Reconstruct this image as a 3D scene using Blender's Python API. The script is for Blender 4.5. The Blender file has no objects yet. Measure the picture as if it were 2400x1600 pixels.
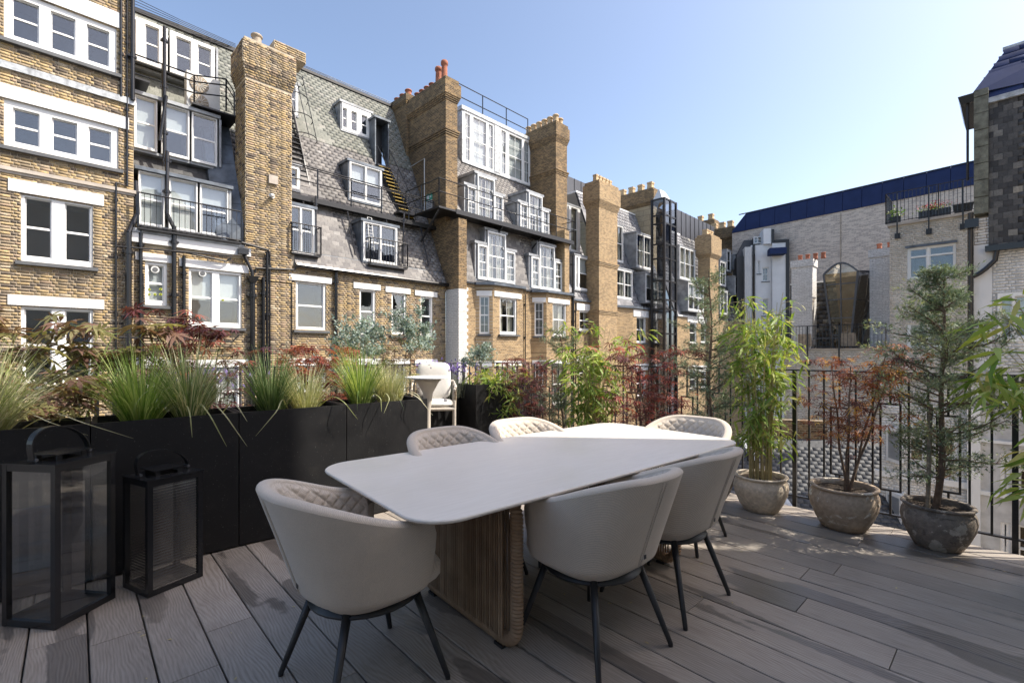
import bpy, math, random
import numpy as np
from mathutils import Vector, Matrix
random.seed(7); rng = np.random.default_rng(7)
C = bpy.context.scene.collection
scn = bpy.context.scene
R = math.radians

# ---------------------------------------------------------------- camera, sky, sun, exposure
H = 1.35; FOC = 1100.0; HV = 825.0
cam = bpy.data.cameras.new('camera'); co = bpy.data.objects.new('camera', cam); C.objects.link(co)
co.location = (0, 0, H); co.rotation_euler = (R(90), 0, 0)
cam.lens = 16.5; cam.sensor_width = 36; cam.sensor_fit = 'HORIZONTAL'; cam.shift_y = 25/2400; cam.clip_end = 2000; cam.clip_start = .05
scn.camera = co
SUN_AZ_X, SUN_AZ_Y, SUN_EL = .9955, -.095, 50.0
w = bpy.data.worlds.new('World'); scn.world = w; w.use_nodes = True
nt = w.node_tree; bg = nt.nodes['Background']
sky = nt.nodes.new('ShaderNodeTexSky'); sky.sky_type = 'NISHITA'; sky.sun_disc = False
sky.sun_elevation = R(SUN_EL); sky.sun_rotation = math.atan2(SUN_AZ_X, SUN_AZ_Y)
sky.altitude = 0; sky.air_density = 0.8; sky.dust_density = 2.0; sky.ozone_density = 4.0
tint = nt.nodes.new('ShaderNodeMix'); tint.data_type = 'RGBA'; tint.blend_type = 'MULTIPLY'; tint.inputs[0].default_value = 1
tint.inputs[7].default_value = (1.13, .99, .85, 1); nt.links.new(sky.outputs[0], tint.inputs[6]); nt.links.new(tint.outputs[2], bg.inputs[0]); bg.inputs[1].default_value = 0.15
sl = bpy.data.lights.new('sun', 'SUN'); so = bpy.data.objects.new('sun', sl); C.objects.link(so)
sl.energy = 3.0; sl.angle = R(.5); sl.color = (1, .93, .82)
sd = Vector((SUN_AZ_X*math.cos(R(SUN_EL)), SUN_AZ_Y*math.cos(R(SUN_EL)), math.sin(R(SUN_EL))))
so.rotation_euler = sd.to_track_quat('Z', 'Y').to_euler()
so.location = sd*60
scn.view_settings.view_transform = 'Standard'; scn.view_settings.look = 'None'
scn.view_settings.gamma = 1; scn.view_settings.use_curve_mapping = False
scn.view_settings.exposure = 1.25
scn.cycles.max_bounces = 8; scn.cycles.transparent_max_bounces = 16
scn.cycles.diffuse_bounces = 3; scn.cycles.glossy_bounces = 4; scn.cycles.transmission_bounces = 6
scn.cycles.use_denoising = True
scn.cycles.caustics_reflective = False; scn.cycles.caustics_refractive = False

# ---------------------------------------------------------------- materials
MATS = {}
class NT:
    def __init__(s, name):
        s.m = bpy.data.materials.new(name); s.m.use_nodes = True; s.t = s.m.node_tree
        s.b = s.t.nodes['Principled BSDF']; s.out = s.t.nodes['Material Output']
    def n(s, typ, **kw):
        x = s.t.nodes.new('ShaderNode'+typ)
        for k, v in kw.items():
            if k.startswith('i_'):
                key = k[2:]; key = int(key) if key.isdigit() else key.replace('_', ' ')
                x.inputs[key].default_value = v
            else: setattr(x, k, v)
        return x
    def l(s, a, b): s.t.links.new(a, b)
    def pos(s, scale=(1, 1, 1), rot=(0, 0, 0), obj=False):
        src = s.n('TexCoord').outputs['Object'] if obj else s.n('NewGeometry').outputs['Position']
        m = s.n('Mapping'); m.inputs['Scale'].default_value = scale; m.inputs['Rotation'].default_value = rot
        s.l(src, m.inputs['Vector']); return m.outputs[0]
    def noise(s, scale, detail=4, vec=None, rough=.55, dist=0):
        x = s.n('TexNoise'); x.inputs['Scale'].default_value = scale; x.inputs['Detail'].default_value = detail
        x.inputs['Roughness'].default_value = rough; x.inputs['Distortion'].default_value = dist
        s.l(vec if vec is not None else s.pos(), x.inputs['Vector']); return x.outputs['Fac']
    def ramp(s, fac, stops, interp='LINEAR'):
        r = s.n('ValToRGB'); cr = r.color_ramp; cr.interpolation = interp
        while len(cr.elements) < len(stops): cr.elements.new(.5)
        for e, (p, c) in zip(cr.elements, stops):
            e.position = p; e.color = (*c, 1) if len(c) == 3 else c
        s.l(fac, r.inputs[0]); return r.outputs[0]
    def mix(s, fac, a, b, mode='MIX'):
        x = s.n('Mix', data_type='RGBA', blend_type=mode)
        for sock, v in ((x.inputs[0], fac), (x.inputs[6], a), (x.inputs[7], b)):
            if hasattr(v, 'is_linked') or hasattr(v, 'node'): s.l(v, sock)
            elif isinstance(v, (int, float)): sock.default_value = v if sock == x.inputs[0] else (v, v, v, 1)
            else: sock.default_value = (*v, 1)
        return x.outputs[2]
    def math(s, op, a, b=0.0):
        x = s.n('Math', operation=op)
        for i, v in enumerate((a, b)):
            if hasattr(v, 'node'): s.l(v, x.inputs[i])
            else: x.inputs[i].default_value = v
        return x.outputs[0]
    def rand(s):
        return s.math('FRACT', s.math('ADD', s.n('NewGeometry').outputs['Random Per Island'], s.n('ObjectInfo').outputs['Random']))
    def bump(s, h, strength=.3, dist=.01):
        x = s.n('Bump'); x.inputs['Strength'].default_value = strength; x.inputs['Distance'].default_value = dist
        s.l(h, x.inputs['Height']); s.l(x.outputs[0], s.b.inputs['Normal'])
    def col(s, c): s.l(c, s.b.inputs['Base Color'])
    def set(s, **kw):
        for k, v in kw.items(): s.b.inputs[k.replace('_', ' ')].default_value = v

def simple(name, c, rough=.6, metal=0, var=.15, vs=6, bump=0, bs=60, bd=.003, spec=.5, rv=0):
    m = NT(name); f = m.noise(vs, 5)
    lo = tuple(x*(1-var) for x in c); hi = tuple(min(1, x*(1+var)) for x in c)
    m.col(m.ramp(f, [(.3, lo), (.7, hi)]))
    m.set(Roughness=rough, Metallic=metal, Specular_IOR_Level=spec)
    if rv: m.l(m.ramp(m.noise(vs*2.3, 4), [(.35, (rough-rv,)*3), (.65, (min(1, rough+rv),)*3)]), m.b.inputs['Roughness'])
    if bump: m.bump(m.noise(bs, 4), bump, bd)
    MATS[name] = m.m; return m.m

def island(name, stops, rough=.85, stain=None, stain_amt=.5, bump=.5, bs=45, spec=.3, vstain=.6):
    """loose pieces (bricks, slates): one colour per piece, grain inside it, weather stains over many"""
    m = NT(name)
    c = m.ramp(m.rand(), stops, 'LINEAR')
    g = m.ramp(m.noise(28, 5), [(.3, (.72,)*3), (.7, (1.18,)*3)])
    c = m.mix(1.0, c, g, 'MULTIPLY')
    if stain:
        f = m.ramp(m.noise(vstain, 6, rough=.65), [(.48, (0,)*3), (.68, (1,)*3)])
        f = m.math('MULTIPLY', f, stain_amt)
        c = m.mix(f, c, stain)
    m.col(c); m.set(Roughness=rough, Specular_IOR_Level=spec)
    m.bump(m.noise(bs, 5), bump, .006)
    MATS[name] = m.m; return m.m

def bricktex(name, c1, c2, mortar, dark=(.03, .027, .022), bw=.225, rh=.075, msize=.009, dark_amt=.5, rough=.9, bump=.6, stain=.5, ms=.1):
    m = NT(name)
    sep = m.n('SeparateXYZ'); m.l(m.n('TexCoord').outputs['Object'], sep.inputs[0])
    u = m.math('ADD', sep.outputs[0], sep.outputs[1]); cb = m.n('CombineXYZ'); m.l(u, cb.inputs[0]); m.l(sep.outputs[2], cb.inputs[1])
    b = m.n('TexBrick'); m.l(cb.outputs[0], b.inputs['Vector'])
    b.inputs['Scale'].default_value = 1; b.inputs['Brick Width'].default_value = bw; b.inputs['Row Height'].default_value = rh
    b.inputs['Mortar Size'].default_value = msize; b.inputs['Mortar Smooth'].default_value = ms
    b.inputs['Color1'].default_value = (*c1, 1); b.inputs['Color2'].default_value = (*c2, 1); b.inputs['Mortar'].default_value = (*mortar, 1)
    # per brick darkness: sample white noise on a cell grid aligned with the courses
    row = m.math('FLOOR', m.math('DIVIDE', sep.outputs[2], rh))
    half = m.math('MULTIPLY', m.math('MODULO', m.math('ABSOLUTE', row), 2.0), bw*.5)
    cell = m.math('FLOOR', m.math('DIVIDE', m.math('ADD', u, half), bw))
    cv = m.n('CombineXYZ'); m.l(cell, cv.inputs[0]); m.l(row, cv.inputs[1])
    wn = m.n('TexWhiteNoise', noise_dimensions='2D'); m.l(cv.outputs[0], wn.inputs['Vector'])
    k = m.ramp(wn.outputs[0], [(0, (0,)*3), (.55, (.0,)*3), (.62, (1,)*3), (1, (1,)*3)])
    k = m.math('MULTIPLY', k, dark_amt)
    k = m.math('MULTIPLY', k, m.math('SUBTRACT', 1.0, b.outputs['Fac']))
    c = m.mix(k, b.outputs['Color'], dark)
    f = m.ramp(m.noise(.55, 6, rough=.65), [(.42, (0,)*3), (.7, (1,)*3)])
    c = m.mix(m.math('MULTIPLY', f, stain), c, m.mix(.8, c, dark))
    c = m.mix(1.0, c, m.ramp(m.noise(16, 4), [(.3, (.8,)*3), (.7, (1.15,)*3)]), 'MULTIPLY')
    m.col(c); m.set(Roughness=rough, Specular_IOR_Level=.25)
    m.bump(m.math('SUBTRACT', 1.0, b.outputs['Fac']), bump, .01)
    MATS[name] = m.m; return m.m

island('stock_brick', [(0, (.10, .08, .065)), (.1, (.19, .15, .11)), (.22, (.30, .235, .155)), (.45, (.40, .29, .145)), (.65, (.46, .34, .18)), (.8, (.40, .32, .21)), (.9, (.34, .24, .16)), (1, (.49, .41, .29))],
       stain=(.12, .10, .075), stain_amt=.6, vstain=.85)
island('stock_brick_dark', [(0, (.05, .04, .03)), (.3, (.13, .09, .06)), (.5, (.30, .20, .10)), (.75, (.42, .29, .13)), (1, (.34, .21, .11))], stain=(.04, .035, .03), stain_amt=.75, vstain=.4)
island('grey_brick', [(0, (.54, .50, .43)), (.5, (.66, .61, .53)), (1, (.74, .69, .61))], stain=(.42, .39, .33), stain_amt=.5, vstain=.9)
island('white_brick', [(0, (.66, .65, .62)), (.5, (.74, .73, .70)), (1, (.82, .81, .78))], stain=(.42, .42, .41), stain_amt=.35)
island('slate_green', [(0, (.17, .178, .155)), (.5, (.21, .215, .185)), (.85, (.245, .25, .22)), (1, (.27, .26, .23))], rough=.7, stain=(.1, .1, .08), stain_amt=.4, bump=.1, bs=30)
island('slate_purple', [(0, (.15, .142, .14)), (.5, (.20, .19, .18)), (.85, (.24, .225, .21)), (1, (.30, .29, .275))], rough=.65, stain=(.09, .085, .08), stain_amt=.4, bump=.1, bs=30)
island('slate_dark', [(0, (.045, .045, .047)), (.5, (.075, .075, .076)), (.85, (.11, .108, .105)), (.95, (.2, .195, .18)), (1, (.27, .25, .21))], rough=.6, stain=(.03, .03, .03), stain_amt=.4, bump=.1, bs=30)
island('slate_shaded', [(0, (.06, .063, .068)), (.5, (.075, .079, .085)), (1, (.105, .108, .112))], rough=.6, stain=(.08, .08, .08), stain_amt=.3, bump=.1, bs=30)  # dark tone stands in for shade from the buildings on the right
island('slate_grey', [(0, (.17, .17, .18)), (.5, (.235, .235, .245)), (1, (.31, .31, .315))], rough=.6, stain=(.13, .13, .14), stain_amt=.3, bump=.1, bs=30)
simple('mortar', (.44, .38, .285), .95, var=.2, vs=3, bump=.4, bs=150)
simple('mortar_dark', (.2, .165, .125), .95, var=.3, vs=2, bump=.4, bs=150)
simple('mortar_grey', (.50, .47, .41), .95, var=.2, vs=3)
simple('mortar_white', (.50, .495, .48), .95, var=.2, vs=3)
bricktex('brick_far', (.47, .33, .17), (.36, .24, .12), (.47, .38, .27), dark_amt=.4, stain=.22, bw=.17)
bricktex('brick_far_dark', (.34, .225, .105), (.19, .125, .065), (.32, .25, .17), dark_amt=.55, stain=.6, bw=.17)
bricktex('brick_painted', (.72, .71, .68), (.66, .65, .62), (.5, .49, .47), dark=(.5, .49, .46), dark_amt=.15, stain=.2)
bricktex('brick_beige', (.66, .57, .48), (.60, .52, .44), (.66, .58, .50), dark=(.32, .27, .24), dark_amt=.6, stain=.08, bw=.36, rh=.1, msize=.01)
bricktex('brick_white_chimney', (.80, .79, .76), (.76, .75, .72), (.55, .54, .51), dark=(.4, .39, .36), dark_amt=.2, stain=.3)
bricktex('ashlar', (.50, .41, .27), (.44, .35, .22), (.3, .24, .16), dark=(.2, .15, .1), dark_amt=.1, stain=.3, bw=1.0, rh=.42, msize=.02)
simple('white_paint', (.78, .78, .76), .45, var=.05, vs=2, bump=.1, bs=30)
simple('white_stucco', (.74, .74, .73), .85, var=.06, vs=1.2, bump=.2, bs=80)
simple('sill_paint', (.10, .105, .11), .6, var=.2, vs=5)
simple('stone', (.45, .40, .34), .9, var=.15, vs=4, bump=.4, bs=40)
simple('lead', (.30, .315, .33), .55, metal=.25, var=.35, vs=2.5, bump=.25, bs=9, bd=.02)
simple('lead_dark', (.12, .14, .165), .5, metal=.3, var=.4, vs=3, bump=.3, bs=9, bd=.02)
simple('zinc_weathered', (.42, .44, .45), .5, metal=.2, var=.4, vs=7)
simple('black_metal', (.014, .0145, .016), .24, var=.05)
simple('black_iron', (.017, .017, .018), .4, var=.3, vs=20)
simple('grey_steel', (.09, .095, .105), .45, metal=.4, var=.2, vs=5)
simple('yellow_tread', (.42, .29, .05), .6, var=.2)
simple('terracotta', (.34, .125, .07), .85, var=.3, vs=8, bump=.3)
simple('buff_pot', (.52, .38, .22), .85, var=.3, vs=8, bump=.3)
simple('clay_pot_tan', (.36, .30, .23), .85, var=.3, vs=8, bump=.3)
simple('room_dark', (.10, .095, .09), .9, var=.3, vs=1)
simple('blind', (.62, .61, .56), .8, var=.05, vs=1)
simple('curtain', (.52, .47, .36), .9, var=.12, vs=4)
simple('navy_panel', (.018, .032, .095), .75, spec=.25, var=.12, vs=1.5)
simple('zinc_panel', (.06, .063, .072), .5, metal=.1, var=.15, vs=1.2)
simple('ac_white', (.66, .66, .63), .5, var=.05)
simple('green_sign', (.05, .42, .28), .5, var=.05)
simple('moss_stone', (.15, .155, .125), .95, var=.45, vs=6, bump=.8, bs=25, bd=.02)
simple('ground', (.13, .125, .12), .95, var=.2, vs=.6)
simple('soil', (.05, .036, .025), 1, var=.5, vs=40, bump=1, bs=70, bd=.02)
simple('bark', (.16, .11, .075), .95, var=.35, vs=40, bump=.6, bs=80)
simple('bark_grey', (.25, .2, .14), .95, var=.35, vs=40, bump=.6, bs=80)
simple('bark_green', (.2, .26, .08), .7, var=.3, vs=30)
simple('cane', (.44, .36, .17), .55, var=.35, vs=18)
simple('rubber', (.02, .02, .02), .7, var=.1)
simple('yellow_vent', (.55, .6, .05), .5, var=.1)
simple('red_flower', (.55, .03, .04), .6, var=.3, vs=30)
simple('lavender_flower', (.2, .14, .38), .7, var=.3, vs=30)
simple('cream_bounce', (.80, .70, .56), .9, var=.04)  # pale warm tone of the unseen walls, chosen to bounce light onto the deck

def glass(name, tint=(.9, .93, .95), ior=1.6, rough=.02, wav=.25, tr=1.0):
    m = NT(name); t = m.t
    t.nodes.remove(m.b)
    g = m.n('BsdfGlossy'); g.inputs['Color'].default_value = (1, 1, 1, 1); g.inputs['Roughness'].default_value = rough
    tr_ = m.n('BsdfTransparent'); tr_.inputs['Color'].default_value = (*tint, 1)
    bp = m.n('Bump'); bp.inputs['Strength'].default_value = wav; bp.inputs['Distance'].default_value = .02
    m.l(m.noise(1.3, 2), bp.inputs['Height']); m.l(bp.outputs[0], g.inputs['Normal'])
    ge = m.n('NewGeometry'); dt = m.n('VectorMath', operation='DOT_PRODUCT'); m.l(ge.outputs['Incoming'], dt.inputs[0]); m.l(ge.outputs['Normal'], dt.inputs[1])
    f0 = ((ior-1)/(ior+1))**2
    k = m.math('POWER', m.math('SUBTRACT', 1.0, m.math('ABSOLUTE', dt.outputs['Value'])), 5.0)
    fac = m.math('ADD', f0, m.math('MULTIPLY', k, 1-f0))
    mx = m.n('MixShader'); m.l(fac, mx.inputs[0]); m.l(tr_.outputs[0], mx.inputs[1]); m.l(g.outputs[0], mx.inputs[2])
    m.l(mx.outputs[0], m.out.inputs['Surface']); MATS[name] = m.m; return m.m
glass('window_glass', ior=1.8, wav=.35)
glass('clear_glass', tint=(.9, .9, .88), ior=2.1, wav=.0)
glass('smoke_glass', tint=(.8, .79, .76), ior=2.6, wav=.0, rough=.12)
glass('lift_glass', tint=(.6, .62, .65), ior=1.7, wav=.1)
glass('brown_reflection_glass', tint=(.75, .66, .5), ior=1.9, wav=.8)  # brown tint stands in for golden reflections on the conservatory panes

def leafmat(name, stops, trans=.35, rough=.5):
    m = NT(name); c = m.ramp(m.rand(), stops)
    c = m.mix(1.0, c, m.ramp(m.noise(3.5, 3), [(.3, (.75,)*3), (.7, (1.2,)*3)]), 'MULTIPLY')
    m.col(c); m.set(Roughness=rough, Specular_IOR_Level=.4)
    tl = m.n('BsdfTranslucent'); m.l(m.mix(1.0, c, (1.35, 1.3, .7), 'MULTIPLY'), tl.inputs[0])
    mx = m.n('MixShader'); mx.inputs[0].default_value = trans
    m.l(m.b.outputs[0], mx.inputs[1]); m.l(tl.outputs[0], mx.inputs[2]); m.l(mx.outputs[0], m.out.inputs[0])
    MATS[name] = m.m
leafmat('bamboo_leaf', [(0, (.14, .24, .04)), (.4, (.26, .38, .07)), (.8, (.42, .48, .12)), (1, (.55, .50, .2))])
leafmat('bamboo_leaf_dark', [(0, (.05, .12, .025)), (.5, (.11, .21, .04)), (.9, (.2, .28, .07)), (1, (.4, .34, .15))])
leafmat('maple_purple', [(0, (.08, .03, .04)), (.5, (.14, .05, .06)), (.8, (.22, .07, .06)), (1, (.36, .10, .06))], trans=.28)
leafmat('maple_red', [(0, (.09, .03, .035)), (.45, (.17, .05, .055)), (.8, (.27, .065, .055)), (1, (.46, .09, .06))], trans=.28)
leafmat('maple_orange', [(0, (.07, .022, .025)), (.4, (.15, .04, .035)), (.65, (.33, .09, .03)), (.85, (.55, .22, .05)), (1, (.55, .38, .08))])
leafmat('maple_bronze', [(0, (.13, .07, .055)), (.4, (.22, .13, .10)), (.7, (.24, .22, .09)), (1, (.34, .33, .16))])
leafmat('maple_rust', [(0, (.12, .03, .025)), (.5, (.24, .06, .04)), (1, (.38, .13, .08))])
leafmat('juniper_leaf', [(0, (.12, .17, .10)), (.5, (.22, .29, .18)), (.85, (.32, .38, .25)), (1, (.42, .42, .26))], trans=.15, rough=.7)
leafmat('juniper_tip', [(0, (.22, .27, .13)), (1, (.42, .44, .26))], trans=.3, rough=.7)
leafmat('eucalyptus_leaf', [(0, (.16, .23, .20)), (.5, (.28, .36, .32)), (1, (.44, .50, .45))], trans=.2, rough=.6)
leafmat('grass_green', [(0, (.09, .19, .03)), (.5, (.31, .42, .11)), (1, (.56, .62, .27))], trans=.45)
leafmat('grass_dark', [(0, (.07, .13, .04)), (.5, (.16, .25, .09)), (1, (.34, .40, .2))], trans=.35)
leafmat('grass_cream', [(0, (.28, .32, .12)), (.5, (.52, .52, .31)), (1, (.72, .68, .50))], trans=.35)
leafmat('olive_leaf', [(0, (.08, .13, .04)), (1, (.24, .30, .12))], trans=.3)
leafmat('lavender_leaf', [(0, (.14, .17, .12)), (1, (.28, .3, .24))], trans=.2)
M = MATS

# ---------------------------------------------------------------- geometry helpers
class MB:
    def __init__(s): s.v = []; s.f = []
    def add(s, vs, fs):
        o = len(s.v); s.v += [tuple(v) for v in vs]; s.f += [tuple(i+o for i in f) for f in fs]; return s
    def box(s, x0, x1, y0, y1, z0, z1):
        if x1 < x0: x0, x1 = x1, x0
        if y1 < y0: y0, y1 = y1, y0
        if z1 < z0: z0, z1 = z1, z0
        return s.add([(x0, y0, z0), (x1, y0, z0), (x1, y1, z0), (x0, y1, z0), (x0, y0, z1), (x1, y0, z1), (x1, y1, z1), (x0, y1, z1)],
                     [(0, 3, 2, 1), (4, 5, 6, 7), (0, 1, 5, 4), (1, 2, 6, 5), (2, 3, 7, 6), (3, 0, 4, 7)])
    def hexa(s, p):   # 8 corners: 4 bottom ring, 4 top ring
        return s.add(p, [(0, 3, 2, 1), (4, 5, 6, 7), (0, 1, 5, 4), (1, 2, 6, 5), (2, 3, 7, 6), (3, 0, 4, 7)])
    def bar(s, a, b, w, h=None):
        a = Vector(a); b = Vector(b); d = (b-a).normalized(); h = h or w
        up = Vector((0, 0, 1)) if abs(d.z) < .95 else Vector((0, 1, 0))
        x = d.cross(up).normalized()*w/2; y = x.cross(d).normalized()*h/2
        return s.hexa([a-x-y, a+x-y, b+x-y, b-x-y, a-x+y, a+x+y, b+x+y, b-x+y])
    def tube(s, pts, r, n=8, cap=True):
        pts = [Vector(p) for p in pts]; rs = r if isinstance(r, (list, tuple)) else [r]*len(pts)
        o = len(s.v); prev = None
        for i, p in enumerate(pts):
            t = (pts[min(i+1, len(pts)-1)]-pts[max(i-1, 0)]).normalized()
            if prev is None:
                u = t.cross(Vector((0, 0, 1)) if abs(t.z) < .9 else Vector((1, 0, 0))).normalized()
            else: u = (prev-t*prev.dot(t)).normalized()
            prev = u; w_ = t.cross(u)
            for k in range(n):
                a = 2*math.pi*k/n; s.v.append(tuple(p+(u*math.cos(a)+w_*math.sin(a))*rs[i]))
        for i in range(len(pts)-1):
            for k in range(n):
                a = o+i*n+k; b = o+i*n+(k+1) % n; s.f.append((a, b, b+n, a+n))
        if cap:
            s.f.append(tuple(o+k for k in range(n))[::-1]); s.f.append(tuple(o+(len(pts)-1)*n+k for k in range(n)))
        return s
    def lathe(s, prof, n=32, c=(0, 0, 0), wob=0):
        o = len(s.v)
        ph = [random.random()*6.28 for _ in range(3)]
        for r, z in prof:
            for k in range(n):
                a = 2*math.pi*k/n; rr = r*(1+wob*(math.sin(2*a+ph[0])+.6*math.sin(3*a+ph[1]+z*9)))
                s.v.append((c[0]+rr*math.cos(a), c[1]+rr*math.sin(a), c[2]+z))
        for i in range(len(prof)-1):
            for k in range(n):
                a = o+i*n+k; b = o+i*n+(k+1) % n; s.f.append((a, b, b+n, a+n))
        s.f.append(tuple(o+k for k in range(n))[::-1]); s.f.append(tuple(o+(len(prof)-1)*n+k for k in range(n)))
        return s
    def grid(s, fn, nu, nv, flip=False):
        o = len(s.v)
        for i in range(nu+1):
            for j in range(nv+1): s.v.append(tuple(fn(i/nu, j/nv)))
        for i in range(nu):
            for j in range(nv):
                a = o+i*(nv+1)+j; q = (a, a+nv+1, a+nv+2, a+1)
                s.f.append(q[::-1] if flip else q)
        return s

def link(name, mesh, parent=None, label=None, cat=None, group=None, kind=None):
    o = bpy.data.objects.new(name, mesh); C.objects.link(o)
    if parent: o.parent = parent
    tag(o, label, cat, group, kind); return o
def tag(o, label=None, cat=None, group=None, kind=None):
    for k, v in (('label', label), ('category', cat), ('group', group), ('kind', kind)):
        if v: o[k] = v
    return o
def mk(mb, mat, smooth=False, off=(0, 0, 0), bevel=0, name='m'):
    me = bpy.data.meshes.new(name)
    v = mb.v if off == (0, 0, 0) else [(a-off[0], b-off[1], c-off[2]) for a, b, c in mb.v]
    me.from_pydata(v, [], mb.f); me.materials.append(M[mat] if isinstance(mat, str) else mat)
    if smooth: me.polygons.foreach_set('use_smooth', [True]*len(me.polygons))
    me.update(); return me
def fastmesh(V, F, mat, smooth=False):
    me = bpy.data.meshes.new('m'); V = np.asarray(V, np.float32); F = np.asarray(F, np.int32)
    k = F.shape[1]; me.vertices.add(len(V)); me.vertices.foreach_set('co', V.ravel())
    me.loops.add(F.size); me.loops.foreach_set('vertex_index', F.ravel())
    me.polygons.add(len(F)); me.polygons.foreach_set('loop_start', np.arange(0, F.size, k, dtype=np.int32))
    me.polygons.foreach_set('loop_total', np.full(len(F), k, np.int32))
    if smooth: me.polygons.foreach_set('use_smooth', np.ones(len(F), bool))
    me.materials.append(M[mat]); me.update(calc_edges=True); return me

class Frame:
    """a plane in the place: local x along it, y into it, z up. px() reads a measured image point off that plane."""
    def __init__(s, ox, oy, ang): s.o = (ox, oy); s.a = ang; s.e = (math.cos(ang), math.sin(ang)); s.n = (-math.sin(ang), math.cos(ang))
    def px(s, u, v, d=0):
        k = (u-1200)/FOC; x0 = s.o[0]+s.n[0]*d; y0 = s.o[1]+s.n[1]*d
        t = (k*y0-x0)/(s.e[0]-k*s.e[1]); Y = y0+t*s.e[1]
        return t, H+(HV-v)/FOC*Y
    def x(s, u, d=0): return s.px(u, 0, d)[0]
    def world(s, x, y, z): return Vector((s.o[0]+s.e[0]*x+s.n[0]*y, s.o[1]+s.e[1]*x+s.n[1]*y, z))
class Thing:
    def __init__(s, name, label, cat, fr, org=(0, 0, 0), group=None):
        s.fr = fr; s.off = tuple(org)
        s.o = bpy.data.objects.new(name, None); C.objects.link(s.o); s.o.empty_display_size = .1
        s.o.location = fr.world(*org); s.o.rotation_euler = (0, 0, fr.a); tag(s.o, label, cat, group)
    def part(s, name, mb, mat, parent=None, label=None, kind=None, smooth=False):
        return link(name, mk(mb, mat, smooth, s.off), parent or s.o, label, None, None, kind)
WORLD = Frame(0, 0, 0)
def copy_tree(o, parent=None):
    c = o.copy(); C.objects.link(c)
    if parent: c.parent = parent
    for ch in o.children: copy_tree(ch, c)
    return c

CAM = np.array([0, 0, H])
UNITV = np.array([(-.5, 0, -.5), (.5, 0, -.5), (.5, 1, -.5), (-.5, 1, -.5), (-.5, 0, .5), (.5, 0, .5), (.5, 1, .5), (-.5, 1, .5)], float)
UNITF = np.array([(0, 3, 2, 1), (4, 5, 6, 7), (0, 1, 5, 4), (1, 2, 6, 5), (3, 0, 4, 7)])
_unit = {}
def unit(mat):
    if mat not in _unit:
        _unit[mat] = fastmesh(UNITV, UNITF, mat)
    return _unit[mat]
def pieces(T, parent, name, mats, mat, keep=300):
    """laid pieces: 4x4 matrices applied to a unit block; the nearest as objects, the rest one mesh"""
    if not mats: return
    A = np.array([np.array(m) for m in mats]); A[:, :3, 3] -= np.array(T.off)
    e, n = T.fr.e, T.fr.n; off = T.off
    cx = A[:, :3, 3]+np.array(off)
    wx = T.fr.o[0]+e[0]*cx[:, 0]+n[0]*cx[:, 1]; wy = T.fr.o[1]+e[1]*cx[:, 0]+n[1]*cx[:, 1]
    u = wx/np.maximum(wy, .1); vv = (cx[:, 2]-H)/np.maximum(wy, .1)
    inview = (np.abs(u) < 1.08) & (vv > -.2) & (vv < .74)
    dist = np.where(inview, wy, wy+1000)
    order = np.argsort(dist); near = order[:keep] if keep else order[:0]; near = [i for i in near if inview[i]]
    rest = np.setdiff1d(order, near)
    um = unit(mat)
    for i in near:
        o = bpy.data.objects.new(name, um); C.objects.link(o); o.parent = parent
        o.matrix_local = Matrix(A[i].tolist())
    if len(rest):
        U = np.c_[UNITV, np.ones(8)]
        V = np.einsum('nij,kj->nki', A[rest], U)[:, :, :3].reshape(-1, 3)
        F = (UNITF[None]+8*np.arange(len(rest))[:, None, None]).reshape(-1, 4)
        link(name, fastmesh(V, F, mat), parent, kind='stuff')

def cells(x0, x1, z0, z1, holes):
    xs = sorted({x0, x1, *[min(max(h[i], x0), x1) for h in holes for i in (0, 1)]})
    zs = sorted({z0, z1, *[min(max(h[i], z0), z1) for h in holes for i in (2, 3)]})
    out = []
    for i in range(len(xs)-1):
        run = None
        for j in range(len(zs)-1):
            cx = (xs[i]+xs[i+1])/2; cz = (zs[j]+zs[j+1])/2
            if any(h[0] < cx < h[1] and h[2] < cz < h[3] for h in holes):
                if run: out.append((xs[i], xs[i+1], *run)); run = None
            else: run = (run[0], zs[j+1]) if run else (zs[j], zs[j+1])
        if run: out.append((xs[i], xs[i+1], *run))
    return out
def Tm(x, y, z, sx, sy, sz, rot=None):
    m = Matrix.Translation((x, y, z))
    if rot is not None: m = m @ rot
    return m @ Matrix.Diagonal((sx, sy, sz, 1))
def lay_bricks(x0, x1, z0, z1, d, holes, bw=.225, bh=.075, j=.013, depth=.1, axis='x', proud=.0, par=0):
    """running bond; axis 'x': face looks to -y at y=d ; axis 'y': face looks to -x at x=d, x0..x1 are y values"""
    out = []; nrow = int((z1-z0)/bh)
    rotY = Matrix.Rotation(R(-90), 4, 'Z')
    for r in range(nrow):
        za = z0+r*bh; zc = za+bh/2
        free = [(x0, x1)]
        for h in holes:
            if h[2] < zc < h[3]:
                nf = []
                for a, b in free:
                    if h[1] <= a or h[0] >= b: nf.append((a, b)); continue
                    if h[0] > a: nf.append((a, h[0]))
                    if h[1] < b: nf.append((h[1], b))
                free = nf
        k0 = math.floor((x0-bw)/bw)
        x = math.floor((x0-bw)/(1.5*bw))*1.5*bw-(bw*.25 if (r+par) % 2 else 0)+random.uniform(-.01, .01)
        hd = (r+par) % 2
        while x < x1:
            bl_ = bw/2 if hd else bw; hd = 1-hd
            for a, b in free:
                p = max(x, a); q = min(x+bl_, b)
                if q-p > .045:
                    pr = proud-.004+random.uniform(-.003, .003)
                    if axis == 'x': out.append(Tm((p+q)/2, d-.012-pr, zc, q-p-j, depth, bh-j*random.uniform(.85, 1.1)))
                    else: out.append(Tm(d-.012-pr, (p+q)/2, zc, q-p-j, depth, bh-j, rotY))
            x += bl_
    return out
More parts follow.
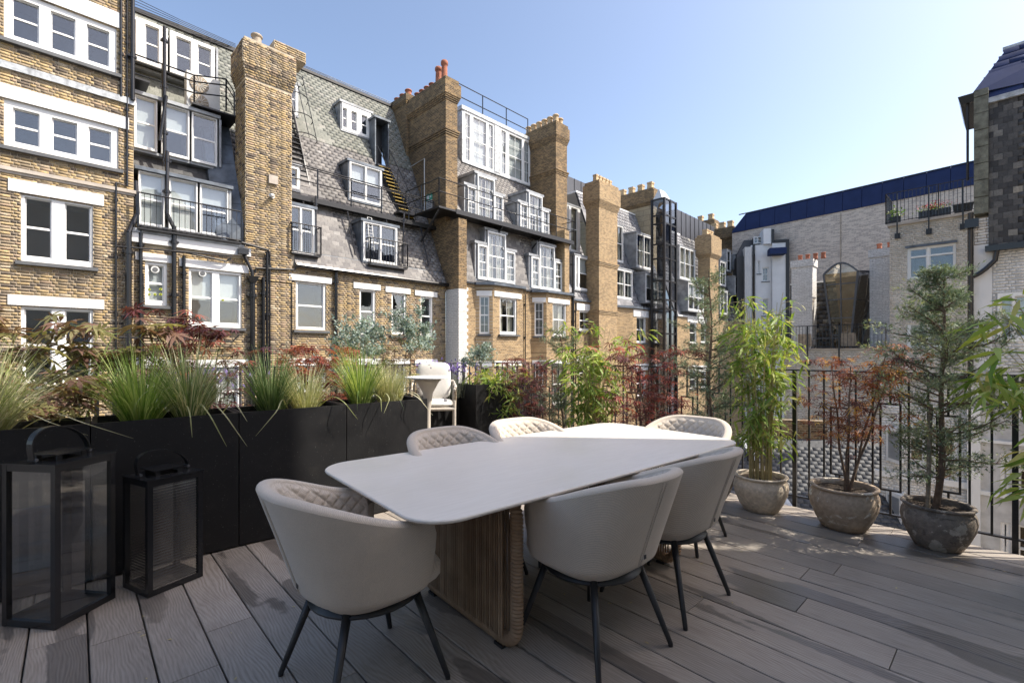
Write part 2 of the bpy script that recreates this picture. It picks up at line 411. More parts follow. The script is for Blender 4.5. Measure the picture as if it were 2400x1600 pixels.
def lay_slates(x0, x1, z0, z1, dfn, k, holes, w_=.25, h_=.19, thick=.012, jit=.004, off=.016):
    out = []; ang = math.atan(k); rot0 = Matrix.Rotation(-ang, 4, 'X')
    L = math.sqrt(1+k*k); nrow = int((z1-z0)/(h_/L))+1
    for r in range(nrow):
        z = z0+r*h_/L
        x = x0-w_+(w_/2 if r % 2 else 0)
        while x < x1:
            wv = w_*random.uniform(.88, 1.0)
            p = max(x, x0); q = min(x+w_, x1); zc = z+h_/L/2
            if q-p > .05 and zc < z1 and not any(h[0] < (p+q)/2 < h[1] and h[2] < zc < h[3] for h in holes):
                rot = Matrix.Rotation(-ang+random.uniform(.004, .012), 4, 'X') @ Matrix.Rotation(random.uniform(-.006, .006), 4, 'Y')
                out.append(Tm((p+q)/2, dfn(zc)-off-random.uniform(0, jit), zc, (q-p)-.008, thick, h_*1.04, rot))
            x += w_
    return out

# ================================================================ THE TERRACE OF BRICK HOUSES (left to middle)
FA = Frame(-1070/1100*12, 12.0, math.atan2(1100, 1090))
ZB = -9.0
Kpitch = .46
gr = MB(); gr.box(-90, 120, -60, 160, ZB-.5, ZB)
g_o = link('ground', mk(gr, 'ground'), kind='structure')

def window(T, u0, u1, vt, vb, d=.1, sash=None, grid=(1, 1), fr=None, curtain=None, label=None, sill=None, lintel=None, halves=2,
           inner='room_dark', proud=.06, margin=(.09, .12), framemat='white_paint', glassm='window_glass', xz=None, depth=.9, arms=False, side=.07):
    """a timber window on the wall plane; u/v are where its corners stand in the photograph"""
    fr = fr or T.fr
    if xz: x0, x1, z0, z1 = xz
    else:
        x0, z1 = fr.px(u0, vt, d); _, z0 = fr.px(u0, vb, d); x1 = fr.x(u1, d)
    if sash is None: sh = [(x0+side, x1-side)]
    elif isinstance(sash, int):
        wd = x1-x0; mg = .07; g = .06; ww = (wd-2*mg-(sash-1)*g)/sash; sh = [(x0+mg+i*(ww+g), x0+mg+i*(ww+g)+ww) for i in range(sash)]
    else: sh = [(fr.x(a, d), fr.x(b, d)) for a, b in sash]
    za, zb = z0+margin[1], z1-margin[0]
    m = MB(); ya, yb = d-proud, d+.07
    xs = [x0]+[q for s_ in sh for q in s_]+[x1]
    for i in range(0, len(xs), 2): m.box(xs[i], xs[i+1], ya, yb, z0, z1)
    for a, b in sh:
        m.box(a, b, ya, yb, z0, za); m.box(a, b, ya, yb, zb, z1)
    win = T.part('window', m, framemat, label=label)
    for a, b in sh:
        zm = (za+zb)/2; nh = halves
        for hidx in range(nh):
            p, q = (za+(zb-za)*hidx/nh, za+(zb-za)*(hidx+1)/nh)
            yy = d+.0+(.03 if hidx else 0)
            s_ = MB(); t = .028
            s_.box(a, a+t, yy-.02, yy+.02, p, q); s_.box(b-t, b, yy-.02, yy+.02, p, q)
            s_.box(a+t, b-t, yy-.02, yy+.02, q-t, q); s_.box(a+t, b-t, yy-.02, yy+.02, p, p+t*1.2)
            gx, gz = grid
            for i in range(1, gx): xx = a+t+(b-a-2*t)*i/gx; s_.box(xx-.009, xx+.009, yy-.012, yy+.012, p+t, q-t)
            for i in range(1, gz): zz = p+t+(q-p-2*t)*i/gz; s_.box(a+t, b-t, yy-.0125, yy+.0125, zz-.009, zz+.009)
            if hidx and arms and nh == 2:
                for xx in (a+(b-a)*.2, a+(b-a)*.75): s_.tube([(xx-.05, yy-.022, p+.01), (xx, yy-.024, p-.035), (xx+.05, yy-.022, p+.01)], .007, 5)
            T.part('sash', s_, framemat, win)
            g = MB(); g.box(a+t*.8, b-t*.8, yy+.002, yy+.008, p+t*.8, q-t*.8); T.part('pane', g, glassm, win)
    if curtain:
        for a, b in sh:
            c = MB()
            if curtain == 'pleats':
                for lo, hi in ((a, a+(b-a)*.33), (b-(b-a)*.3, b)):
                    n = max(4, int((hi-lo)/.07))
                    c.grid(lambda s1, s2: (lo+(hi-lo)*s1, d+.16+.02*math.sin(s1*n*2.4), za+(zb-za)*s2), n*2, 1)
                T.part('curtain', c, 'curtain', win)
            elif curtain == 'full':
                n = max(5, int((b-a)/.07))
                c.grid(lambda s1, s2: (a+(b-a)*s1, d+.16+.02*math.sin(s1*n*2.4), za+(zb-za)*s2), n*2, 1); T.part('curtain', c, 'curtain', win)
            else:
                f_ = curtain if isinstance(curtain, float) else 1.0
                c.box(a, b, d+.11, d+.115, zb-(zb-za)*f_, zb); T.part('blind', c, 'blind', win)
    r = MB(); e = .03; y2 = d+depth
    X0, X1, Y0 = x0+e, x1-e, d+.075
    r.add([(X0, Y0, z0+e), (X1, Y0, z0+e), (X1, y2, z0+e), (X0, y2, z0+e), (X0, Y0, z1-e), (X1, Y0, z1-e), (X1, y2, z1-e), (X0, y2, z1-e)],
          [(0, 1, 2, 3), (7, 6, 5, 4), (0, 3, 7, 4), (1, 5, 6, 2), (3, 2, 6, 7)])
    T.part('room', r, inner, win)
    if sill:
        s_ = MB(); s_.box(x0-.1, x1+.1, d-.22, d+.02, z0-.09, z0-.005); T.part('sill', s_, 'sill_paint', win)
    if lintel:
        a, b, h_ = lintel
        xa, xb = fr.x(a, d-.1), fr.x(b, d-.1); s_ = MB(); s_.box(xa, xb, d-.14, d+.12, z1+.003, z1+h_); T.part('lintel', s_, 'white_paint', win)
    return x0, x1, z0, z1

def wallseg(T, x0, x1, z0, z1, d, holes, mat, thick=.3, name='wall', brick=None, bz=None, keep=300, bw=.225, bh=.075, label=None):
    m = MB()
    for a, b, c, e in cells(x0, x1, z0, z1, holes): m.box(a, b, d, d+thick, c, e)
    wl = T.part(name, m, mat, label=label)
    if brick:
        lo, hi = bz or (z0, z1)
        pieces(T, wl, 'brick', lay_bricks(x0, x1, lo, hi, d, holes, bw, bh), brick, keep)
    return wl
def mansard(T, x0, x1, z0, z1, d0, k, holes, mat, base='slate_dark', keep=300, zsplit=None, mat2=None, w_=.25, h_=.19, name='roof_slope'):
    m = MB(); df = lambda z: d0+k*(z-z0)
    for a, b, c, e in cells(x0, x1, z0, z1, holes):
        m.hexa([(a, df(c), c), (b, df(c), c), (b, df(c)+.12, c), (a, df(c)+.12, c), (a, df(e), e), (b, df(e), e), (b, df(e)+.12, e), (a, df(e)+.12, e)])
    o = T.part(name, m, base)
    if zsplit:
        pieces(T, o, 'slate', lay_slates(x0, x1, z0, zsplit, df, k, holes, w_, h_), mat, keep//2)
        pieces(T, o, 'slate', lay_slates(x0, x1, zsplit, z1, df, k, holes, w_, h_), mat2, keep//2)
    elif mat: pieces(T, o, 'slate', lay_slates(x0, x1, z0, z1, df, k, holes, w_, h_), mat, keep)
    return df
def dormer(T, x0, x1, z0, z1, d, df, mat='lead', top=.1, over=.06, t=.05, label=None):
    """lead cheeks and flat top between the window face and the slope"""
    m = MB()
    yb0, yb1 = df(z0)+.05, df(z1)+.05
    for a, b in ((x0-t, x0-.002), (x1+.002, x1+t)):
        m.hexa([(a, d, z0), (b, d, z0), (b, max(yb0, d+.02), z0), (a, max(yb0, d+.02), z0), (a, d, z1), (b, d, z1), (b, yb1, z1), (a, yb1, z1)])
    m.hexa([(x0-t-over, d-over, z1+.002), (x1+t+over, d-over, z1+.002), (x1+t+over, yb1+.1, z1+.002), (x0-t-over, yb1+.1, z1+.002),
            (x0-t-over, d-over, z1+top), (x1+t+over, d-over, z1+top), (x1+t+over, yb1+.15, z1+top+.03), (x0-t-over, yb1+.15, z1+top+.03)])
    m.box(x0-t, x1+t, d-.03, max(yb0, d+.02)+.1, z0-.07, z0-.003)
    T.part('dormer', m, mat, label=label)
def pot(m, x, y, z, r=.13, h=.5, sq=False):
    if sq:
        m.hexa([(x-r, y-r, z), (x+r, y-r, z), (x+r, y+r, z), (x-r, y+r, z), (x-r*.85, y-r*.85, z+h*.75), (x+r*.85, y-r*.85, z+h*.75), (x+r*.85, y+r*.85, z+h*.75), (x-r*.85, y+r*.85, z+h*.75)])
        m.box(x-r, x+r, y-r, y+r, z+h*.76, z+h)
    else: m.lathe([(r*1.1, 0), (r, .04), (r*.88, h*.7), (r*.9, h*.8), (r*1.12, h*.83), (r*1.12, h*.93), (r*.95, h), (r*.7, h)], 14, (x, y, z))
def chimney(T, x0, x1, d0, d1, zb, zt, mat, caph=.9, capm=None, pots=(), potm='terracotta', steps=5, out=.035, band=None, sq=False, ph=.5, pr=.13, brick=None, keep=200, label=None, bz=None):
    m = MB(); zc = zt-caph
    m.box(x0, x1, d0, d1, zb, zc)
    ch = T.part('chimney', m, mat, label=label)
    c = MB(); z = zc; n = steps
    for i in range(n):
        o_ = out*(i+1); c.box(x0-o_, x1+o_, d0-o_, d1+o_, z+.001, z+.075); z += .075
    o_ = out*n; c.box(x0-o_, x1+o_, d0-o_, d1+o_, z+.001, zt-.2)
    c.box(x0-o_*.4, x1+o_*.4, d0-o_*.4, d1+o_*.4, zt-.199, zt)
    T.part('chimney_cap', c, capm or mat, ch)
    if band:
        for zz in band:
            c = MB()
            for i in range(3): c.box(x0-.03*(i+1), x1+.03*(i+1), d0-.03*(i+1), d1, zz+i*.09+.001, zz+i*.09+.08)
            T.part('brick_band', c, capm or mat, ch)
    if brick:
        lo, hi = bz or (zb, zc)
        pieces(T, ch, 'brick', lay_bricks(x0, x1, lo, hi, d0, []) + lay_bricks(d0, d1, lo, hi, x0, [], axis='y'), brick, keep)
        zz = zc
        P = []
        for i in range(int((zt-zc)/.075)):
            oo = out*min(i+1, n) if zz < zt-.2 else o_*.4
            P += lay_bricks(x0-oo, x1+oo, zz, zz+.076, d0-oo, [], par=i % 2) + lay_bricks(d0-oo, d1+oo, zz, zz+.076, x0-oo, [], axis='y', par=i % 2); zz += .075
        pieces(T, ch, 'brick', P, brick, 0)
    for p in pots:
        c = MB(); pot(c, p[0], p[1], zt, pr, p[2] if len(p) > 2 else ph*random.uniform(.9, 1.1), sq); T.part('chimney_pot', c, potm, ch, smooth=not sq)
    return ch
def pipe(T, pts, r=.05, mat='black_metal', collars=True, name='drainpipe'):
    m = MB(); m.tube(pts, r, 10)
    if collars:
        for a, b in zip(pts[:-1], pts[1:]):
            a, b = Vector(a), Vector(b); L = (b-a).length
            if L > 1.5 and abs((b-a).normalized().z) > .9:
                n = int(L/1.8)
                for i in range(n+1):
                    p = a+(b-a)*((i+.3)/(n+1)); m.tube([p-Vector((0, 0, .05)), p+Vector((0, 0, .05))], r*1.3, 10); m.box(p.x-r*1.9, p.x+r*1.9, p.y-.01, p.y+r+.05, p.z-.025, p.z+.025)
    T.part(name, m, mat, smooth=False)
def railrun(T, pts, h=1.0, mid=(.5,), r=.022, bal=None, name='guard_rail', post=1.2, mat='black_metal'):
    """rails and posts along a path of (x, y, z) foot points"""
    m = MB()
    for a, b in zip(pts[:-1], pts[1:]):
        a, b = Vector(a), Vector(b)
        for f in (*mid, 1.0): m.tube([a+Vector((0, 0, h*f)), b+Vector((0, 0, h*f))], r, 6)
        L = (b-a).length; n = max(1, round(L/post))
        for i in range(n+1): p = a+(b-a)*i/n; m.tube([p, p+Vector((0, 0, h))], r*1.2, 6)
    T.part(name, m, mat)
    if bal:
        for a, b in zip(pts[:-1], pts[1:]):
            a, b = Vector(a), Vector(b); n = max(2, int((b-a).length/bal))
            for i in range(1, n):
                p = a+(b-a)*i/n; mm = MB(); mm.box(p.x-.007, p.x+.007, p.y-.007, p.y+.007, p.z+.03, p.z+h-.01); T.part('baluster', mm, mat)
def hole(fr, u0, u1, vt, vb, d=0):
    x0, z1 = fr.px(u0, vt, d); _, z0 = fr.px(u0, vb, d); return (x0, fr.x(u1, d), z0, z1)

# ---- house A: the tall brick block at the left edge
A = Thing('brick_house', 'tall yellow brick block at the left edge with triple white sash windows', 'house', FA, (-2.5, 0, ZB))
wins = [dict(u0=10, u1=272, vt=-28, vb=95, sash=[(28, 92), (119, 177), (203, 256)], lintel=(-20, 281, .42)),
        dict(u0=10, u1=276, vt=233, vb=345, sash=[(31, 93), (122, 181), (207, 260)], lintel=(-60, 302, .33)),
        dict(u0=50, u1=217, vt=454, vb=613, sash=[(58, 121), (152, 212)], lintel=(19, 243, .30)),
        dict(u0=50, u1=217, vt=716, vb=905, sash=[(57, 121), (152, 211)], lintel=(18, 244, .25))]
xA0, xA1 = -2.4, FA.x(313)
hA = [hole(FA, q['u0'], q['u1'], q['vt'], q['vb'], .1) for q in wins]
wallseg(A, xA0, xA1, -3, 13.5, 0, hA, 'mortar', brick='stock_brick', bz=(-1.2, 12.4))
for i, q in enumerate(wins): window(A, d=.1, sill=True, arms=True, margin=(.16, .15) if i < 2 else (.07, .13), curtain=(None, None, None, None)[i], **q)
wallseg(A, xA0, xA1, ZB, -3.001, 0, [], 'brick_far', name='lower_wall')
m = MB(); m.box(xA1-.3, xA1-.001, .301, 6, ZB, 13.5); A.part('side_wall', m, 'brick_far')
z = FA.px(0, 158)[1]; m = MB(); m.box(xA0, xA1+.02, -.07, .001, z, z+.17); A.part('lead_band', m, 'zinc_weathered')
z = FA.px(57, 407)[1]; m = MB(); m.box(xA0, xA1+.05, -.07, .001, z, z+.09); m.box(xA0, xA1+.02, -.03, .001, z-.06, z-.001); A.part('stone_band', m, 'stone')
def pv(u, v, d): x, z = FA.px(u, v, d); return (x, d, z)
def vpipe(T, u, v0, v1, d=-.09, r=.05, **k):
    x, za = FA.px(u, v0, d); _, zb_ = FA.px(u, v1, d); pipe(T, [(x, d, za), (x, d, zb_)], r, **k)
vpipe(A, 272, 428, 1100, r=.025, d=-.06); vpipe(A, 284, -60, 226, r=.03, d=-.06); vpipe(A, 298, -60, 430, r=.018, d=-.04); vpipe(A, 311, -60, 235, d=-.1, r=.05)
pipe(A, [pv(298, 225, -.05), pv(298, 436, -.05), pv(272, 428, -.06)], .025)
m = MB()
def pv(u, v, d): x, z = FA.px(u, v, d); return (x, d, z)
for k in range(5): m.tube([pv(312, -6+k*7, 2.0), pv(420, 46+k*4, 3.9), pv(552, 104+k*3, 4.15)], .011, 5)
A.part('roof_cable', m, 'black_iron', kind='stuff')

# ---- house B: recessed bay with stepped dormer windows and the broad chimney
B = Thing('brick_house', 'yellow brick house with three storeys of dormer windows left of the broad chimney', 'house', FA, (xA1, 0, ZB))
xB1 = FA.x(690)
zeB = FA.px(324, 545)[1]
wb = [dict(u0=339, u1=390, vt=612, vb=715, lintel=(317, 405, .22)), dict(u0=441, u1=564, vt=627, vb=765, sash=[(446, 496), (512, 559)], lintel=(420, 582, .24))]
wb2 = [dict(u0=339, u1=393, vt=855, vb=960), dict(u0=441, u1=564, vt=862, vb=985, sash=[(452, 500), (520, 556)])]
hB = [hole(FA, q['u0'], q['u1'], q['vt'], q['vb'], .1) for q in wb+wb2]
wallseg(B, xA1+.003, xB1, -3, zeB, .004, hB, 'mortar', brick='stock_brick', bz=(-1.5, zeB-.35))
wallseg(B, xA1+.003, xB1, ZB, -3.001, .004, [], 'brick_far', name='lower_wall')
window(B, d=.1, sill=True, curtain='blind', **wb[0]); window(B, d=.1, sill=True, curtain=.55, **wb[1])
window(B, d=.1, lintel=(317, 405, .22), curtain='blind', **wb2[0]); window(B, d=.1, lintel=(420, 582, .24), curtain='blind', **wb2[1])
m = MB(); xa = FA.x(317); m.box(FA.x(308), FA.x(586), -.1, .003, zeB-.28, zeB-.02); B.part('white_fascia', m, 'white_paint')
m = MB(); m.box(FA.x(308), FA.x(570), -.14, .3, zeB-.015, zeB+.1); B.part('gutter_ledge', m, 'lead')
for u, v in ((349, 678), (376, 678), (349, 690), (363, 690), (376, 690), (522, 703)):
    x, zz = FA.px(u, v, .09); m = MB(); m.tube([(x, .06, zz), (x, .085, zz)], .035, 12); B.part('sticker', m, 'yellow_vent')
    m = MB(); m.tube([(x, .05, zz), (x, .06, zz)], .018, 10); B.part('sticker_centre', m, 'black_metal')
for u, v in ((363, 632), (474, 641)):
    x, zz = FA.px(u, v, .08); m = MB(); m.tube([(x, .03, zz), (x, .07, zz)], .1, 16); B.part('round_vent', m, 'ac_white')
    m = MB(); m.tube([(x, .018, zz), (x, .029, zz)], .065, 14); B.part('vent_grille', m, 'sill_paint')
# stepped dormer faces
dB = lambda z: .3+Kpitch*(z-zeB)
zt1 = FA.px(324, 400, .35)[1]
l1 = [(324, 385), (395, 462), (468, 534)]
z0_1, z1_1 = FA.px(324, 527, .35)[1], zt1
d2 = 1.25; z0_2, z1_2 = FA.px(314, 345, d2)[1], FA.px(314, 222, d2)[1]
d3 = 2.5; z0_3, z1_3 = FA.px(398, 170, d3)[1], FA.px(398, 72, d3)[1]
hs = []
for (a, b) in l1:
    x0, x1, _, _ = window(B, 0, 0, 0, 0, d=.35, xz=(FA.x(a, .35), FA.x(b, .35), z0_1, z1_1), sash=None, margin=(.04, .06), side=.035, curtain='blind' if a < 460 else .35)
    hs.append((x0-.03, x1+.03, z0_1, z1_1))
for i, (a, b) in enumerate([(314, 368), (378, 443), (449, 508)]):
    x0, x1, _, _ = window(B, 0, 0, 0, 0, d=d2, xz=(FA.x(a, d2), FA.x(b, d2), z0_2, z1_2), margin=(.04, .06), side=.035, curtain='blind' if i == 0 else (.5 if i == 1 else None))
    hs.append((x0-.03, x1+.03, z0_2, z1_2))
for a, b, sh in [(300, 392, [(300, 318), (340, 372)]), (398, 503, [(412, 447), (463, 494)])]:
    x0, x1, _, _ = window(B, 0, 0, 0, 0, d=d3, xz=(FA.x(a, d3), FA.x(b, d3), z0_3, z1_3), sash=sh, margin=(.12, .1))
    hs.append((x0-.03, x1+.03, z0_3, z1_3))
zrB = FA.px(400, 52, 4.0)[1]
xS1 = FA.x(575)
def topslab(T, x0, x1, z, d, y2, lab=None, mat='lead_dark', h=.1, name='dormer_roof'):
    m = MB(); m.hexa([(x0, d, z), (x1, d, z), (x1, y2, z), (x0, y2, z), (x0, d, z+h), (x1, d, z+h), (x1, y2, z+h+.02), (x0, y2, z+h+.02)]); T.part(name, m, mat, label=lab)
mansard(B, xA1+.05, xB1, zeB+.02, zrB, .3, Kpitch, hs, 'slate_dark', base='slate_dark', keep=260, zsplit=z1_2+.2, mat2='slate_green', w_=.27, h_=.16)
topslab(B, xA1+.05, FA.x(545, .3), z1_1+.01, .2, dB(z1_1)+.1); topslab(B, xA1+.05, FA.x(515, 1.2), z1_2+.01, 1.1, dB(z1_2)+.1, mat='lead')
for (xa, za, zb_, dd) in ((FA.x(536, .35), z0_1, z1_1, .3), (FA.x(512, d2), z0_2, z1_2, 1.15), (FA.x(505, d3), z0_3, z1_3, 2.4)):
    m = MB(); m.hexa([(xa, dd, za), (xa+.06, dd, za), (xa+.06, dB(za)+.1, za), (xa, dB(za)+.1, za), (xa, dd, zb_), (xa+.06, dd, zb_), (xa+.06, dB(zb_)+.1, zb_), (xa, dB(zb_)+.1, zb_)]); B.part('dormer_cheek', m, 'lead')
for x0, x1, za, _ in hs:
    m = MB(); m.box(x0-.02, x1+.02, dB(za)-.32, dB(za)+.15, za-.08, za-.003); B.part('window_apron', m, 'lead')
# lead apron between dormers and chimney
m = MB(); a = FA.x(518, d2); zt_ = z1_2+.1
for i in range(6):
    z0_ = zeB+(zt_-zeB)*i/6; z1_ = zeB+(zt_-zeB)*(i+1)/6
    m.hexa([(xS1-.75, dB(z0_)-.22, z0_), (xS1-.02, dB(z0_)-.6 if dB(z0_) > .7 else .1, z0_), (xS1-.02, dB(z0_)+.1, z0_), (xS1-.75, dB(z0_)+.1, z0_),
            (xS1-.75, dB(z1_)-.22, z1_-.01), (xS1-.02, dB(z1_)-.6 if dB(z1_) > .7 else .1, z1_-.01), (xS1-.02, dB(z1_)+.1, z1_-.01), (xS1-.75, dB(z1_)+.1, z1_-.01)])
B.part('lead_apron', m, 'lead_dark')
m = MB(); m.box(xA1, xB1, dB(zrB), dB(zrB)+6, zrB, zrB+.08); m.box(xA1, xB1, dB(zrB)-.12, dB(zrB)-.001, zrB-.05, zrB+.1); B.part('roof_edge', m, 'black_iron')
# chimney
xc0, xc1 = FA.x(575, -.03), FA.x(684, -.03); zc = FA.px(575, 88, 0)[1]
chimney(B, xc0, xc1, -.03, 1.05, zeB-1.0, zc, 'mortar', caph=1.25, brick='stock_brick', keep=300, steps=6, out=.018, pots=[(xc0+.45, .35, .45)], potm='clay_pot_tan', pr=.16)
m = MB(); m.box(xc0+.9, xc0+1.95, .05, .8, zc+.001, zc+.38); mo = B.part('chimney_block', m, 'mortar'); pieces(B, mo, 'brick', lay_bricks(xc0+.9, xc0+1.95, zc, zc+.38, .05, []), 'stock_brick', 30)
x, zz = FA.px(641, 421, -.1); m = MB(); m.box(x-.14, x+.14, -.11, -.05, zz-.14, zz+.14); B.part('anchor_plate', m, 'stone')
x, zz = FA.px(636, 460, -.1); m = MB(); m.tube([(x-.1, -.3, zz-.03), (x+.06, -.08, zz+.05)], .05, 10); m.tube([(x+.05, -.09, zz), (x+.05, -.03, zz)], .06, 10); B.part('security_camera', m, 'ac_white')
# balcony of level one
ya = -.25
p0 = pv(324, 530, ya); p1 = pv(566, 560, ya)
zb1 = zeB+.12
railrun(B, [(p0[0], ya, zb1), (p1[0], ya, zb1)], h=.95, mid=(.04,), bal=.13, post=3, name='balcony_rail')
m = MB(); m.box(p0[0], p1[0], ya, .3, zb1-.06, zb1-.01); B.part('balcony_floor', m, 'black_iron')
# upper walkway with air conditioners
yw = 1.35; zw = z1_2+.22
railrun(B, [(FA.x(300, yw), yw, zw), (FA.x(455, yw), yw, zw), (FA.x(530, yw-.5), yw-.5, zw), (FA.x(553, yw), yw+.2, zw)], h=1.05, mid=(.45, .8), post=1.1, name='walkway_rail')
m = MB(); m.box(FA.x(445, yw), FA.x(552, yw), yw-.4, dB(zw)+.1, zw-.06, zw-.01); B.part('walkway_floor', m, 'black_iron')
m = MB(); m.box(FA.x(300, yw), FA.x(345, yw), yw-.5, dB(zw)+.1, zw+.1, zw+.16); B.part('walkway_floor', m, 'black_iron')
x, zz = FA.px(436, 243, 1.75)
acg = Thing('air_conditioner', 'white outdoor air conditioning unit with two fans on the upper walkway', 'air conditioner', FA, (x+.4, 1.8, zw))
m = MB(); m.box(x, x+.95, 1.65, 2.0, zw+.02, zw+1.3); acg.part('casing', m, 'ac_white')
for k in (.36, .96):
    m = MB(); m.tube([(x+.35, 1.62, zw+k), (x+.35, 1.648, zw+k)], .27, 20); fo = acg.part('fan_grille', m, 'clay_pot_tan')
    m = MB()
    for q in range(14): a = q*math.pi/7; m.bar((x+.35+.05*math.cos(a), 1.612, zw+k+.05*math.sin(a)), (x+.35+.25*math.cos(a+.4), 1.612, zw+k+.25*math.sin(a+.4)), .012)
    acg.part('fan_blades', m, 'ac_white', fo)
# pipes of B
vpipe(B, 301, 545, 1150, d=-.16, r=.075); pipe(B, [pv(318, 425, .1), pv(322, 500, .0), pv(301, 545, -.16)], .06)
vpipe(B, 330, 530, 1100, d=-.1, r=.045); vpipe(B, 335, 640, 1100, d=-.06, r=.02)
vpipe(B, 408, 530, 1150, d=-.14, r=.06); pipe(B, [pv(390, 225, .9), pv(374, 330, .9)], .045); pipe(B, [pv(392, 355, .3), pv(391, 500, .1), pv(408, 535, -.14)], .055)
x, zz = FA.px(373, 80, 1.9); pipe(B, [(x, 1.0, zz-.2), (x, 1.0, z0_2-.4)], .05)
vpipe(B, 431, 600, 1000, d=-.1, r=.045)
pipe(B, [pv(273, 577, -.2), pv(545, 600, -.2)], .025); pipe(B, [pv(273, 790, -.2), pv(545, 800, -.2), pv(560, 785, -.2)], .025)
pipe(B, [pv(436, 592, -.18), pv(530, 612, -.18), pv(541, 605, -.18)], .03)
vpipe(B, 592, 655, 1150, d=-.14, r=.075); pipe(B, [pv(568, 590, -.1), pv(590, 635, -.14), pv(592, 655, -.14)], .05)
m = MB(); x, zz = FA.px(568, 597, -.1); m.box(x-.14, x+.14, -.28, -.01, zz, zz+.18); B.part('rain_hopper', m, 'black_metal'); m = MB(); x, zz = FA.px(592, 655, -.14); m.hexa([(x-.08, -.24, zz-.1), (x+.08, -.24, zz-.1), (x+.08, -.04, zz-.1), (x-.08, -.04, zz-.1), (x-.16, -.3, zz+.1), (x+.16, -.3, zz+.1), (x+.16, -.01, zz+.1), (x-.16, -.01, zz+.1)]); B.part('rain_hopper', m, 'black_metal')
vpipe(B, 617, 650, 1150, d=-.12, r=.055); vpipe(B, 626, 590, 1150, d=-.12, r=.04); vpipe(B, 632, 590, 1150, d=-.08, r=.03)
pipe(B, [pv(530, 558, -.15), pv(600, 578, -.2), pv(628, 586, -.15), pv(632, 600, -.12)], .04); pipe(B, [pv(598, 640, -.1), pv(600, 628, -.1), pv(690, 632, -.1), pv(697, 618, -.1)], .035)
pipe(B, [pv(684, 650, -.03), pv(684, 1100, -.03)], .014, collars=False, name='cable')

# ---- house C: slated mansard with fire escape
Cc = Thing('slate_roofed_house', 'brick house with green and purple slate mansard, black walkway and yellow treaded stair', 'house', FA, (xB1, 0, ZB))
xC0, xC1 = FA.x(690), FA.x(1044.6)
zeC = FA.px(690, 620)[1]
wc = [dict(u0=691, u1=761, vt=658, vb=773, lintel=(677, 777, .22)), dict(u0=840, u1=877, vt=677, vb=783, lintel=(828, 891, .22)),
      dict(u0=915, u1=949, vt=686, vb=785, lintel=(903, 961, .22)), dict(u0=983, u1=1011, vt=694, vb=788, lintel=(972, 1024, .22))]
wc2 = [dict(u0=691, u1=761, vt=858, vb=980, lintel=(677, 777, .26)), dict(u0=840, u1=877, vt=855, vb=975, lintel=(828, 891, .24)),
       dict(u0=915, u1=949, vt=855, vb=970, lintel=(903, 961, .24)), dict(u0=983, u1=1011, vt=855, vb=960, lintel=(972, 1024, .24))]
hC = [hole(FA, q['u0'], q['u1'], q['vt'], q['vb'], .1) for q in wc+wc2]
wallseg(Cc, xC0+.002, xC1, -4, zeC, .006, hC, 'mortar', brick='stock_brick', bz=(-2.5, zeC))
wallseg(Cc, xC0+.002, xC1, ZB, -4.001, .006, [], 'brick_far', name='lower_wall')
for i, q in enumerate(wc): window(Cc, d=.1, sill=True, margin=(.06, .09), curtain='blind' if i == 9 else None, arms=(i == 0), **q)
for q in wc2: window(Cc, d=.1, margin=(.06, .09), curtain='blind', **q)
m = MB(); m.tube([(xC0, -.16, zeC-.02), (xC1+.05, -.16, zeC-.06)], .075, 8); Cc.part('gutter', m, 'black_metal')
zf = zeC+.55
m = MB(); m.hexa([(xC0, -.12, zeC), (xC1, -.12, zeC), (xC1, .5, zeC), (xC0, .5, zeC), (xC0, .22, zf), (xC1, .22, zf), (xC1, .5, zf), (xC0, .5, zf)]); Cc.part('eaves_board', m, 'lead_dark')
pieces(Cc, Cc.o, 'slate', lay_slates(xC0, xC1, zeC, zf, lambda z: -.12+(z-zeC)*.62, .62, [], .27, .2), 'slate_purple', 60)
vpipe(Cc, 788, 632, 1100, d=-.1, r=.055)
dC = lambda z: .22+Kpitch*(z-zf)
zrC = FA.px(800, 205, 4.35)[1]
# solve face depths from their sill height
def ondep(u, v, df, it=12):
    d = .5
    for _ in range(it): d = df(FA.px(u, v, d)[1])
    return d
hs = []
def dormwin(T, u0, u1, vt, vb, df, sash=None, add=-.05, chk=True, mat='lead', **k):
    d = ondep(u0, vb, df)+add; x0, z1 = FA.px(u0, vt, d); _, z0 = FA.px(u0, vb, d); x1 = FA.x(u1, d)
    window(T, 0, 0, 0, 0, d=d, xz=(x0, x1, z0, z1), sash=sash, **k)
    if chk: dormer(T, x0, x1, z0, z1, d-.02, df, mat)
    return (x0-.03, x1+.03, z0, z1)
hs.append(dormwin(Cc, 672, 735, 478, 592, dC, margin=(.05, .07), sash=2, curtain=None, mat='lead_dark'))
hs.append(dormwin(Cc, 850, 929, 518, 611, dC, margin=(.05, .07), sash=2, mat='lead_dark'))
hs.append(dormwin(Cc, 818, 893, 378, 466, dC, margin=(.05, .07), sash=2, curtain=.45, mat='lead_dark'))
hs.append(dormwin(Cc, 800, 868, 240, 303, dC, sash=[(802, 812), (822, 835), (846, 860)], margin=(.22, .1)))
hs.append(dormwin(Cc, 668, 700, 385, 440, dC, mat='lead')); hs.append(dormwin(Cc, 665, 696, 190, 262, dC, mat='lead'))
ddo = ondep(890, 385, dC)
x0, zt_ = FA.px(880, 277, ddo); zb_ = FA.px(880, 385, ddo)[1]; x1 = FA.x(908, ddo)
hs.append((x0, x1, zb_, zt_))
m = MB(); m.box(x0, x1, ddo+.5, ddo+.55, zb_, zt_); Cc.part('roof_door', m, 'black_iron'); dormer(Cc, x0, x1, zb_, zt_, ddo-.05, dC, 'lead_dark', label='lead clad hood of the dark roof door')
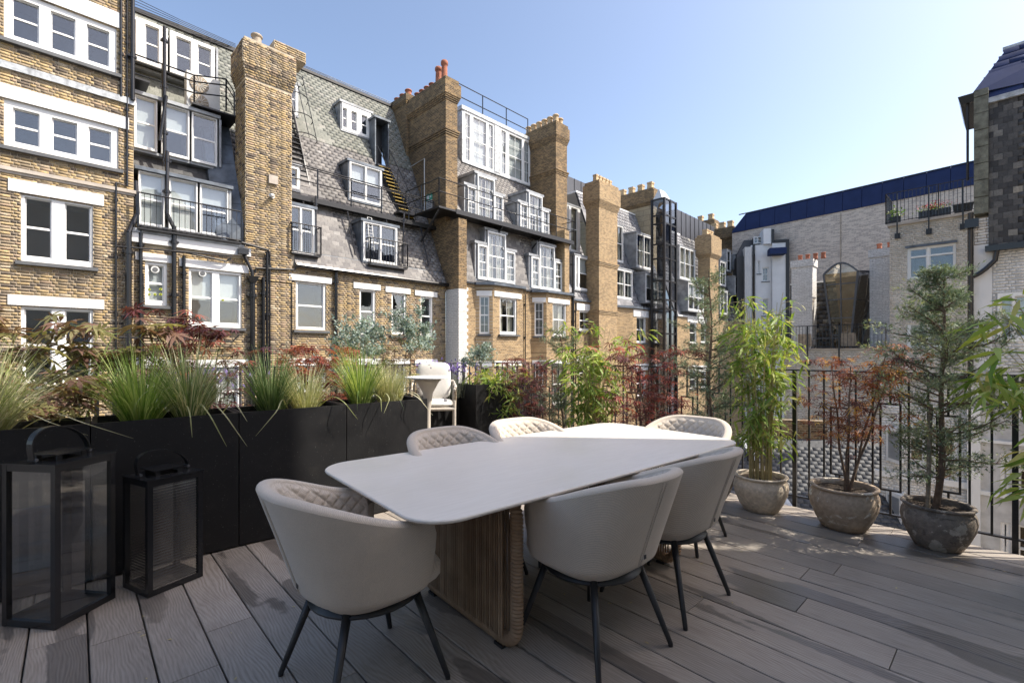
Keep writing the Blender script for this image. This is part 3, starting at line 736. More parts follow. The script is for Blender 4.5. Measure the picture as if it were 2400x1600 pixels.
zsp = FA.px(760, 335, 2.6)[1]
mansard(Cc, xC0, xC1, zf, zrC, .22, Kpitch, hs, 'slate_purple', keep=300, zsplit=zsp, mat2='slate_green', w_=.28, h_=.165)
m = MB(); m.box(xC0, xC1, dC(zrC), dC(zrC)+5, zrC, zrC+.06); m.box(xC0, xC1, dC(zrC)-.1, dC(zrC)-.001, zrC-.04, zrC+.08); Cc.part('roof_edge', m, 'black_iron')
m = MB(); m.box(xA1, xC1, 5.6, 5.8, zeC-1, zrC-.02); m.box(xC1-.2, xC1, 1.5, 5.59, zeC-1, zeC); Cc.part('back_wall', m, 'brick_far')
for k in range(3): pipe(Cc, [(xC0, dC(zrC)-.05, zrC+.12+.05*k), (xC0+3, dC(zrC)-.1, zrC+.06+.05*k), (xC1, dC(zrC)-.02, zrC+.1+.06*k)], .012, collars=False, name='roof_cable')
for u, v, a_, b_ in ((731, 392, .5, .62), (781, 413, .12, .5)):
    d = ondep(u, v, dC)-.06; x, zz = FA.px(u, v, d); m = MB(); m.hexa([(x, d, zz-b_), (x+a_, d, zz-b_), (x+a_, d+.02, zz-b_), (x, d+.02, zz-b_), (x, d+Kpitch*b_, zz), (x+a_, d+Kpitch*b_, zz), (x+a_, d+.02+Kpitch*b_, zz), (x, d+.02+Kpitch*b_, zz)]); Cc.part('roof_patch', m, 'white_paint')
for (u0, u1, v0, v1) in ((684, 752, 590, 600), (868, 955, 617, 626)):
    za = FA.px(u0, v0, -.1)[1]; xa, xb = FA.x(u0, -.15), FA.x(u1, -.15)
    railrun(Cc, [(xa, .55, za), (xa, -.15, za), (xb, -.15, za), (xb, .6, za)], h=1.0, mid=(.03,), bal=.13, post=3, name='balcony_rail')
    m = MB(); m.box(xa, xb, -.15, .6, za-.06, za-.01); Cc.part('balcony_floor', m, 'black_iron')
pipe(Cc, [pv(740, 460, .6), pv(740, 590, .1)], .04); pipe(Cc, [pv(947, 500, .5), pv(944, 618, .1)], .04)
# fire escape
FE = Thing('fire_escape', 'black iron fire escape walkway with railings crossing the slate roof below the roof door', 'fire escape', FA, (xC0, 1, 7))
zwk = FA.px(840, 490, .85)[1]
yo = .75
m = MB(); m.box(xC0-.3, xC1+.1, yo, 1.75, zwk-.13, zwk-.07); m.box(xC0-.3, xC1+.1, yo-.02, yo+.03, zwk-.18, zwk)
for i in range(60):
    xx = xC0+(xC1-xC0)*i/60; m.box(xx, xx+.03, yo+.04, 1.7, zwk-.069, zwk-.05)
FE.part('walkway', m, 'black_iron')
railrun(FE, [(xC0-.2, yo, zwk), (xC1-.1, yo, zwk)], h=1.1, mid=(.5, .93), post=1.45)
for i in range(4):
    xx = xC0+.6+i*1.7; m = MB(); m.tube([(xx, yo+.05, zwk-.15), (xx, .15, zwk-2.0)], .03, 6); FE.part('support_strut', m, 'black_iron')
# yellow treaded stair: from the roof door down to the walkway
ax, ay, az = x0+.2, ddo-.25, zb_-.1
bx, by, bz_ = FA.x(962, yo+.35), yo+.45, zwk
m = MB()
for o_ in (-.3, .3):
    m.bar((ax+o_, ay, az), (bx+o_, by, bz_), .03, .13)
    m.tube([(ax+o_, ay-.1, az+.8), (bx+o_, by-.1, bz_+.8)], .02, 6)
    for f in (0, .33, .66, 1): m.tube([(ax+(bx-ax)*f+o_, ay+(by-ay)*f-.1, az+(bz_-az)*f+.8), (ax+(bx-ax)*f+o_, ay+(by-ay)*f, az+(bz_-az)*f)], .014, 6)
FE.part('stair_stringer', m, 'black_iron')
for i in range(15):
    f = (i+.5)/15; m = MB(); px_, py_, pz_ = ax+(bx-ax)*f, ay+(by-ay)*f, az+(bz_-az)*f
    m.box(px_-.285, px_+.285, py_-.1, py_+.1, pz_-.015, pz_+.015); FE.part('tread', m, 'black_iron')
    m = MB(); m.box(px_-.285, px_+.285, py_-.13, py_-.101, pz_-.014, pz_+.014); FE.part('tread_nosing', m, 'yellow_tread')
# hooped ladder at the left end of the roof
LD = Thing('ladder', 'black hooped ladder leaning on slates just right of the broad chimney', 'ladder', FA, (xC0+.3, 2, 8))
la = Vector((FA.x(716, 1.3), 1.3, zwk)); lb = Vector((FA.x(676, 2.4), dC(zrC-1.5)-.3, zrC-1.5))
m = MB()
for o_ in (-.28, .28): m.bar(la+Vector((o_, 0, 0)), lb+Vector((o_, 0, 0)), .05, .1)
LD.part('stile', m, 'black_iron')
for i in range(22):
    p = la+(lb-la)*((i+.5)/22); m = MB(); m.box(p.x-.27, p.x+.27, p.y-.07, p.y+.07, p.z-.012, p.z+.012); LD.part('rung', m, 'black_iron')
for f in (.45, .62, .8, .97):
    p = la+(lb-la)*f; m = MB(); m.tube([(p.x+.55*math.cos(a)+.25, p.y-.1-.7*math.sin(a)*1., p.z+.3) for a in [math.pi*q/8 for q in range(9)]], .018, 6); LD.part('safety_hoop', m, 'black_iron')
m = MB()
for a in (.8, 1.57, 2.3): 
    p = la+(lb-la)*.42; q = la+(lb-la)*1.0
    m.tube([(p.x+.55*math.cos(a)+.25, p.y-.1-.7*math.sin(a), p.z+.3), (q.x+.55*math.cos(a)+.25, q.y-.1-.7*math.sin(a), q.z+.3)], .014, 6)
LD.part('hoop_bars', m, 'black_iron')
# small ladder and pole at lower dormer
m = MB(); p = pv(866, 510, .2); q = pv(872, 585, -.1)
for o_ in (-.09, .09): m.tube([(p[0]+o_, p[1], p[2]), (q[0]+o_, q[1], q[2])], .015, 6)
for i in range(10): m.tube([(p[0]-.09+(q[0]-p[0])*i/10, p[1]+(q[1]-p[1])*i/10, p[2]+(q[2]-p[2])*i/10), (p[0]+.09+(q[0]-p[0])*i/10, p[1]+(q[1]-p[1])*i/10, p[2]+(q[2]-p[2])*i/10)], .01, 5)
FE.part('drop_ladder', m, 'ac_white')

# ---- house D: cream painted stack, brick bays, lead Venetian dormers
D = Thing('brick_house', 'brick house with two canted bays and tiers of white lead clad dormer windows', 'house', FA, (FA.x(1045), 0, ZB))
w0 = -.7
xs0 = FA.x(1045, 0); xs1 = FA.x(1072, 0)
ztop = FA.px(1045, 178, 0)[1]
# tall flank wall: front stack and rear stack
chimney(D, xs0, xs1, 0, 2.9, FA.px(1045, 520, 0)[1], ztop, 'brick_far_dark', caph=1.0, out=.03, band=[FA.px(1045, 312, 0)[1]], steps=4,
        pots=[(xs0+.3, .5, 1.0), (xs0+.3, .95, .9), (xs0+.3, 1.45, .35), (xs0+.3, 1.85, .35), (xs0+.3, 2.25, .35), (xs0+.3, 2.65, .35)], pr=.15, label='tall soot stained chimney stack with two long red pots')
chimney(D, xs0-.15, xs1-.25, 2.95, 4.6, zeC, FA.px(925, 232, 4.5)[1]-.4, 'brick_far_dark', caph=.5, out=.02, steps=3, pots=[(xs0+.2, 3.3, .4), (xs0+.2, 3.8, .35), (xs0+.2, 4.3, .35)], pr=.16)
zst = FA.px(1045, 520, 0)[1]; zpt = FA.px(1069, 675, -.9)[1]
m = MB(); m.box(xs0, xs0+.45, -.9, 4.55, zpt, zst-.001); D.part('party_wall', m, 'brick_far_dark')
m = MB(); m.box(xs0-.005, xs0+.455, -.905, 0.0, ZB, zpt-.001); D.part('painted_wall', m, 'brick_painted', label='cream painted brick base of the party wall')
m = MB()
zz = -1.5; i = 0
while zz < zpt: m.box(xs0+.456, xs0+.456+(.22 if i % 2 else .12), w0-.03, w0-.001, zz, zz+.14); zz += .15; i += 1
D.part('painted_quoin', m, 'white_paint')
xD0, xD1 = xs0+.455, FA.x(1345, w0)
zeD = FA.px(1100, 665, w0)[1]
bay_d = w0-.55
bays = []
for (ua, ub, uc) in ((1113, 1155, 1226), (1243, 1281, 1338)):
    xb, xc = FA.x(ub, bay_d), FA.x(uc, bay_d); xa = xb-.55; bays.append((xa, xb, xc))
holesD = [(b[0]+.02, b[2]+.5, ZB, zeD) for b in bays]
wallseg(D, xD0, xD1, ZB, zeD, w0, holesD, 'brick_far')
def cant(T, x0, y0, x1, y1, z0, z1, hol, mat, thick=.25, name='bay_wall'):
    """wall strip between two plan points with holes (fraction a, fraction b, z0, z1)"""
    L = math.hypot(x1-x0, y1-y0); ex, ey = (x1-x0)/L, (y1-y0)/L; nx, ny = -ey, ex
    m = MB()
    for a, b, c, e in cells(0, L, z0, z1, hol):
        m.hexa([(x0+ex*a, y0+ey*a, c), (x0+ex*b, y0+ey*b, c), (x0+ex*b+nx*thick, y0+ey*b+ny*thick, c), (x0+ex*a+nx*thick, y0+ey*a+ny*thick, c),
                (x0+ex*a, y0+ey*a, e), (x0+ex*b, y0+ey*b, e), (x0+ex*b+nx*thick, y0+ey*b+ny*thick, e), (x0+ex*a+nx*thick, y0+ey*a+ny*thick, e)])
    T.part(name, m, mat); return L
def rot_win(T, x0, y0, x1, y1, a, b, z0, z1, mat='white_paint', gz=4, gx=2):
    """window set in a canted bay side, built as real bars and panes"""
    L = math.hypot(x1-x0, y1-y0); ex, ey = (x1-x0)/L, (y1-y0)/L; nx, ny = -ey, ex
    def bx(m, p, q, s, t, c, e): m.hexa([(x0+ex*i+nx*k, y0+ey*i+ny*k, zz_) for zz_ in (c, e) for (i, k) in ((p, s), (q, s), (q, t), (p, t))])
    m = MB()
    for p, q, c, e in ((a, a+.06, z0, z1), (b-.06, b, z0, z1), (a+.06, b-.06, z0, z0+.09), (a+.06, b-.06, z1-.06, z1), (a+.06, b-.06, (z0+z1)/2-.03, (z0+z1)/2+.03)): bx(m, p, q, .04, .1, c, e)
    for i in range(1, gz): c = z0+(z1-z0)*i/gz; bx(m, a+.06, b-.06, .055, .085, c-.011, c+.011)
    for i in range(1, gx): c = a+(b-a)*i/gx; bx(m, c-.011, c+.011, .052, .088, z0+.09, z1-.06)
    wn = T.part('window', m, mat)
    m = MB(); bx(m, a+.05, b-.05, .068, .072, z0+.05, z1-.05); T.part('pane', m, 'window_glass', wn)
    m = MB(); bx(m, a, b, .5, .52, z0, z1); T.part('room', m, 'room_dark', wn)
    m = MB(); bx(m, a-.08, b+.08, -.08, .04, z0-.1, z0-.005); T.part('sill', m, 'sill_paint', wn)
    m = MB(); bx(m, a-.12, b+.12, -.012, .03, z1+.003, z1+.24); T.part('lintel', m, 'white_paint', wn)
zl = [(FA.px(1168, 696, bay_d+.1)[1], FA.px(1168, 783, bay_d+.1)[1]), (FA.px(1168, 858, bay_d+.1)[1], FA.px(1168, 965, bay_d+.1)[1])]
for bi, ((xa, xb, xc), (ua, ub, la_, lb_)) in enumerate(zip(bays, ((1168, 1208, 1158, 1221), (1292, 1324, 1284, 1334)))):
    hz = [(FA.x(ua, bay_d+.1), FA.x(ub, bay_d+.1), b_, t_) for t_, b_ in zl]
    L = math.hypot(xb-xa, .55)
    sidez = [(L*.22, L*.8, b_, t_) for t_, b_ in zl]
    wallseg(D, xb, xc, ZB, zeD-.02, bay_d, hz, 'brick_far', thick=.25, name='bay_wall')
    cant(D, xa, w0, xb, bay_d, ZB, zeD-.02, sidez, 'brick_far')
    cant(D, xc, bay_d, xc+.55, w0, ZB, zeD-.02, [], 'brick_far')
    for (t_, b_), h_ in zip(zl, hz):
        window(D, 0, 0, 0, 0, d=bay_d+.1, xz=h_, grid=(2, 1), margin=(.06, .1), curtain='pleats', sill=True, lintel=(la_, lb_, .24))
        rot_win(D, xa, w0, xb, bay_d, L*.22, L*.8, b_, t_)
    m = MB(); e = .16
    P = [(xa-.1, w0-e), (xb-.04, bay_d-e), (xc+.04, bay_d-e), (xc+.65, w0-e)]
    ring0 = [(x, y, zeD-.02) for x, y in P]+[(xc+.65, .2, zeD-.02), (xa-.1, .2, zeD-.02)]
    ring1 = [(x, y, zeD+.1) for x, y in P]+[(xc+.65, .2, zeD+.1), (xa-.1, .2, zeD+.1)]
    n = 6; m.add(ring0+ring1, [tuple(range(n))[::-1], tuple(range(n, 2*n))]+[(i, (i+1) % n, (i+1) % n+n, i+n) for i in range(n)])
    D.part('bay_cornice', m, 'lead_dark')
m = MB(); m.box(xD0, xD1, w0-.1, .25, zeD+.001, zeD+.08); D.part('gutter', m, 'black_metal')
vpipe(D, 1231, 690, 1000, d=w0-.08, r=.03); vpipe(D, 1226, 690, 1000, d=w0-.05, r=.02)
KD1, KD2 = .16, .56; zkD = FA.px(1085, 497, w0)[1]
dD = lambda z: w0+.25+(KD1*(z-zeD-.08) if z < zkD else KD1*(zkD-zeD-.08)+KD2*(z-zkD))
hs = []
def venetian(T, c, l, r, df, vb, f_=FA, add=-.05, cg=(4, 4), sg=(2, 3)):
    """tall middle window with lower side lights, each under its own lead box. c, l, r = (u0, u1, vt)"""
    d = ondep(c[0], vb, df)+add
    _, z0 = f_.px(c[0], vb, d); out = []
    for (u0, u1, vt), gg in ((l, sg), (c, cg), (r, sg)):
        xx0, zz1 = f_.px(u0, vt, d); xx1 = f_.x(u1, d)
        window(T, 0, 0, 0, 0, d=d-(.0 if gg == cg else -.012), xz=(xx0-.05, xx1+.05, z0, zz1), sash=[(u0, u1)], grid=(gg[0], gg[1]//2 if gg[1] > 3 else 2), curtain='pleats' if gg == cg else 'full', margin=(.07, .1), fr=f_)
        out.append((xx0, xx1, zz1, d))
    for i, (a, b, t_, dd) in enumerate(out):
        a2, b2 = (a-.1, b+.1)
        dormer(T, a2, b2, z0+(.0 if i != 1 else .0), t_+.03, dd+.04, df, 'lead', top=.12, t=.07)
    hs.append((out[0][0]-.1, out[2][1]+.1, z0, max(out[0][2], out[2][2]))); hs.append((out[1][0]-.1, out[1][1]+.1, z0, out[1][2]))
venetian(D, (1144, 1182, 541), (1121, 1139, 572), (1186, 1204, 588), dD, 657)
venetian(D, (1265, 1297, 572), (1246, 1261, 601), (1300, 1315, 612), dD, 677)
venetian(D, (1120, 1156, 409), (1096, 1113, 436), (1160, 1176, 456), dD, 512)
venetian(D, (1240, 1268, 452), (1220, 1234, 476), (1272, 1284, 492), dD, 552)
# long top dormer
dt = ondep(1088, 380, dD)-.1; xx0, zt_ = FA.px(1086, 258, dt); zb_ = FA.px(1086, 378, dt)[1]; xx1 = FA.x(1246, dt)
window(D, 0, 0, 0, 0, d=dt, xz=(xx0, xx1, zb_, zt_), sash=[(1089, 1101), (1108, 1139), (1144, 1155), (1174, 1185), (1192, 1223), (1228, 1239)], grid=(2, 2), margin=(.12, .1), curtain='blind', proud=.03)  # pale blinds added here in place of sky reflected in the panes
dormer(D, xx0, xx1, zb_, zt_, dt-.02, dD, 'zinc_weathered', top=.2, t=.1)
xm0, xm1 = FA.x(1158, dt), FA.x(1171, dt); m = MB(); m.box(xm0, xm1, dt-.07, dt-.031, zb_+.05, zt_-.05); D.part('lead_panel', m, 'zinc_weathered')
hs.append((xx0-.03, xx1+.03, zb_, zt_))
zrD = zt_+.25
mansard(D, xs1-.4, FA.x(1338, -.5), zeD+.08, zkD, w0+.25, KD1, hs, 'slate_purple', keep=200, w_=.26, h_=.17)
mansard(D, xs1-.4, FA.x(1303, 0), zkD+.001, zrD, dD(zkD), KD2, hs, 'slate_purple', keep=100, w_=.26, h_=.17)
m = MB(); m.box(xs1, FA.x(1300, 0)+.3, dD(zrD), dD(zrD)+6, zrD, zrD+.1); m.box(xs1, FA.x(1300, 0)+.3, dD(zrD)-.15, dD(zrD)-.001, zrD-.08, zrD+.12); D.part('roof_edge', m, 'white_paint')
ytr = dt+.15
railrun(D, [(FA.x(1070, ytr), ytr, zrD+.1), (FA.x(1237, ytr), ytr, zrD+.1)], h=1.0, mid=(.35,), post=2.1, r=.025, name='roof_rail')
# walkway continuing over house D
W2_ = Thing('walkway', 'black iron walkway on brackets passing in front of the lead Venetian dormers', 'walkway', FA, (xs0, 0, 7))
zw2 = FA.px(1085, 497, w0)[1]; y2 = w0-.15
m = MB(); xe = FA.x(1345, y2); m.box(xs0-.1, xe, y2, .6, zw2-.13, zw2-.05); m.box(xs0-.1, xe, y2-.02, y2+.04, zw2-.2, zw2); m.box(xs0-1.0, xs0-.101, y2, .8, zw2-.13, zw2-.05)
m.box(xs0-1.0, xs0-.9, y2+.1, 1.8, zw2-.129, zw2-.051); m.box(xs0-1.8, xs0-1.001, .9, 1.8, zw2-.13, zw2-.05)
W2_.part('deck_plate', m, 'black_iron')
railrun(W2_, [(xs0-1.0, 1.7, zw2), (xs0-1.0, y2, zw2), (xe, y2, zw2), (xe, .4, zw2)], h=1.1, mid=(.5,), post=1.6)
for xx in (xs0-.9, xs0+2.8, xs0+5.6, xs0+8):
    m = MB(); m.bar((xx, y2+.1, zw2-.15), (xx, .6, zw2-1.3), .06, .08); W2_.part('bracket', m, 'black_iron')
x, zz = FA.px(1000, 472, 1.2)
SG = Thing('sign', 'small green and white safety sign on the sooty flank wall above the walkway', 'sign', FA, (xs0, 1.2, zz))
m = MB(); m.box(xs0-.03, xs0-.01, 1.0, 1.45, zz+.1, zz+.38); SG.part('green_panel', m, 'green_sign')
m = MB(); m.box(xs0-.03, xs0-.01, 1.0, 1.45, zz-.3, zz+.09); SG.part('white_panel', m, 'ac_white')
m = MB(); m.box(xs0-.035, xs0-.031, 1.22, 1.4, zz+.14, zz+.34); m.box(xs0-.035, xs0-.031, 1.06, 1.16, zz+.2, zz+.28); SG.part('pictogram', m, 'white_paint')
m = MB()
for i in range(4): m.box(xs0-.035, xs0-.031, 1.05, 1.4, zz-.24+i*.075, zz-.215+i*.075)
SG.part('text_lines', m, 'sill_paint')
pipe(D, [(xs0-.03, 1.6, zw2), (xs0-.03, 1.6, FA.px(975, 365, 1.6)[1]), (xs0-.03, 2.7, FA.px(975, 368, 1.6)[1])], .025, mat='ac_white', collars=False, name='conduit')

# ---- house E: between the potted stack and the square potted chimney
E_ = Thing('brick_house', 'brick house with tall curtained windows either side of a broad chimney with square pots', 'house', FA, (FA.x(1345), 0, ZB))
xe0 = FA.x(1303, 0)
zt_ = FA.px(1303, 283, 0)[1]
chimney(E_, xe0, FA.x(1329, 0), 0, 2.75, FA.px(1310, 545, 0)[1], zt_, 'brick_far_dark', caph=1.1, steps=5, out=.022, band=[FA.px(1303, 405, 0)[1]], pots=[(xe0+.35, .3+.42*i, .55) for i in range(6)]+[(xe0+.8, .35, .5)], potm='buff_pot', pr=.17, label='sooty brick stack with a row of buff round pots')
m = MB(); m.box(xe0-.1, xe0+.3, w0, 3.0, ZB, FA.px(1310, 546, 0)[1]); E_.part('party_wall', m, 'brick_far')
dE = lambda z: 0.0+.42*(z-zeE)
zeE = FA.px(1350, 705, 0)[1]
xE0, xE1 = xe0+.3, FA.x(1450, 0)
hE = [hole(FA, 1355, 1382, 727, 775, .1), hole(FA, 1355, 1382, 850, 900, .1)]
wallseg(E_, xE0, xE1, ZB, zeE, 0, hE, 'brick_far')
window(E_, 1355, 1382, 727, 775, d=.1, lintel=(1351, 1390, .4), sill=True, grid=(2, 1), curtain='pleats'); window(E_, 1355, 1382, 850, 900, d=.1, lintel=(1351, 1390, .4), grid=(2, 1))
hs = []
hs.append(dormwin(E_, 1346, 1382, 598, 678, dE, sash=[(1349, 1353), (1357, 1378)], curtain=.5, add=-.1))
hs.append(dormwin(E_, 1325, 1358, 478, 586, dE, sash=[(1328, 1332), (1337, 1352)], curtain='full', add=-.1))
zrE = FA.px(1350, 455, 3)[1]
xE2 = FA.x(1380, 0)
mansard(E_, xE0, FA.x(1410, 0), zeE+.02, zrE, 0, .42, hs, 'slate_grey', keep=60, w_=.35, h_=.28)
m = MB(); m.box(xE0, FA.x(1420, 0), dE(zrE)-.1, dE(zrE)+3, zrE, zrE+.12); E_.part('roof_edge', m, 'white_paint')
m = MB(); xx = FA.x(1330, 4.5); zz = FA.px(1330, 412, 4.5)[1]; m.box(xx-2, FA.x(1420, 4.5), 4.5, 6, zrE, zz); E_.part('roof_plant_screen', m, 'zinc_panel')
for q in range(1, 6):
    m = MB(); xq = xx+(FA.x(1420, 4.5)-xx)*q/6; m.box(xq-.02, xq+.02, 4.47, 4.499, zrE+.2, zz); E_.part('panel_joint', m, 'black_iron')
m = MB(); m.box(xE0, xE1, -.12, .2, zeE+.0, zeE+.1); E_.part('gutter', m, 'lead_dark')
vpipe(E_, 1343, 600, 1000, d=w0-.1, r=.07); vpipe(E_, 1349, 710, 900, d=-.1, r=.04)
xf0, xf1 = FA.x(1404, w0), FA.x(1447, w0)
zt_ = FA.px(1404, 421, w0)[1]
chimney(E_, xf0, xf1, w0, w0+.95, ZB, zt_, 'brick_far', caph=1.6, steps=6, out=.024, band=[FA.px(1400, 620, w0)[1], FA.px(1400, 735, w0)[1]], sq=True, pots=[(xf0+.25+.36*i, w0+.4, .45) for i in range(5)], potm='buff_pot', pr=.14, label='broad yellow brick chimney with a row of square buff pots')

# ---- house F: bay house beside the glass lift
F_ = Thing('brick_house', 'brick bay fronted house with grey slate and lead dormers left of the glass lift tower', 'house', FA, (xf1, 0, ZB))
xF1 = FA.x(1562, 0)
wF = 0.0; zeF = FA.px(1450, 722, 0)[1]
xb0, xb1 = FA.x(1483, -.6), FA.x(1562, -.6)
wins_f = [(1489, 1511, 742, 803, 1484, 1520), (1532, 1552, 750, 803, 1527, 1560), (1489, 1511, 868, 930, 1484, 1520), (1532, 1552, 868, 930, 1527, 1560)]
hF = [hole(FA, a, b, c, d_, -.5) for a, b, c, d_, _, _ in wins_f]
wallseg(F_, xb0, xb1, ZB, zeF, -.6, hF, 'brick_far', name='bay_wall')
cant(F_, xf1, 0, xb0, -.6, ZB, zeF, [], 'brick_far')
for a, b, c, d_, l0, l1_ in wins_f: window(F_, a, b, c, d_, d=-.5, grid=(2, 1), curtain='pleats', lintel=(l0, l1_, .45), sill=True, margin=(.07, .1))
m = MB(); m.box(xb0-.1, xb1+.1, -.75, .3, zeF+.001, zeF+.15); m.hexa([(xf1, -.1, zeF), (xb0-.101, -.74, zeF), (xb0-.101, .3, zeF), (xf1, .3, zeF), (xf1, -.1, zeF+.149), (xb0-.101, -.74, zeF+.149), (xb0-.101, .3, zeF+.149), (xf1, .3, zeF+.149)]); F_.part('cornice', m, 'lead_dark')
dF = lambda z: -.3+.36*(z-zeF)
hs = []
hs.append(dormwin(F_, 1443, 1481, 628, 698, dF, sash=2, grid=(1, 1), curtain='pleats', add=-.05, margin=(.1, .12)))
hs.append(dormwin(F_, 1512, 1545, 640, 708, dF, sash=2, grid=(1, 1), curtain=.5, add=-.5, margin=(.1, .12)))
hs.append(dormwin(F_, 1440, 1459, 525, 612, dF, sash=1, curtain='pleats', add=-.1))
hs.append(dormwin(F_, 1491, 1525, 545, 625, dF, sash=2, curtain='pleats', add=-.6, margin=(.1, .12)))
zrF = FA.px(1480, 510, 3)[1]
mansard(F_, xf1, xF1, zeF+.15, zrF, -.3, .36, hs, 'slate_grey', keep=80, w_=.35, h_=.28)
m = MB(); m.box(xf1, xF1, dF(zrF)-.05, dF(zrF)+4, zrF, zrF+.12); F_.part('roof_edge', m, 'white_paint')
# limestone flank chimney behind
xg = FA.x(1530, 1.0)
zt_ = FA.px(1530, 440, 1.0)[1]
chimney(F_, xg, xg+1.0, 1.0, 8.2, zeF+2, zt_, 'ashlar', caph=1.3, capm='brick_far_dark', steps=4, out=.05, sq=True, pots=[(xg+.4, 1.4+.82*i, .6) for i in range(8)], potm='buff_pot', pr=.22, label='wide stone block chimney with sooty brick top')

# ---- glass lift tower
LT = Thing('lift_tower', 'tall black steel and glass lift tower standing against the terrace', 'lift tower', FA, (FA.x(1557, -1.6), -1.6, ZB))
lx0, lx1 = FA.x(1557, -1.8), FA.x(1584, -1.8); ly0, ly1 = -1.8, -.9; ltz = FA.px(1557, 462, -1.8)[1]
fr_ = MB()
for xx in (lx0, (lx0+lx1)/2, lx1):
    fr_.box(xx-.07, xx+.07, ly0-.07, ly0+.07, ZB, ltz)
for xx in (lx0, lx1): fr_.box(xx-.07, xx+.07, ly1-.07, ly1+.07, ZB, ltz)
LT.part('steel_frame', fr_, 'black_iron')
vs_ = [462, 500, 520, 568, 602, 655, 700, 722, 780, 830]
zs_ = [FA.px(1557, v, -1.8)[1] for v in vs_]+[-2, -4.5, -7]
for zz in zs_:
    m = MB(); m.box(lx0+.071, (lx0+lx1)/2-.071, ly0-.05, ly0+.05, zz-.1, zz); m.box((lx0+lx1)/2+.071, lx1-.071, ly0-.05, ly0+.05, zz-.1, zz); m.box(lx0-.05, lx0+.05, ly0+.071, ly1-.071, zz-.1, zz); LT.part('cross_bar', m, 'black_iron')
for i in range(len(zs_)-1):
    for a, b in ((lx0+.07, (lx0+lx1)/2-.07), ((lx0+lx1)/2+.07, lx1-.07)):
        m = MB(); m.box(a, b, ly0-.01, ly0+.01, zs_[i+1]+.002, zs_[i]-.102); LT.part('pane', m, 'lift_glass')
    m = MB(); m.box(lx0-.01, lx0+.01, ly0+.07, ly1-.07, zs_[i+1]+.002, zs_[i]-.102); LT.part('pane', m, 'lift_glass')
m = MB(); m.box(lx0+.3, lx1-.3, ly1-.3, ly1-.2, ZB, ltz-.5)
for zz in np.arange(-6, ltz-1, 1.3): m.box(lx0+.35, lx1-.35, ly0+.5, ly1-.3, zz, zz+.06)
LT.part('guide_rails', m, 'grey_steel')
m = MB(); m.box(lx0+.25, lx1-.25, ly0+.3, ly1-.15, zs_[3], zs_[3]+2.2); LT.part('lift_car', m, 'grey_steel')
m = MB(); m.hexa([(lx0+.1, ly0+.2, ltz+.001), (lx1-.1, ly0+.2, ltz+.001), (lx1-.1, ly1, ltz+.001), (lx0+.1, ly1, ltz+.001), (lx0+.5, ly0+.6, ltz+.8), (lx1-.4, ly0+.6, ltz+.8), (lx1-.4, ly1-.2, ltz+.8), (lx0+.5, ly1-.2, ltz+.8)]); LT.part('roof_hood', m, 'ac_white')

# ---- house G: right of the lift
G_ = Thing('brick_house', 'brick house right of the glass lift tower with dark zinc attic screen', 'house', FA, (FA.x(1590), 0, ZB))
gx0, gx1 = FA.x(1587, 0), FA.x(1682, 0)
zeG = FA.px(1600, 742, 0)[1]
hG = [hole(FA, 1614, 1630, 755, 805, .1), hole(FA, 1640, 1652, 757, 803, .1), hole(FA, 1614, 1630, 870, 910, .1), hole(FA, 1640, 1652, 870, 910, .1)]
wallseg(G_, gx0, gx1, ZB, zeG, 0, hG, 'brick_far')
for a, b, c, d_ in ((1614, 1630, 755, 805), (1640, 1652, 757, 803), (1614, 1630, 870, 910), (1640, 1652, 870, 910)): window(G_, a, b, c, d_, d=.1, lintel=(a-3, b+5, .5), sill=True, margin=(.08, .12))
dG = lambda z: .1+.34*(z-zeG)
hs = []
hs.append(dormwin(G_, 1592, 1628, 576, 652, dG, sash=3, curtain='pleats', add=-.4, margin=(.1, .14)))
hs.append(dormwin(G_, 1612, 1648, 662, 727, dG, sash=3, curtain=.5, add=-.7, margin=(.1, .14)))
zrG = FA.px(1600, 558, 3)[1]
mansard(G_, gx0, FA.x(1664, 0), zeG+.1, zrG, .1, .34, hs, 'slate_grey', keep=40, w_=.4, h_=.32)
m = MB(); m.box(gx0, gx1, -.1, .3, zeG, zeG+.12); m.box(gx0, FA.x(1664, 0), dG(zrG)-.06, dG(zrG)+4, zrG, zrG+.15); G_.part('roof_edge', m, 'white_paint')
sx0, sx1 = FA.x(1586, 4.2), FA.x(1674, 4.2); zz = FA.px(1586, 490, 4.2)[1]
m = MB(); m.box(sx0, sx1, 4.2, 6, zrG, zz); G_.part('attic_screen', m, 'zinc_panel')
for q in range(1, 9):
    m = MB(); xq = sx0+(sx1-sx0)*q/9; m.box(xq-.03, xq+.03, 4.16, 4.199, zrG+.2, zz); G_.part('panel_joint', m, 'black_iron')
hx0, hx1 = FA.x(1664, -.3), FA.x(1684, -.3)
zt_ = FA.px(1664, 548, -.3)[1]
chimney(G_, hx0, hx1, -.3, .75, ZB, zt_, 'brick_far', caph=2.0, steps=5, out=.04, band=[FA.px(1664, 668, -.3)[1]], sq=True, pots=[(hx0+.3+.5*i, .2, .5) for i in range(3)], potm='buff_pot', pr=.22)
kx = FA.x(1672, 6); zt_ = FA.px(1672, 513, 6)[1]
chimney(G_, kx, kx+1.4, 6, 12, zrG, zt_, 'brick_far_dark', caph=1.2, steps=4, out=.06, sq=True, pots=[(kx+.6, 6.5+1.3*i, .8) for i in range(4)], potm='buff_pot', pr=.3)

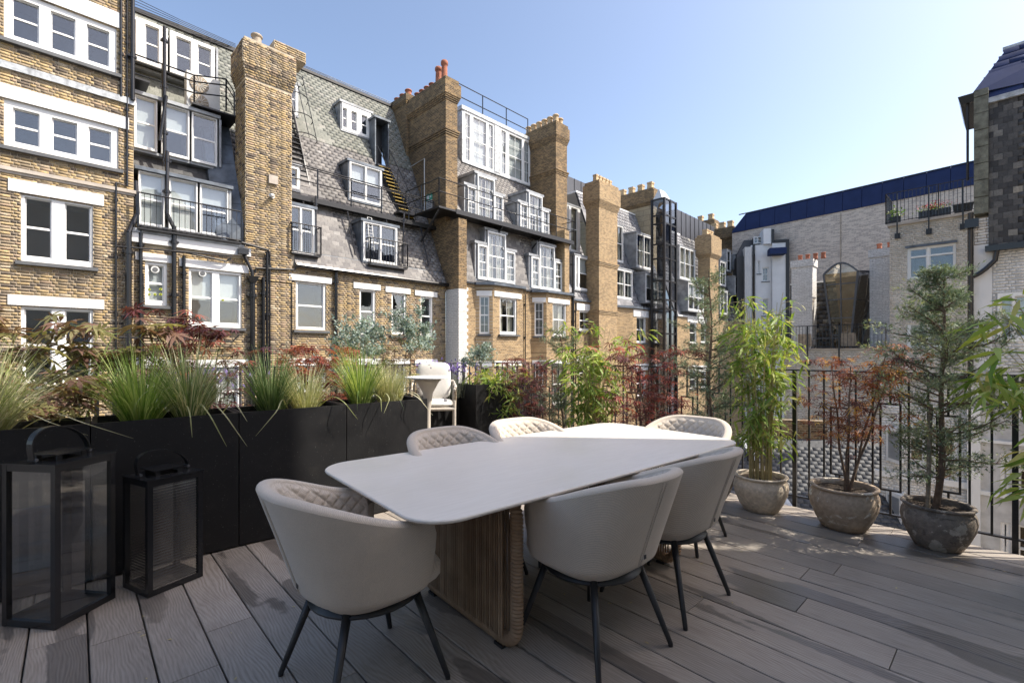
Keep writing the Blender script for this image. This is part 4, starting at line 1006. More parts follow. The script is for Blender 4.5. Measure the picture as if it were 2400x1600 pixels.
# ---- house I: the last, partly shaded house of the terrace
I_ = Thing('brick_house', 'last brick house of the row with white box dormers and black slates', 'house', FA, (FA.x(1684), 0, ZB))
ix0, ix1 = hx1+.01, FA.x(1745, 0)
zeI = FA.px(1690, 750, 0)[1]
wallseg(I_, ix0, ix1, ZB, zeI, 0, [], 'brick_far')
dI = lambda z: .1+.4*(z-zeI)
hs = []
hs.append(dormwin(I_, 1677+10, 1700, 612, 668, dI, sash=1, grid=(2, 1), curtain='pleats', add=-.3))
hs.append(dormwin(I_, 1687, 1704, 680, 735, dI, sash=1, grid=(2, 1), curtain='pleats', add=-.4))
hs.append(dormwin(I_, 1703, 1712, 586, 635, dI, sash=1, add=-.8)); hs.append(dormwin(I_, 1722, 1742, 598, 630, dI, sash=3, grid=(2, 1), add=-1.3))
hs.append(dormwin(I_, 1722, 1734, 648, 690, dI, sash=1, grid=(1, 1), add=-.5)); hs.append(dormwin(I_, 1745, 1757, 655, 688, dI, sash=1, add=-.8))
zrI = FA.px(1690, 585, 3)[1]
mansard(I_, ix0, ix1+1.5, zeI, zrI, .1, .4, hs, 'slate_dark', keep=20, w_=.5, h_=.4)
kx = FA.x(1718, 2.5); zt_ = FA.px(1718, 530, 2.5)[1]
chimney(I_, kx, kx+2.2, 2.5, 6.5, zeI+2, zt_, 'brick_far_dark', caph=1.4, steps=4, out=.07, sq=True, pots=[(kx+.7, 3+.9*i, .8) for i in range(4)], potm='buff_pot', pr=.3)
m = MB(); m.box(FA.x(1701, 3.3), FA.x(1716, 3.3), 3.3, 4, zrI-.5, FA.px(1700, 560, 3.5)[1]); I_.part('roof_hut', m, 'ac_white')

# ================================================================ THE FAR END AND THE RIGHT SIDE
FB = Frame(532/1100*50, 50.0, math.atan2(-.782, .623))      # the big beige wall under the navy roof
BW = Thing('warehouse_building', 'huge blank beige brick wall under a long navy blue panelled roof', 'building', FB, (0, 0, ZB))
zn0 = 1.35+ (825-592)/1100*50-.55; znt = 1.35+321/1100*50
bx0, bx1 = FB.x(1716), 26
m = MB(); m.box(bx0, bx1, 0, 10, ZB, FB.px(1735, 543, 0)[1]); BW.part('wall', m, 'brick_beige')
znb = FB.px(1735, 543, 0)[1]+.001
pw = 1.45; xx = bx0
while xx < bx1:
    a, b = xx, xx+pw-.03
    za = znt
    m = MB()
    if a < 0: 
        f0 = (a-bx0)/(0-bx0); f1 = min(1, (b-bx0)/(0-bx0)); zt0 = znb+.3+(znt-znb-.3)*f0; zt1_ = znb+.3+(znt-znb-.3)*f1
    else: zt0 = zt1_ = znt
    m.hexa([(a, -.1, znb), (b, -.1, znb), (b, 8, znb), (a, 8, znb), (a, .05, zt0), (b, .05, zt1_), (b, 8, zt1_), (a, 8, zt0)])
    BW.part('roof_panel', m, 'navy_panel'); xx += pw
m = MB(); m.box(0, bx1, -.05, .1, znt+.001, znt+.07); m.box(bx0, bx1, 0.02, 7.9, znb, znb+.5); BW.part('roof_trim', m, 'black_iron')
m = MB(); xx, zz = FB.px(1970, 640, -.1); m.tube([(xx, -.06, FB.px(1970, 500, 0)[1]), (xx, -.06, zz-6)], .03, 6); BW.part('cable', m, 'clay_pot_tan')

# white stucco house at the end of the courtyard
FW = Frame((1770-1200)/1100*47, 47.0, math.atan2(-.3, .954))
WH = Thing('white_house', 'tall white rendered house with black edged gable at the far end of the courtyard', 'house', FW, (0, 0, ZB))
def wx(u, v, d=0): return FW.px(u, v, d)
a0, zt_ = wx(1760, 575); a1 = FW.x(1808); 
hw = [hole(FW, 1786, 1801, 627, 660, .15), hole(FW, 1775, 1781, 612, 642, .15), hole(FW, 1786, 1801, 700, 740, .15)]
wallseg(WH, a0, a1, ZB, zt_, 0, hw, 'white_stucco')
for q in ((1786, 1801, 627, 660), (1775, 1781, 612, 642), (1786, 1801, 700, 740)): window(WH, *q, d=.15, grid=(3 if q[0] > 1780 else 1, 2), depth=1.2, margin=(.08, .1), sill=True)
# party wall profile: tall stack, lower white gable with black margin
z1_, z2_ = wx(1790, 538)[1], wx(1808, 572)[1]
m = MB(); m.box(FW.x(1788), FW.x(1806), -.3, 3, zt_, z1_); WH.part('stack', m, 'white_stucco')
m = MB(); m.box(FW.x(1806), FW.x(1813), -.35, 3.1, zt_, z1_-.1); WH.part('black_margin', m, 'black_iron')
m = MB(); m.box(a1, FW.x(1839), -.4, 3, ZB, z2_); WH.part('gable_wall', m, 'white_stucco')
m = MB(); m.box(FW.x(1839)+.001, FW.x(1847), -.45, 3.1, ZB, z2_+.3); m.box(FW.x(1813), FW.x(1839), -.44, 3.1, z2_+.001, z2_+.3); WH.part('black_margin', m, 'black_iron')
m = MB(); m.box(FW.x(1796), FW.x(1834), -1.6, -.45, wx(1796, 603)[1], wx(1796, 589)[1]); WH.part('balcony_screen', m, 'navy_panel')
m = MB(); m.box(a0-.6, a0-.001, -.3, 3, ZB, zt_-.2); WH.part('corner_pier', m, 'white_brick')
m = MB(); m.tube([(a0+.25, -.12, ZB), (a0+.25, -.12, zt_)], .12, 8); WH.part('drainpipe', m, 'black_metal')
m = MB(); m.hexa([(FW.x(1728), .5, wx(1728, 600)[1]), (a0-.6, .5, wx(1728, 600)[1]), (a0-.6, 4, wx(1728, 600)[1]), (FW.x(1728), 4, wx(1728, 600)[1]),
   (FW.x(1752), 2, wx(1762, 552)[1]), (FW.x(1790), 2, wx(1762, 552)[1]), (FW.x(1790), 4, wx(1762, 552)[1]), (FW.x(1752), 4, wx(1762, 552)[1])]); WH.part('roof', m, 'slate_dark')
window(WH, 1766, 1786, 555, 572, d=1.0, sash=2, margin=(.08, .1), depth=1)
m = MB(); m.box(FW.x(1728), a0-.6, .3, 3.5, ZB, wx(1728, 600)[1]); WH.part('dark_wall', m, 'slate_dark')
railrun(WH, [(FW.x(1790), -2, wx(1790, 785)[1]), (FW.x(1850), -2, wx(1850, 785)[1])], h=1.8, mid=(.5,), r=.04, bal=None, name='stair_rail', post=1.5)
m = MB(); m.box(FW.x(1775), FW.x(1858), -2, 0, wx(1790, 790)[1]-.1, wx(1790, 790)[1]); m.bar((FW.x(1830), -2, wx(1830, 785)[1]), (FW.x(1856), -2, wx(1856, 700)[1]), .15, .2); WH.part('stair', m, 'black_iron')

# ---- terrace building with the balcony and flowers (plane W)
FC_ = Frame((2085-1200)/1100*18, 18.0, math.atan2(-.731, .682))
TB = Thing('brick_building', 'pale grey brick building with a wide white window under a flower balcony', 'building', FC_, (0, 0, ZB))
xw0, xw1 = 0.0, 3.2
zbt = FC_.px(2085, 532)[1]
hT = [hole(FC_, 2127, 2241, 584, 655, .1), hole(FC_, 2127, 2241, 758, 815, .1)]
wallseg(TB, xw0, xw1, -4, zbt, 0, hT, 'mortar_grey', brick='grey_brick', bz=(-3, zbt), keep=300, bw=.24)
m = MB(); m.box(xw0, xw0+.3, .301, 4, -4, zbt); TB.part('side_wall', m, 'brick_beige')
window(TB, 2127, 2241, 584, 655, d=.1, sash=[(2133, 2173), (2179, 2236)], halves=1, margin=(.05, .05), depth=1.5)
window(TB, 2127, 2241, 758, 815, d=.1, sash=[(2133, 2173), (2179, 2236)], halves=1, margin=(.05, .05), depth=1.5)
za, zb_ = FC_.px(2135, 604, .08)[1], FC_.px(2135, 597, .08)[1]; m = MB(); m.box(FC_.x(2131, .05), FC_.x(2238, .05), .03, .12, za-.03, za+.03); TB.part('transom', m, 'white_paint')
m = MB(); m.box(FC_.x(2122), FC_.x(2244), -.05, .1, hT[0][3]+.01, hT[0][3]+.09); TB.part('lintel', m, 'lead_dark')
m = MB(); m.box(xw0-.06, xw1, -.12, .4, zbt+.001, zbt+.1); TB.part('coping', m, 'stone')
zt_ = zbt+.1
railrun(TB, [(xw0-.1, 1.2, zt_), (xw0-.1, -.1, zt_), (xw1-.3, -.1, zt_)], h=1.15, mid=(.05,), bal=.11, post=1.6, name='balcony_rail', r=.015)
for u in (2103, 2177, 2257):
    xx, zz = FC_.px(u, 560, -.1); m = MB(); m.box(xx-.08, xx+.08, -.1, -.001, zbt-.5, zbt-.3); m.box(xx-.02, xx+.02, -.14, -.11, zbt-.5, zbt+1.2); TB.part('rail_bracket', m, 'black_iron')
vpipe_ = lambda T, fr, u, v0, v1, d, r, **k: pipe(T, [(fr.x(u, d), d, fr.px(u, v0, d)[1]), (fr.x(u, d), d, fr.px(u, v1, d)[1])], r, **k)
# lower terrace wall left of it
TW = Thing('terrace_wall', 'low pale brick parapet wall carrying black railings below the cone shaped conservatory', 'wall', FC_, (-4, 0, ZB))
tw0 = FC_.x(1838); ztw = FC_.px(1950, 820)[1]
wallseg(TW, tw0, -.002, -4, ztw, .01, [], 'mortar_grey', brick='grey_brick', bz=(-3.2, ztw), keep=300, bw=.24)
wallseg(TW, tw0, 4, ZB, -4.001, .01, [], 'brick_beige', name='lower_wall')
m = MB(); m.box(tw0, -.002, -.05, .4, ztw+.001, ztw+.07); TW.part('coping', m, 'stone')
m = MB(); m.box(tw0, 0, .4, 8, ztw-.3, ztw-.2); TW.part('terrace_floor', m, 'stone')
railrun(TW, [(tw0, -.08, ztw+.07), (-.1, -.08, ztw+.07)], h=.95, mid=(.04,), bal=.12, post=2.2, name='terrace_rail', r=.015)
for u in (1893, 1967):
    xx = FC_.x(u, -.1); m = MB(); m.box(xx-.09, xx+.09, -.12, .009, ztw-.65, ztw-.42); m.box(xx-.03, xx+.03, -.15, -.121, ztw-.65, ztw+1.0); TW.part('rail_bracket', m, 'black_iron')
# white chimneys of the terrace
dch = 3.0
for i, (u0, u1, vt, side, lab) in enumerate(((1855, 1904, 612, .7, 'white brick chimney with four small red pots left of the conservatory'), (2038, 2150, 586, .8, 'white brick chimney with red pots beside the grey building'))):
    x0, zt_ = FC_.px(u0, vt, dch); x1 = FC_.x(u1, dch)
    if i: x1 = x0+1.1*1.6
    ct = Thing('chimney', lab, 'chimney', FC_, (x0, dch, ztw-.3))
    m = MB(); m.box(x0, x1, dch, dch+side, ztw-.2, zt_-.35); cb_ = ct.part('shaft', m, 'brick_white_chimney')
    m = MB(); m.box(x0-.04, x1+.04, dch-.04, dch+side+.04, zt_-.349, zt_); ct.part('cap', m, 'brick_white_chimney')
    n = 4
    for k in range(n): m = MB(); pot(m, x0+.3+k*(1.3 if not i else 1.5)/n, dch+.3, zt_, .1, .28); ct.part('chimney_pot', m, 'terracotta', smooth=True)
# dark slate wall behind
SW = Thing('slate_wall', 'dark slate hung wall behind the cone shaped conservatory', 'wall', FC_, (-4, 4.2, ZB))
x0, zt_ = FC_.px(1904, 664, 4.5); x1 = FC_.x(2045, 4.5)
m = MB(); m.box(x0-1, x1+1, 4.5, 5.2, ztw-.3, zt_); sw_o = SW.part('backing', m, 'slate_dark')
pieces(SW, sw_o, 'slate', lay_slates(x0, x1, ztw-.2, zt_, lambda z: 4.5, .02, [], .3, .22), 'slate_dark', 80)
m = MB(); m.box(x0-1, x1+1, 4.44, 5.25, zt_+.001, zt_+.07); SW.part('coping', m, 'white_paint')
# conservatory: tapering glazed box with a barrel top
CN = Thing('conservatory', 'funnel shaped grey framed glass conservatory with an arched roof on the terrace', 'conservatory', FC_, (-2.5, 3, ztw))
dc_ = 2.6
bl, zbo = FC_.px(1954, 800, dc_); br_ = FC_.x(1992, dc_); tl, ztl = FC_.px(1934, 645, dc_); tr_ = FC_.x(2014, dc_)
zbo = ztw; archh = .45
def fr_bar(a, b, r=.05): m = MB(); m.bar(a, b, r*1.6, r*1.6); CN.part('frame_bar', m, 'grey_steel')
def lerp(a, b, t): return a+(b-a)*t
arc = [(lerp(tl, tr_, t), dc_-.25, ztl+archh*math.sin(math.pi*t)) for t in [i/8 for i in range(9)]]
fr_bar((bl, dc_, zbo), (tl, dc_-.25, ztl)); fr_bar((br_, dc_, zbo), (tr_, dc_-.25, ztl)); fr_bar(((bl+br_)/2, dc_, zbo), ((tl+tr_)/2, dc_-.25, ztl+archh), .03)
for k in range(8): fr_bar(arc[k], arc[k+1], .045)
for f in (.2, .42, .66, .86): fr_bar((lerp(bl, tl, f), dc_-.25*f, lerp(zbo, ztl, f)), (lerp(br_, tr_, f), dc_-.25*f, lerp(zbo, ztl, f)), .025)
fr_bar((br_+.12, dc_+1.4, zbo), (tr_+.4, dc_+1.4, ztl+.1)); fr_bar((tr_, dc_-.25, ztl), (tr_+.4, dc_+1.4, ztl+.1), .05)
for f in (.3, .65): fr_bar((lerp(br_, tr_, f), dc_-.25*f, lerp(zbo, ztl, f)), (lerp(br_+.12, tr_+.4, f), dc_+1.4, lerp(zbo, ztl, f)), .025)
fs = [0, .2, .42, .66, .86, 1]
for i in range(5):
    for s_ in (0, 1):
        m = MB(); a, b = fs[i], fs[i+1]
        P = []
        for f in (a, b):
            l_ = lerp(bl, tl, f); r_ = lerp(br_, tr_, f); mid_ = (l_+r_)/2; y_ = dc_-.25*f+.03; z_ = lerp(zbo, ztl, f)
            P.append(((l_, y_, z_), (mid_, y_, z_)) if s_ == 0 else ((mid_, y_, z_), (r_, y_, z_)))
        (p, q), (s1_, t1) = P; m.hexa([p, q, (q[0], q[1]+.012, q[2]), (p[0], p[1]+.012, p[2]), s1_, t1, (t1[0], t1[1]+.012, t1[2]), (s1_[0], s1_[1]+.012, s1_[2])]); CN.part('pane', m, 'brown_reflection_glass')
m = MB(); m.hexa([(br_, dc_, zbo), (br_+.12, dc_+1.4, zbo), (br_+.11, dc_+1.41, zbo), (br_-.01, dc_+.01, zbo), (tr_, dc_-.25, ztl), (tr_+.4, dc_+1.4, ztl+.1), (tr_+.39, dc_+1.41, ztl+.1), (tr_-.01, dc_-.24, ztl)]); CN.part('pane', m, 'lift_glass')
m = MB(); m.add([(x, y+.02, z) for x, y, z in arc]+[(x, dc_+1.5, z+.05) for x, y, z in arc], [(i, i+1, i+10, i+9) for i in range(8)]+[tuple(range(9))]); CN.part('arched_roof_glass', m, 'brown_reflection_glass')
for k in range(0, 9, 2): fr_bar(arc[k], (arc[k][0], dc_+1.5, arc[k][2]+.05), .02)
m = MB(); m.hexa([(bl+.1, dc_+1.3, zbo), (br_+.1, dc_+1.3, zbo), (br_+.1, dc_+1.35, zbo), (bl+.1, dc_+1.35, zbo), (tl+.1, dc_+1.3, ztl), (tr_+.1, dc_+1.3, ztl), (tr_+.1, dc_+1.35, ztl), (tl+.1, dc_+1.35, ztl)]); CN.part('reflection_panel', m, 'bark_grey')  # brown sheet added behind the glass to imitate its golden reflections
# terrace furniture seen through the rails
for i, (u, lab) in enumerate(((1890, 'woven grey chair at the left of the terrace table'), (1992, 'woven grey chair at the right of the terrace table'))):
    x, _ = FC_.px(u, 800, 1.2); t_ = Thing('terrace_chair', lab, 'chair', FC_, (x, 1.2, ztw-.2), 'chairs on the far terrace')
    m = MB(); m.hexa([(x-.28, 1.0, ztw+.2), (x+.28, 1.0, ztw+.2), (x+.28, 1.06, ztw+.2), (x-.28, 1.06, ztw+.2), (x-.25, .88, ztw+.72), (x+.25, .88, ztw+.72), (x+.25, .94, ztw+.72), (x-.25, .94, ztw+.72)]); t_.part('backrest', m, 'clay_pot_tan')
    m = MB(); m.box(x-.28, x+.28, 1.0, 1.5, ztw+.17, ztw+.24); t_.part('seat', m, 'clay_pot_tan')
    for sx in (-.25, .25):
        for sy in (1.03, 1.46): m = MB(); m.tube([(x+sx, sy, ztw-.2), (x+sx, sy, ztw+.17)], .018, 6); t_.part('leg', m, 'black_iron')
x = FC_.x(1955, 1.3); t_ = Thing('terrace_table', 'low slatted table between two woven chairs on the far terrace', 'table', FC_, (x, 1.3, ztw-.2))
for k in range(6): m = MB(); m.box(x-.75, x+.55, 1.1+k*.12, 1.2+k*.12, ztw+.5, ztw+.53); t_.part('slat', m, 'grey_steel')
for sx in (-.6, .4): m = MB(); m.bar((x+sx-.1, 1.4, ztw-.2), (x+sx+.05, 1.4, ztw+.49), .05); t_.part('leg', m, 'black_iron')
# balcony flower box
x0, zz = FC_.px(2153, 520, .15); x1 = FC_.x(2228, .15)
fb = Thing('flower_box', 'dark ribbed flower box of red geraniums behind the balcony railing', 'flower box', FC_, (x0, .2, zbt+.1))
m = MB(); m.box(x0, x1, .1, .35, zbt+.11, zbt+.42); fb.part('box', m, 'black_iron')
for k in range(10): m = MB(); xx = x0+(x1-x0)*(k+.5)/10; m.box(xx-.02, xx+.02, .08, .099, zbt+.12, zbt+.42); fb.part('rib', m, 'grey_steel')
def scat(n, cx, cy, cz, sx, sy, sz): return rng.normal(size=(n, 3))*np.array([sx, sy, sz])*.5+np.array([cx, cy, cz])
def unitv(a): return a/np.maximum(np.linalg.norm(a, axis=1, keepdims=True), 1e-9)
def scatter(tv, tf, P, Dv, N, S):
    """place copies of a small leaf: tv rows are (along, across, normal)"""
    P = np.asarray(P); n = len(P); Dv = unitv(np.asarray(Dv)); N = np.asarray(N); W_ = unitv(np.cross(N, Dv)); N = np.cross(Dv, W_)
    S = np.asarray(S).reshape(-1, 1, 1)*np.ones((n, 1, 1)); tv = np.asarray(tv)
    V = P[:, None, :]+S*(tv[None, :, 0:1]*Dv[:, None, :]+tv[None, :, 1:2]*W_[:, None, :]+tv[None, :, 2:3]*N[:, None, :])
    F = np.asarray(tf)[None]+len(tv)*np.arange(n)[:, None, None]
    return V.reshape(-1, 3), F.reshape(-1, len(tf[0]))
LEAFQ = ([(0, 0, 0), (.5, -.28, .05), (1, 0, -.05), (.5, .28, .05)], [(0, 1, 2, 3)])
def leafcloud(T, name, n, c, s, size, mat, org=None):
    P = scat(n, *c, *s); Dv = rng.normal(size=(n, 3)); N = rng.normal(size=(n, 3))+[0, 0, 1]
    V, F = scatter(*LEAFQ, P-np.array(T.off), Dv, N, rng.uniform(.7, 1.2, n)*size)
    link(name, fastmesh(V, F, mat), T.o, kind='stuff')
xm = (x0+x1)/2; leafcloud(fb, 'leaves', 200, (xm, .2, zbt+.47), ((x1-x0)*.5, .22, .14), .07, 'bamboo_leaf_dark'); leafcloud(fb, 'flowers', 170, (xm, .15, zbt+.56), ((x1-x0)*.55, .2, .12), .06, 'red_flower')
x2 = FC_.x(2098, .2); fb2 = Thing('flower_box', 'small dark planter with spiky leaves at the left corner of the balcony', 'flower box', FC_, (x2, .2, zbt+.1))
m = MB(); m.box(x2-.18, x2+.18, .1, .45, zbt+.11, zbt+.4); fb2.part('box', m, 'black_iron'); leafcloud(fb2, 'leaves', 80, (x2, .2, zbt+.5), (.22, .2, .22), .12, 'bamboo_leaf_dark')
x2 = FC_.x(2258, .2); fb3 = Thing('flower_box', 'empty black square planter at the right end of the balcony', 'flower box', FC_, (x2, .2, zbt+.1)); m = MB(); m.hexa([(x2-.22, .1, zbt+.11), (x2+.22, .1, zbt+.11), (x2+.22, .5, zbt+.11), (x2-.22, .5, zbt+.11), (x2-.28, .05, zbt+.45), (x2+.28, .05, zbt+.45), (x2+.28, .55, zbt+.45), (x2-.28, .55, zbt+.45)]); fb3.part('box', m, 'black_iron')

# ---- white painted house with the slate hung tower at the right edge (plane R)
FR = Frame((2283-1200)/1100*12.2, 12.2, math.atan2(-.731, .682))
RH = Thing('white_brick_house', 'white painted brick house with slate hung upper storey and navy roof, right edge', 'house', FR, (0, 0, ZB))
rx = FR.x(2420); z59 = FR.px(2318, 586)[1]; ztc = FR.px(2283, 218)[1]
xq = FR.x(2317)
m = MB(); 
zz = FR.px(2283, 505)[1]; i = 0
while zz < ztc-.1:
    m = MB(); m.box(0, xq, -.12+random.uniform(-.01, .01), 3.5, zz+.006, min(zz+.42, ztc)); RH.part('stone_block', m, 'moss_stone'); zz += .43
m = MB(); m.box(xq, rx+2, -.0, .3, z59, FR.px(2317, 245)[1]); so_ = RH.part('slate_hung_wall', m, 'slate_dark')
pieces(RH, so_, 'slate', lay_slates(xq, rx+.3, z59, FR.px(2317, 245)[1], lambda z: 0, .02, [], .17, .15), 'slate_dark', 300)
zl_ = FR.px(2317, 245)[1]; m = MB(); m.box(xq, rx+2, -.1, .35, zl_+.001, zl_+.13); RH.part('lead_flashing', m, 'zinc_weathered')
zrr = FR.px(2312, 133, 1.2)[1]; zr0 = zl_+.131
m = MB(); m.hexa([(-.05, .05, ztc+.001), (rx+2, .05, zr0), (rx+2, 4, zr0), (-.05, 4, ztc+.001), (.55, 1.2, zrr), (rx+2, 1.2, zrr), (rx+2, 4, zrr), (.55, 4, zrr)]); ro_ = RH.part('roof', m, 'navy_panel')
P_ = []
kk = 1.15/(zrr-zr0); nrow = 8
for r in range(nrow):
    za = zr0+(zrr-zr0)*r/nrow; f = (za-ztc)/(zrr-ztc); xl = max(xq if za < ztc+.1 else 0, .6*f)
    x = xl+(.3 if r % 2 else 0)-.6
    while x < rx+.5:
        p = max(x, xl); q = x+.6
        if q > p+.05: P_.append(Tm((p+q)/2, .05+kk*(za-zr0)-.03, za+(zrr-zr0)/nrow/2, q-p-.012, .02, (zrr-zr0)/nrow*1.02, Matrix.Rotation(-math.atan(kk), 4, 'X')))
        x += .6
pieces(RH, ro_, 'roof_slate', P_, 'navy_panel', 120)
m = MB(); m.box(.5, rx+2, 1.15, 1.25, zrr+.001, zrr+.08); RH.part('ridge_trim', m, 'zinc_weathered')
m = MB(); m.tube([(-.12, 0, ztc-.1), (-.12, 0, FR.px(2283, 420)[1])], .03, 6); RH.part('cable', m, 'black_iron')
m = MB(); m.hexa([(-.25, -.1, ztc-.25), (0, -.1, ztc-.25), (0, 2, ztc-.25), (-.25, 2, ztc-.25), (-.3, -.15, ztc-.05), (0, -.15, ztc-.05), (0, 2, ztc-.05), (-.3, 2, ztc-.05)]); RH.part('gutter', m, 'black_metal')
# lower wall: plain render strip then white brick with windows
xs_ = FR.x(2325); zw0 = FR.px(2325, 505)[1]
m = MB(); m.box(.0, xs_, .02, .4, FR.px(2300, 870)[1], FR.px(2300, 573)[1]); RH.part('render_strip', m, 'white_stucco')
m = MB(); m.box(0, xs_, .03, .4, FR.px(2300, 572.9)[1], zw0); w_o = RH.part('wall_top', m, 'mortar_dark'); pieces(RH, w_o, 'brick', lay_bricks(0, xs_, FR.px(2300, 572)[1], zw0, .03, [], depth=.05), 'white_brick', 60)
hR = [hole(FR, 2338, 2420, 688, 800, .08)]
wallseg(RH, xs_, rx+1, FR.px(2325, 868)[1], z59, .02, hR, 'mortar_white', brick='white_brick', keep=300)
window(RH, 2338, 2420, 688, 800, d=.08, sash=[(2345, 2372), (2379, 2420)], margin=(.1, .1), proud=.1, curtain='blind')
zz = FR.px(2313, 590)[1]; m = MB(); m.box(xq-.06, rx+1, -.22, -.02, zz-.02, zz+.12); RH.part('gutter', m, 'black_metal')
pipe(RH, [(xq+.15, -.12, zz), (xq+.12, -.12, zz-.25), (xq-.05, -.1, zz-.45), (.1, -.1, zz-.55), (-.02, -.1, zz-.62)], .055)
m = MB(); m.tube([(-.06, -.12, FR.px(2283, 500)[1]), (-.06, -.12, -5)], .06, 10); RH.part('drainpipe', m, 'black_metal')
m = MB(); xh, zh = FR.px(2279, 535, -.15); m.box(xh-.14, xh+.12, -.3, -.05, zh, zh+.22); RH.part('rain_hopper', m, 'black_metal')
# lower storeys with sash windows and a canted bay, seen through the deck railing
LB = Thing('white_bay_house', 'white timber and brick lower storeys with tall sash windows seen through the deck railing', 'house', FR, (-2.5, 0, ZB))
lx0_ = FR.x(2062); zt_ = FR.px(2300, 870)[1]-.002
winsL = [(2125, 2172, 1020, 1082), (2125, 2175, 1170, 1240), (2345, 2368, 880, 960), (2380, 2430, 880, 985), (2345, 2368, 1060, 1150), (2380, 2430, 1050, 1150), (2345, 2368, 1220, 1330), (2378, 2430, 1225, 1340), (2205, 2245, 1000, 1070), (2205, 2245, 1165, 1240)]
hL = [hole(FR, a, b, c, d_, .1) for a, b, c, d_ in winsL]
wallseg(LB, 0, rx+1, ZB, zt_, .0, hL[2:8], 'mortar_white')
wl = wallseg(LB, lx0_, -.01, ZB, zt_-.25, .0, hL[:2]+hL[8:], 'mortar_white', brick='white_brick', bz=(-4, zt_-.3), keep=200)
for q in winsL: window(LB, *q, d=.1, margin=(.05, .07), depth=.8, sill=False)
m = MB(); m.box(lx0_-.1, -.01, -.25, .3, zt_-.249, zt_-.12); LB.part('roof_edge', m, 'black_metal')
for i, (za, zb_) in enumerate(((0.35, .42), (-.95, -.88), (-2.3, -2.2))):
    m = MB(); m.box(0, rx+1, -.09, -.001, za, zb_); LB.part('cornice', m, 'white_paint')
m = MB(); m.box(-.12, .12, -.2, -.001, ZB, zt_-.2); m.box(1.0, 1.08, -.06, -.001, ZB, zt_-.3); LB.part('pilaster', m, 'white_paint')
bx_ = lx0_+.15
for (za, zb_) in ((FR.px(2100, 1080)[1], FR.px(2100, 1000)[1]), (FR.px(2100, 1230)[1], FR.px(2100, 1150)[1])):
    m = MB(); m.hexa([(bx_, -.05, za), (bx_+.4, -.5, za), (bx_+.4, 0, za), (bx_, 0, za), (bx_, -.05, zb_), (bx_+.4, -.5, zb_), (bx_+.4, 0, zb_), (bx_, 0, zb_)]); LB.part('bay_front', m, 'white_paint')
    m = MB(); m.hexa([(bx_+.06, -.13, za+.1), (bx_+.34, -.45, za+.1), (bx_+.34, -.1, za+.1), (bx_+.06, -.1, za+.1), (bx_+.06, -.13, zb_-.1), (bx_+.34, -.45, zb_-.1), (bx_+.34, -.1, zb_-.1), (bx_+.06, -.1, zb_-.1)]); LB.part('pane', m, 'lift_glass')
m = MB(); m.box(lx0_-.1, -.01, -.12, -.001, FR.px(2100, 1118)[1], FR.px(2100, 1105)[1]); LB.part('cornice', m, 'white_paint')
# slate roof below the railing
LR = Thing('lower_roof', 'low grey slate roof with a pale flashing seen below the deck railing', 'roof', WORLD, (5, 9, -3))
FL = Frame(6.2, 13.2, math.atan2(-.25, .97)); LRt = Thing('x', None, None, FL, (0, 0, -3))
bpy.data.objects.remove(LRt.o); LRt.o = LR.o; LR.o.location = FL.world(0, 0, -3); LR.o.rotation_euler = (0, 0, FL.a)
kz = 1.15
m = MB(); m.hexa([(-3, 0, -4.2), (5.2, 0, -4.2), (5.2, 3.1, -4.2), (-3, 3.1, -4.2), (-3, 0, -4.1), (5.2, 0, -4.1), (5.2, 3.0, -1.5), (-3, 3.0, -1.5)]); lo_ = LRt.part('slope', m, 'slate_shaded')
pieces(LRt, lo_, 'slate', lay_slates(-3, 5.2, -4.1, -1.52, lambda z: (z+4.1)*kz, kz, [], .24, .14, .006, .002, .012), 'slate_shaded', 290)
m = MB(); m.hexa([(1.9, .3, -3.8), (2.1, .3, -3.8), (.9, 2.8, -1.6), (.7, 2.8, -1.6), (1.9, .3, -3.68), (2.1, .3, -3.68), (.9, 2.8, -1.48), (.7, 2.8, -1.48)]); LRt.part('flashing', m, 'zinc_weathered')
m = MB(); m.box(1.2, 3.4, 3.01, 3.3, -5, -.9); LRt.part('parapet', m, 'brick_far_dark')
m = MB(); m.box(-3, 5.2, .05, 3.0, ZB, -4.201); LRt.part('wall', m, 'brick_far_dark')

# ---- the neighbouring house behind and to the right of the deck: its corner throws the shadow on the table
FN = Frame(6.4, 2.75, math.atan2(-.45, .89)); NB = Thing('neighbouring_house', 'tall cream house beside the deck, out of the picture to the right', 'house', FN, (0, 0, ZB))
m = MB(); m.box(0, 11, -16, 0, ZB, 11.5); NB.part('wall', m, 'cream_bounce')  # wall colour picked to throw warm fill light on the shaded deck
m = MB(); m.box(.1, 11, -15.9, -.1, 11.501, 11.7); NB.part('roof', m, 'slate_dark')
for k in range(3):
    m = MB(); m.box(-.06, -.001, -9+3*k, -7.8+3*k, 1, 3); NB.part('window', m, 'white_paint')
OH = Thing('house_behind', 'low cream wall behind the deck, coloured to bounce light, out of the picture', 'house', WORLD, (0, -2.2, ZB))
m = MB(); m.box(-7, 4, -8, -2.4, ZB, 2.9); OH.part('wall', m, 'cream_bounce')
m = MB(); m.box(-2.5, 2.5, -2.399, -2.35, .05, 2.5); OH.part('glass_doors', m, 'window_glass')

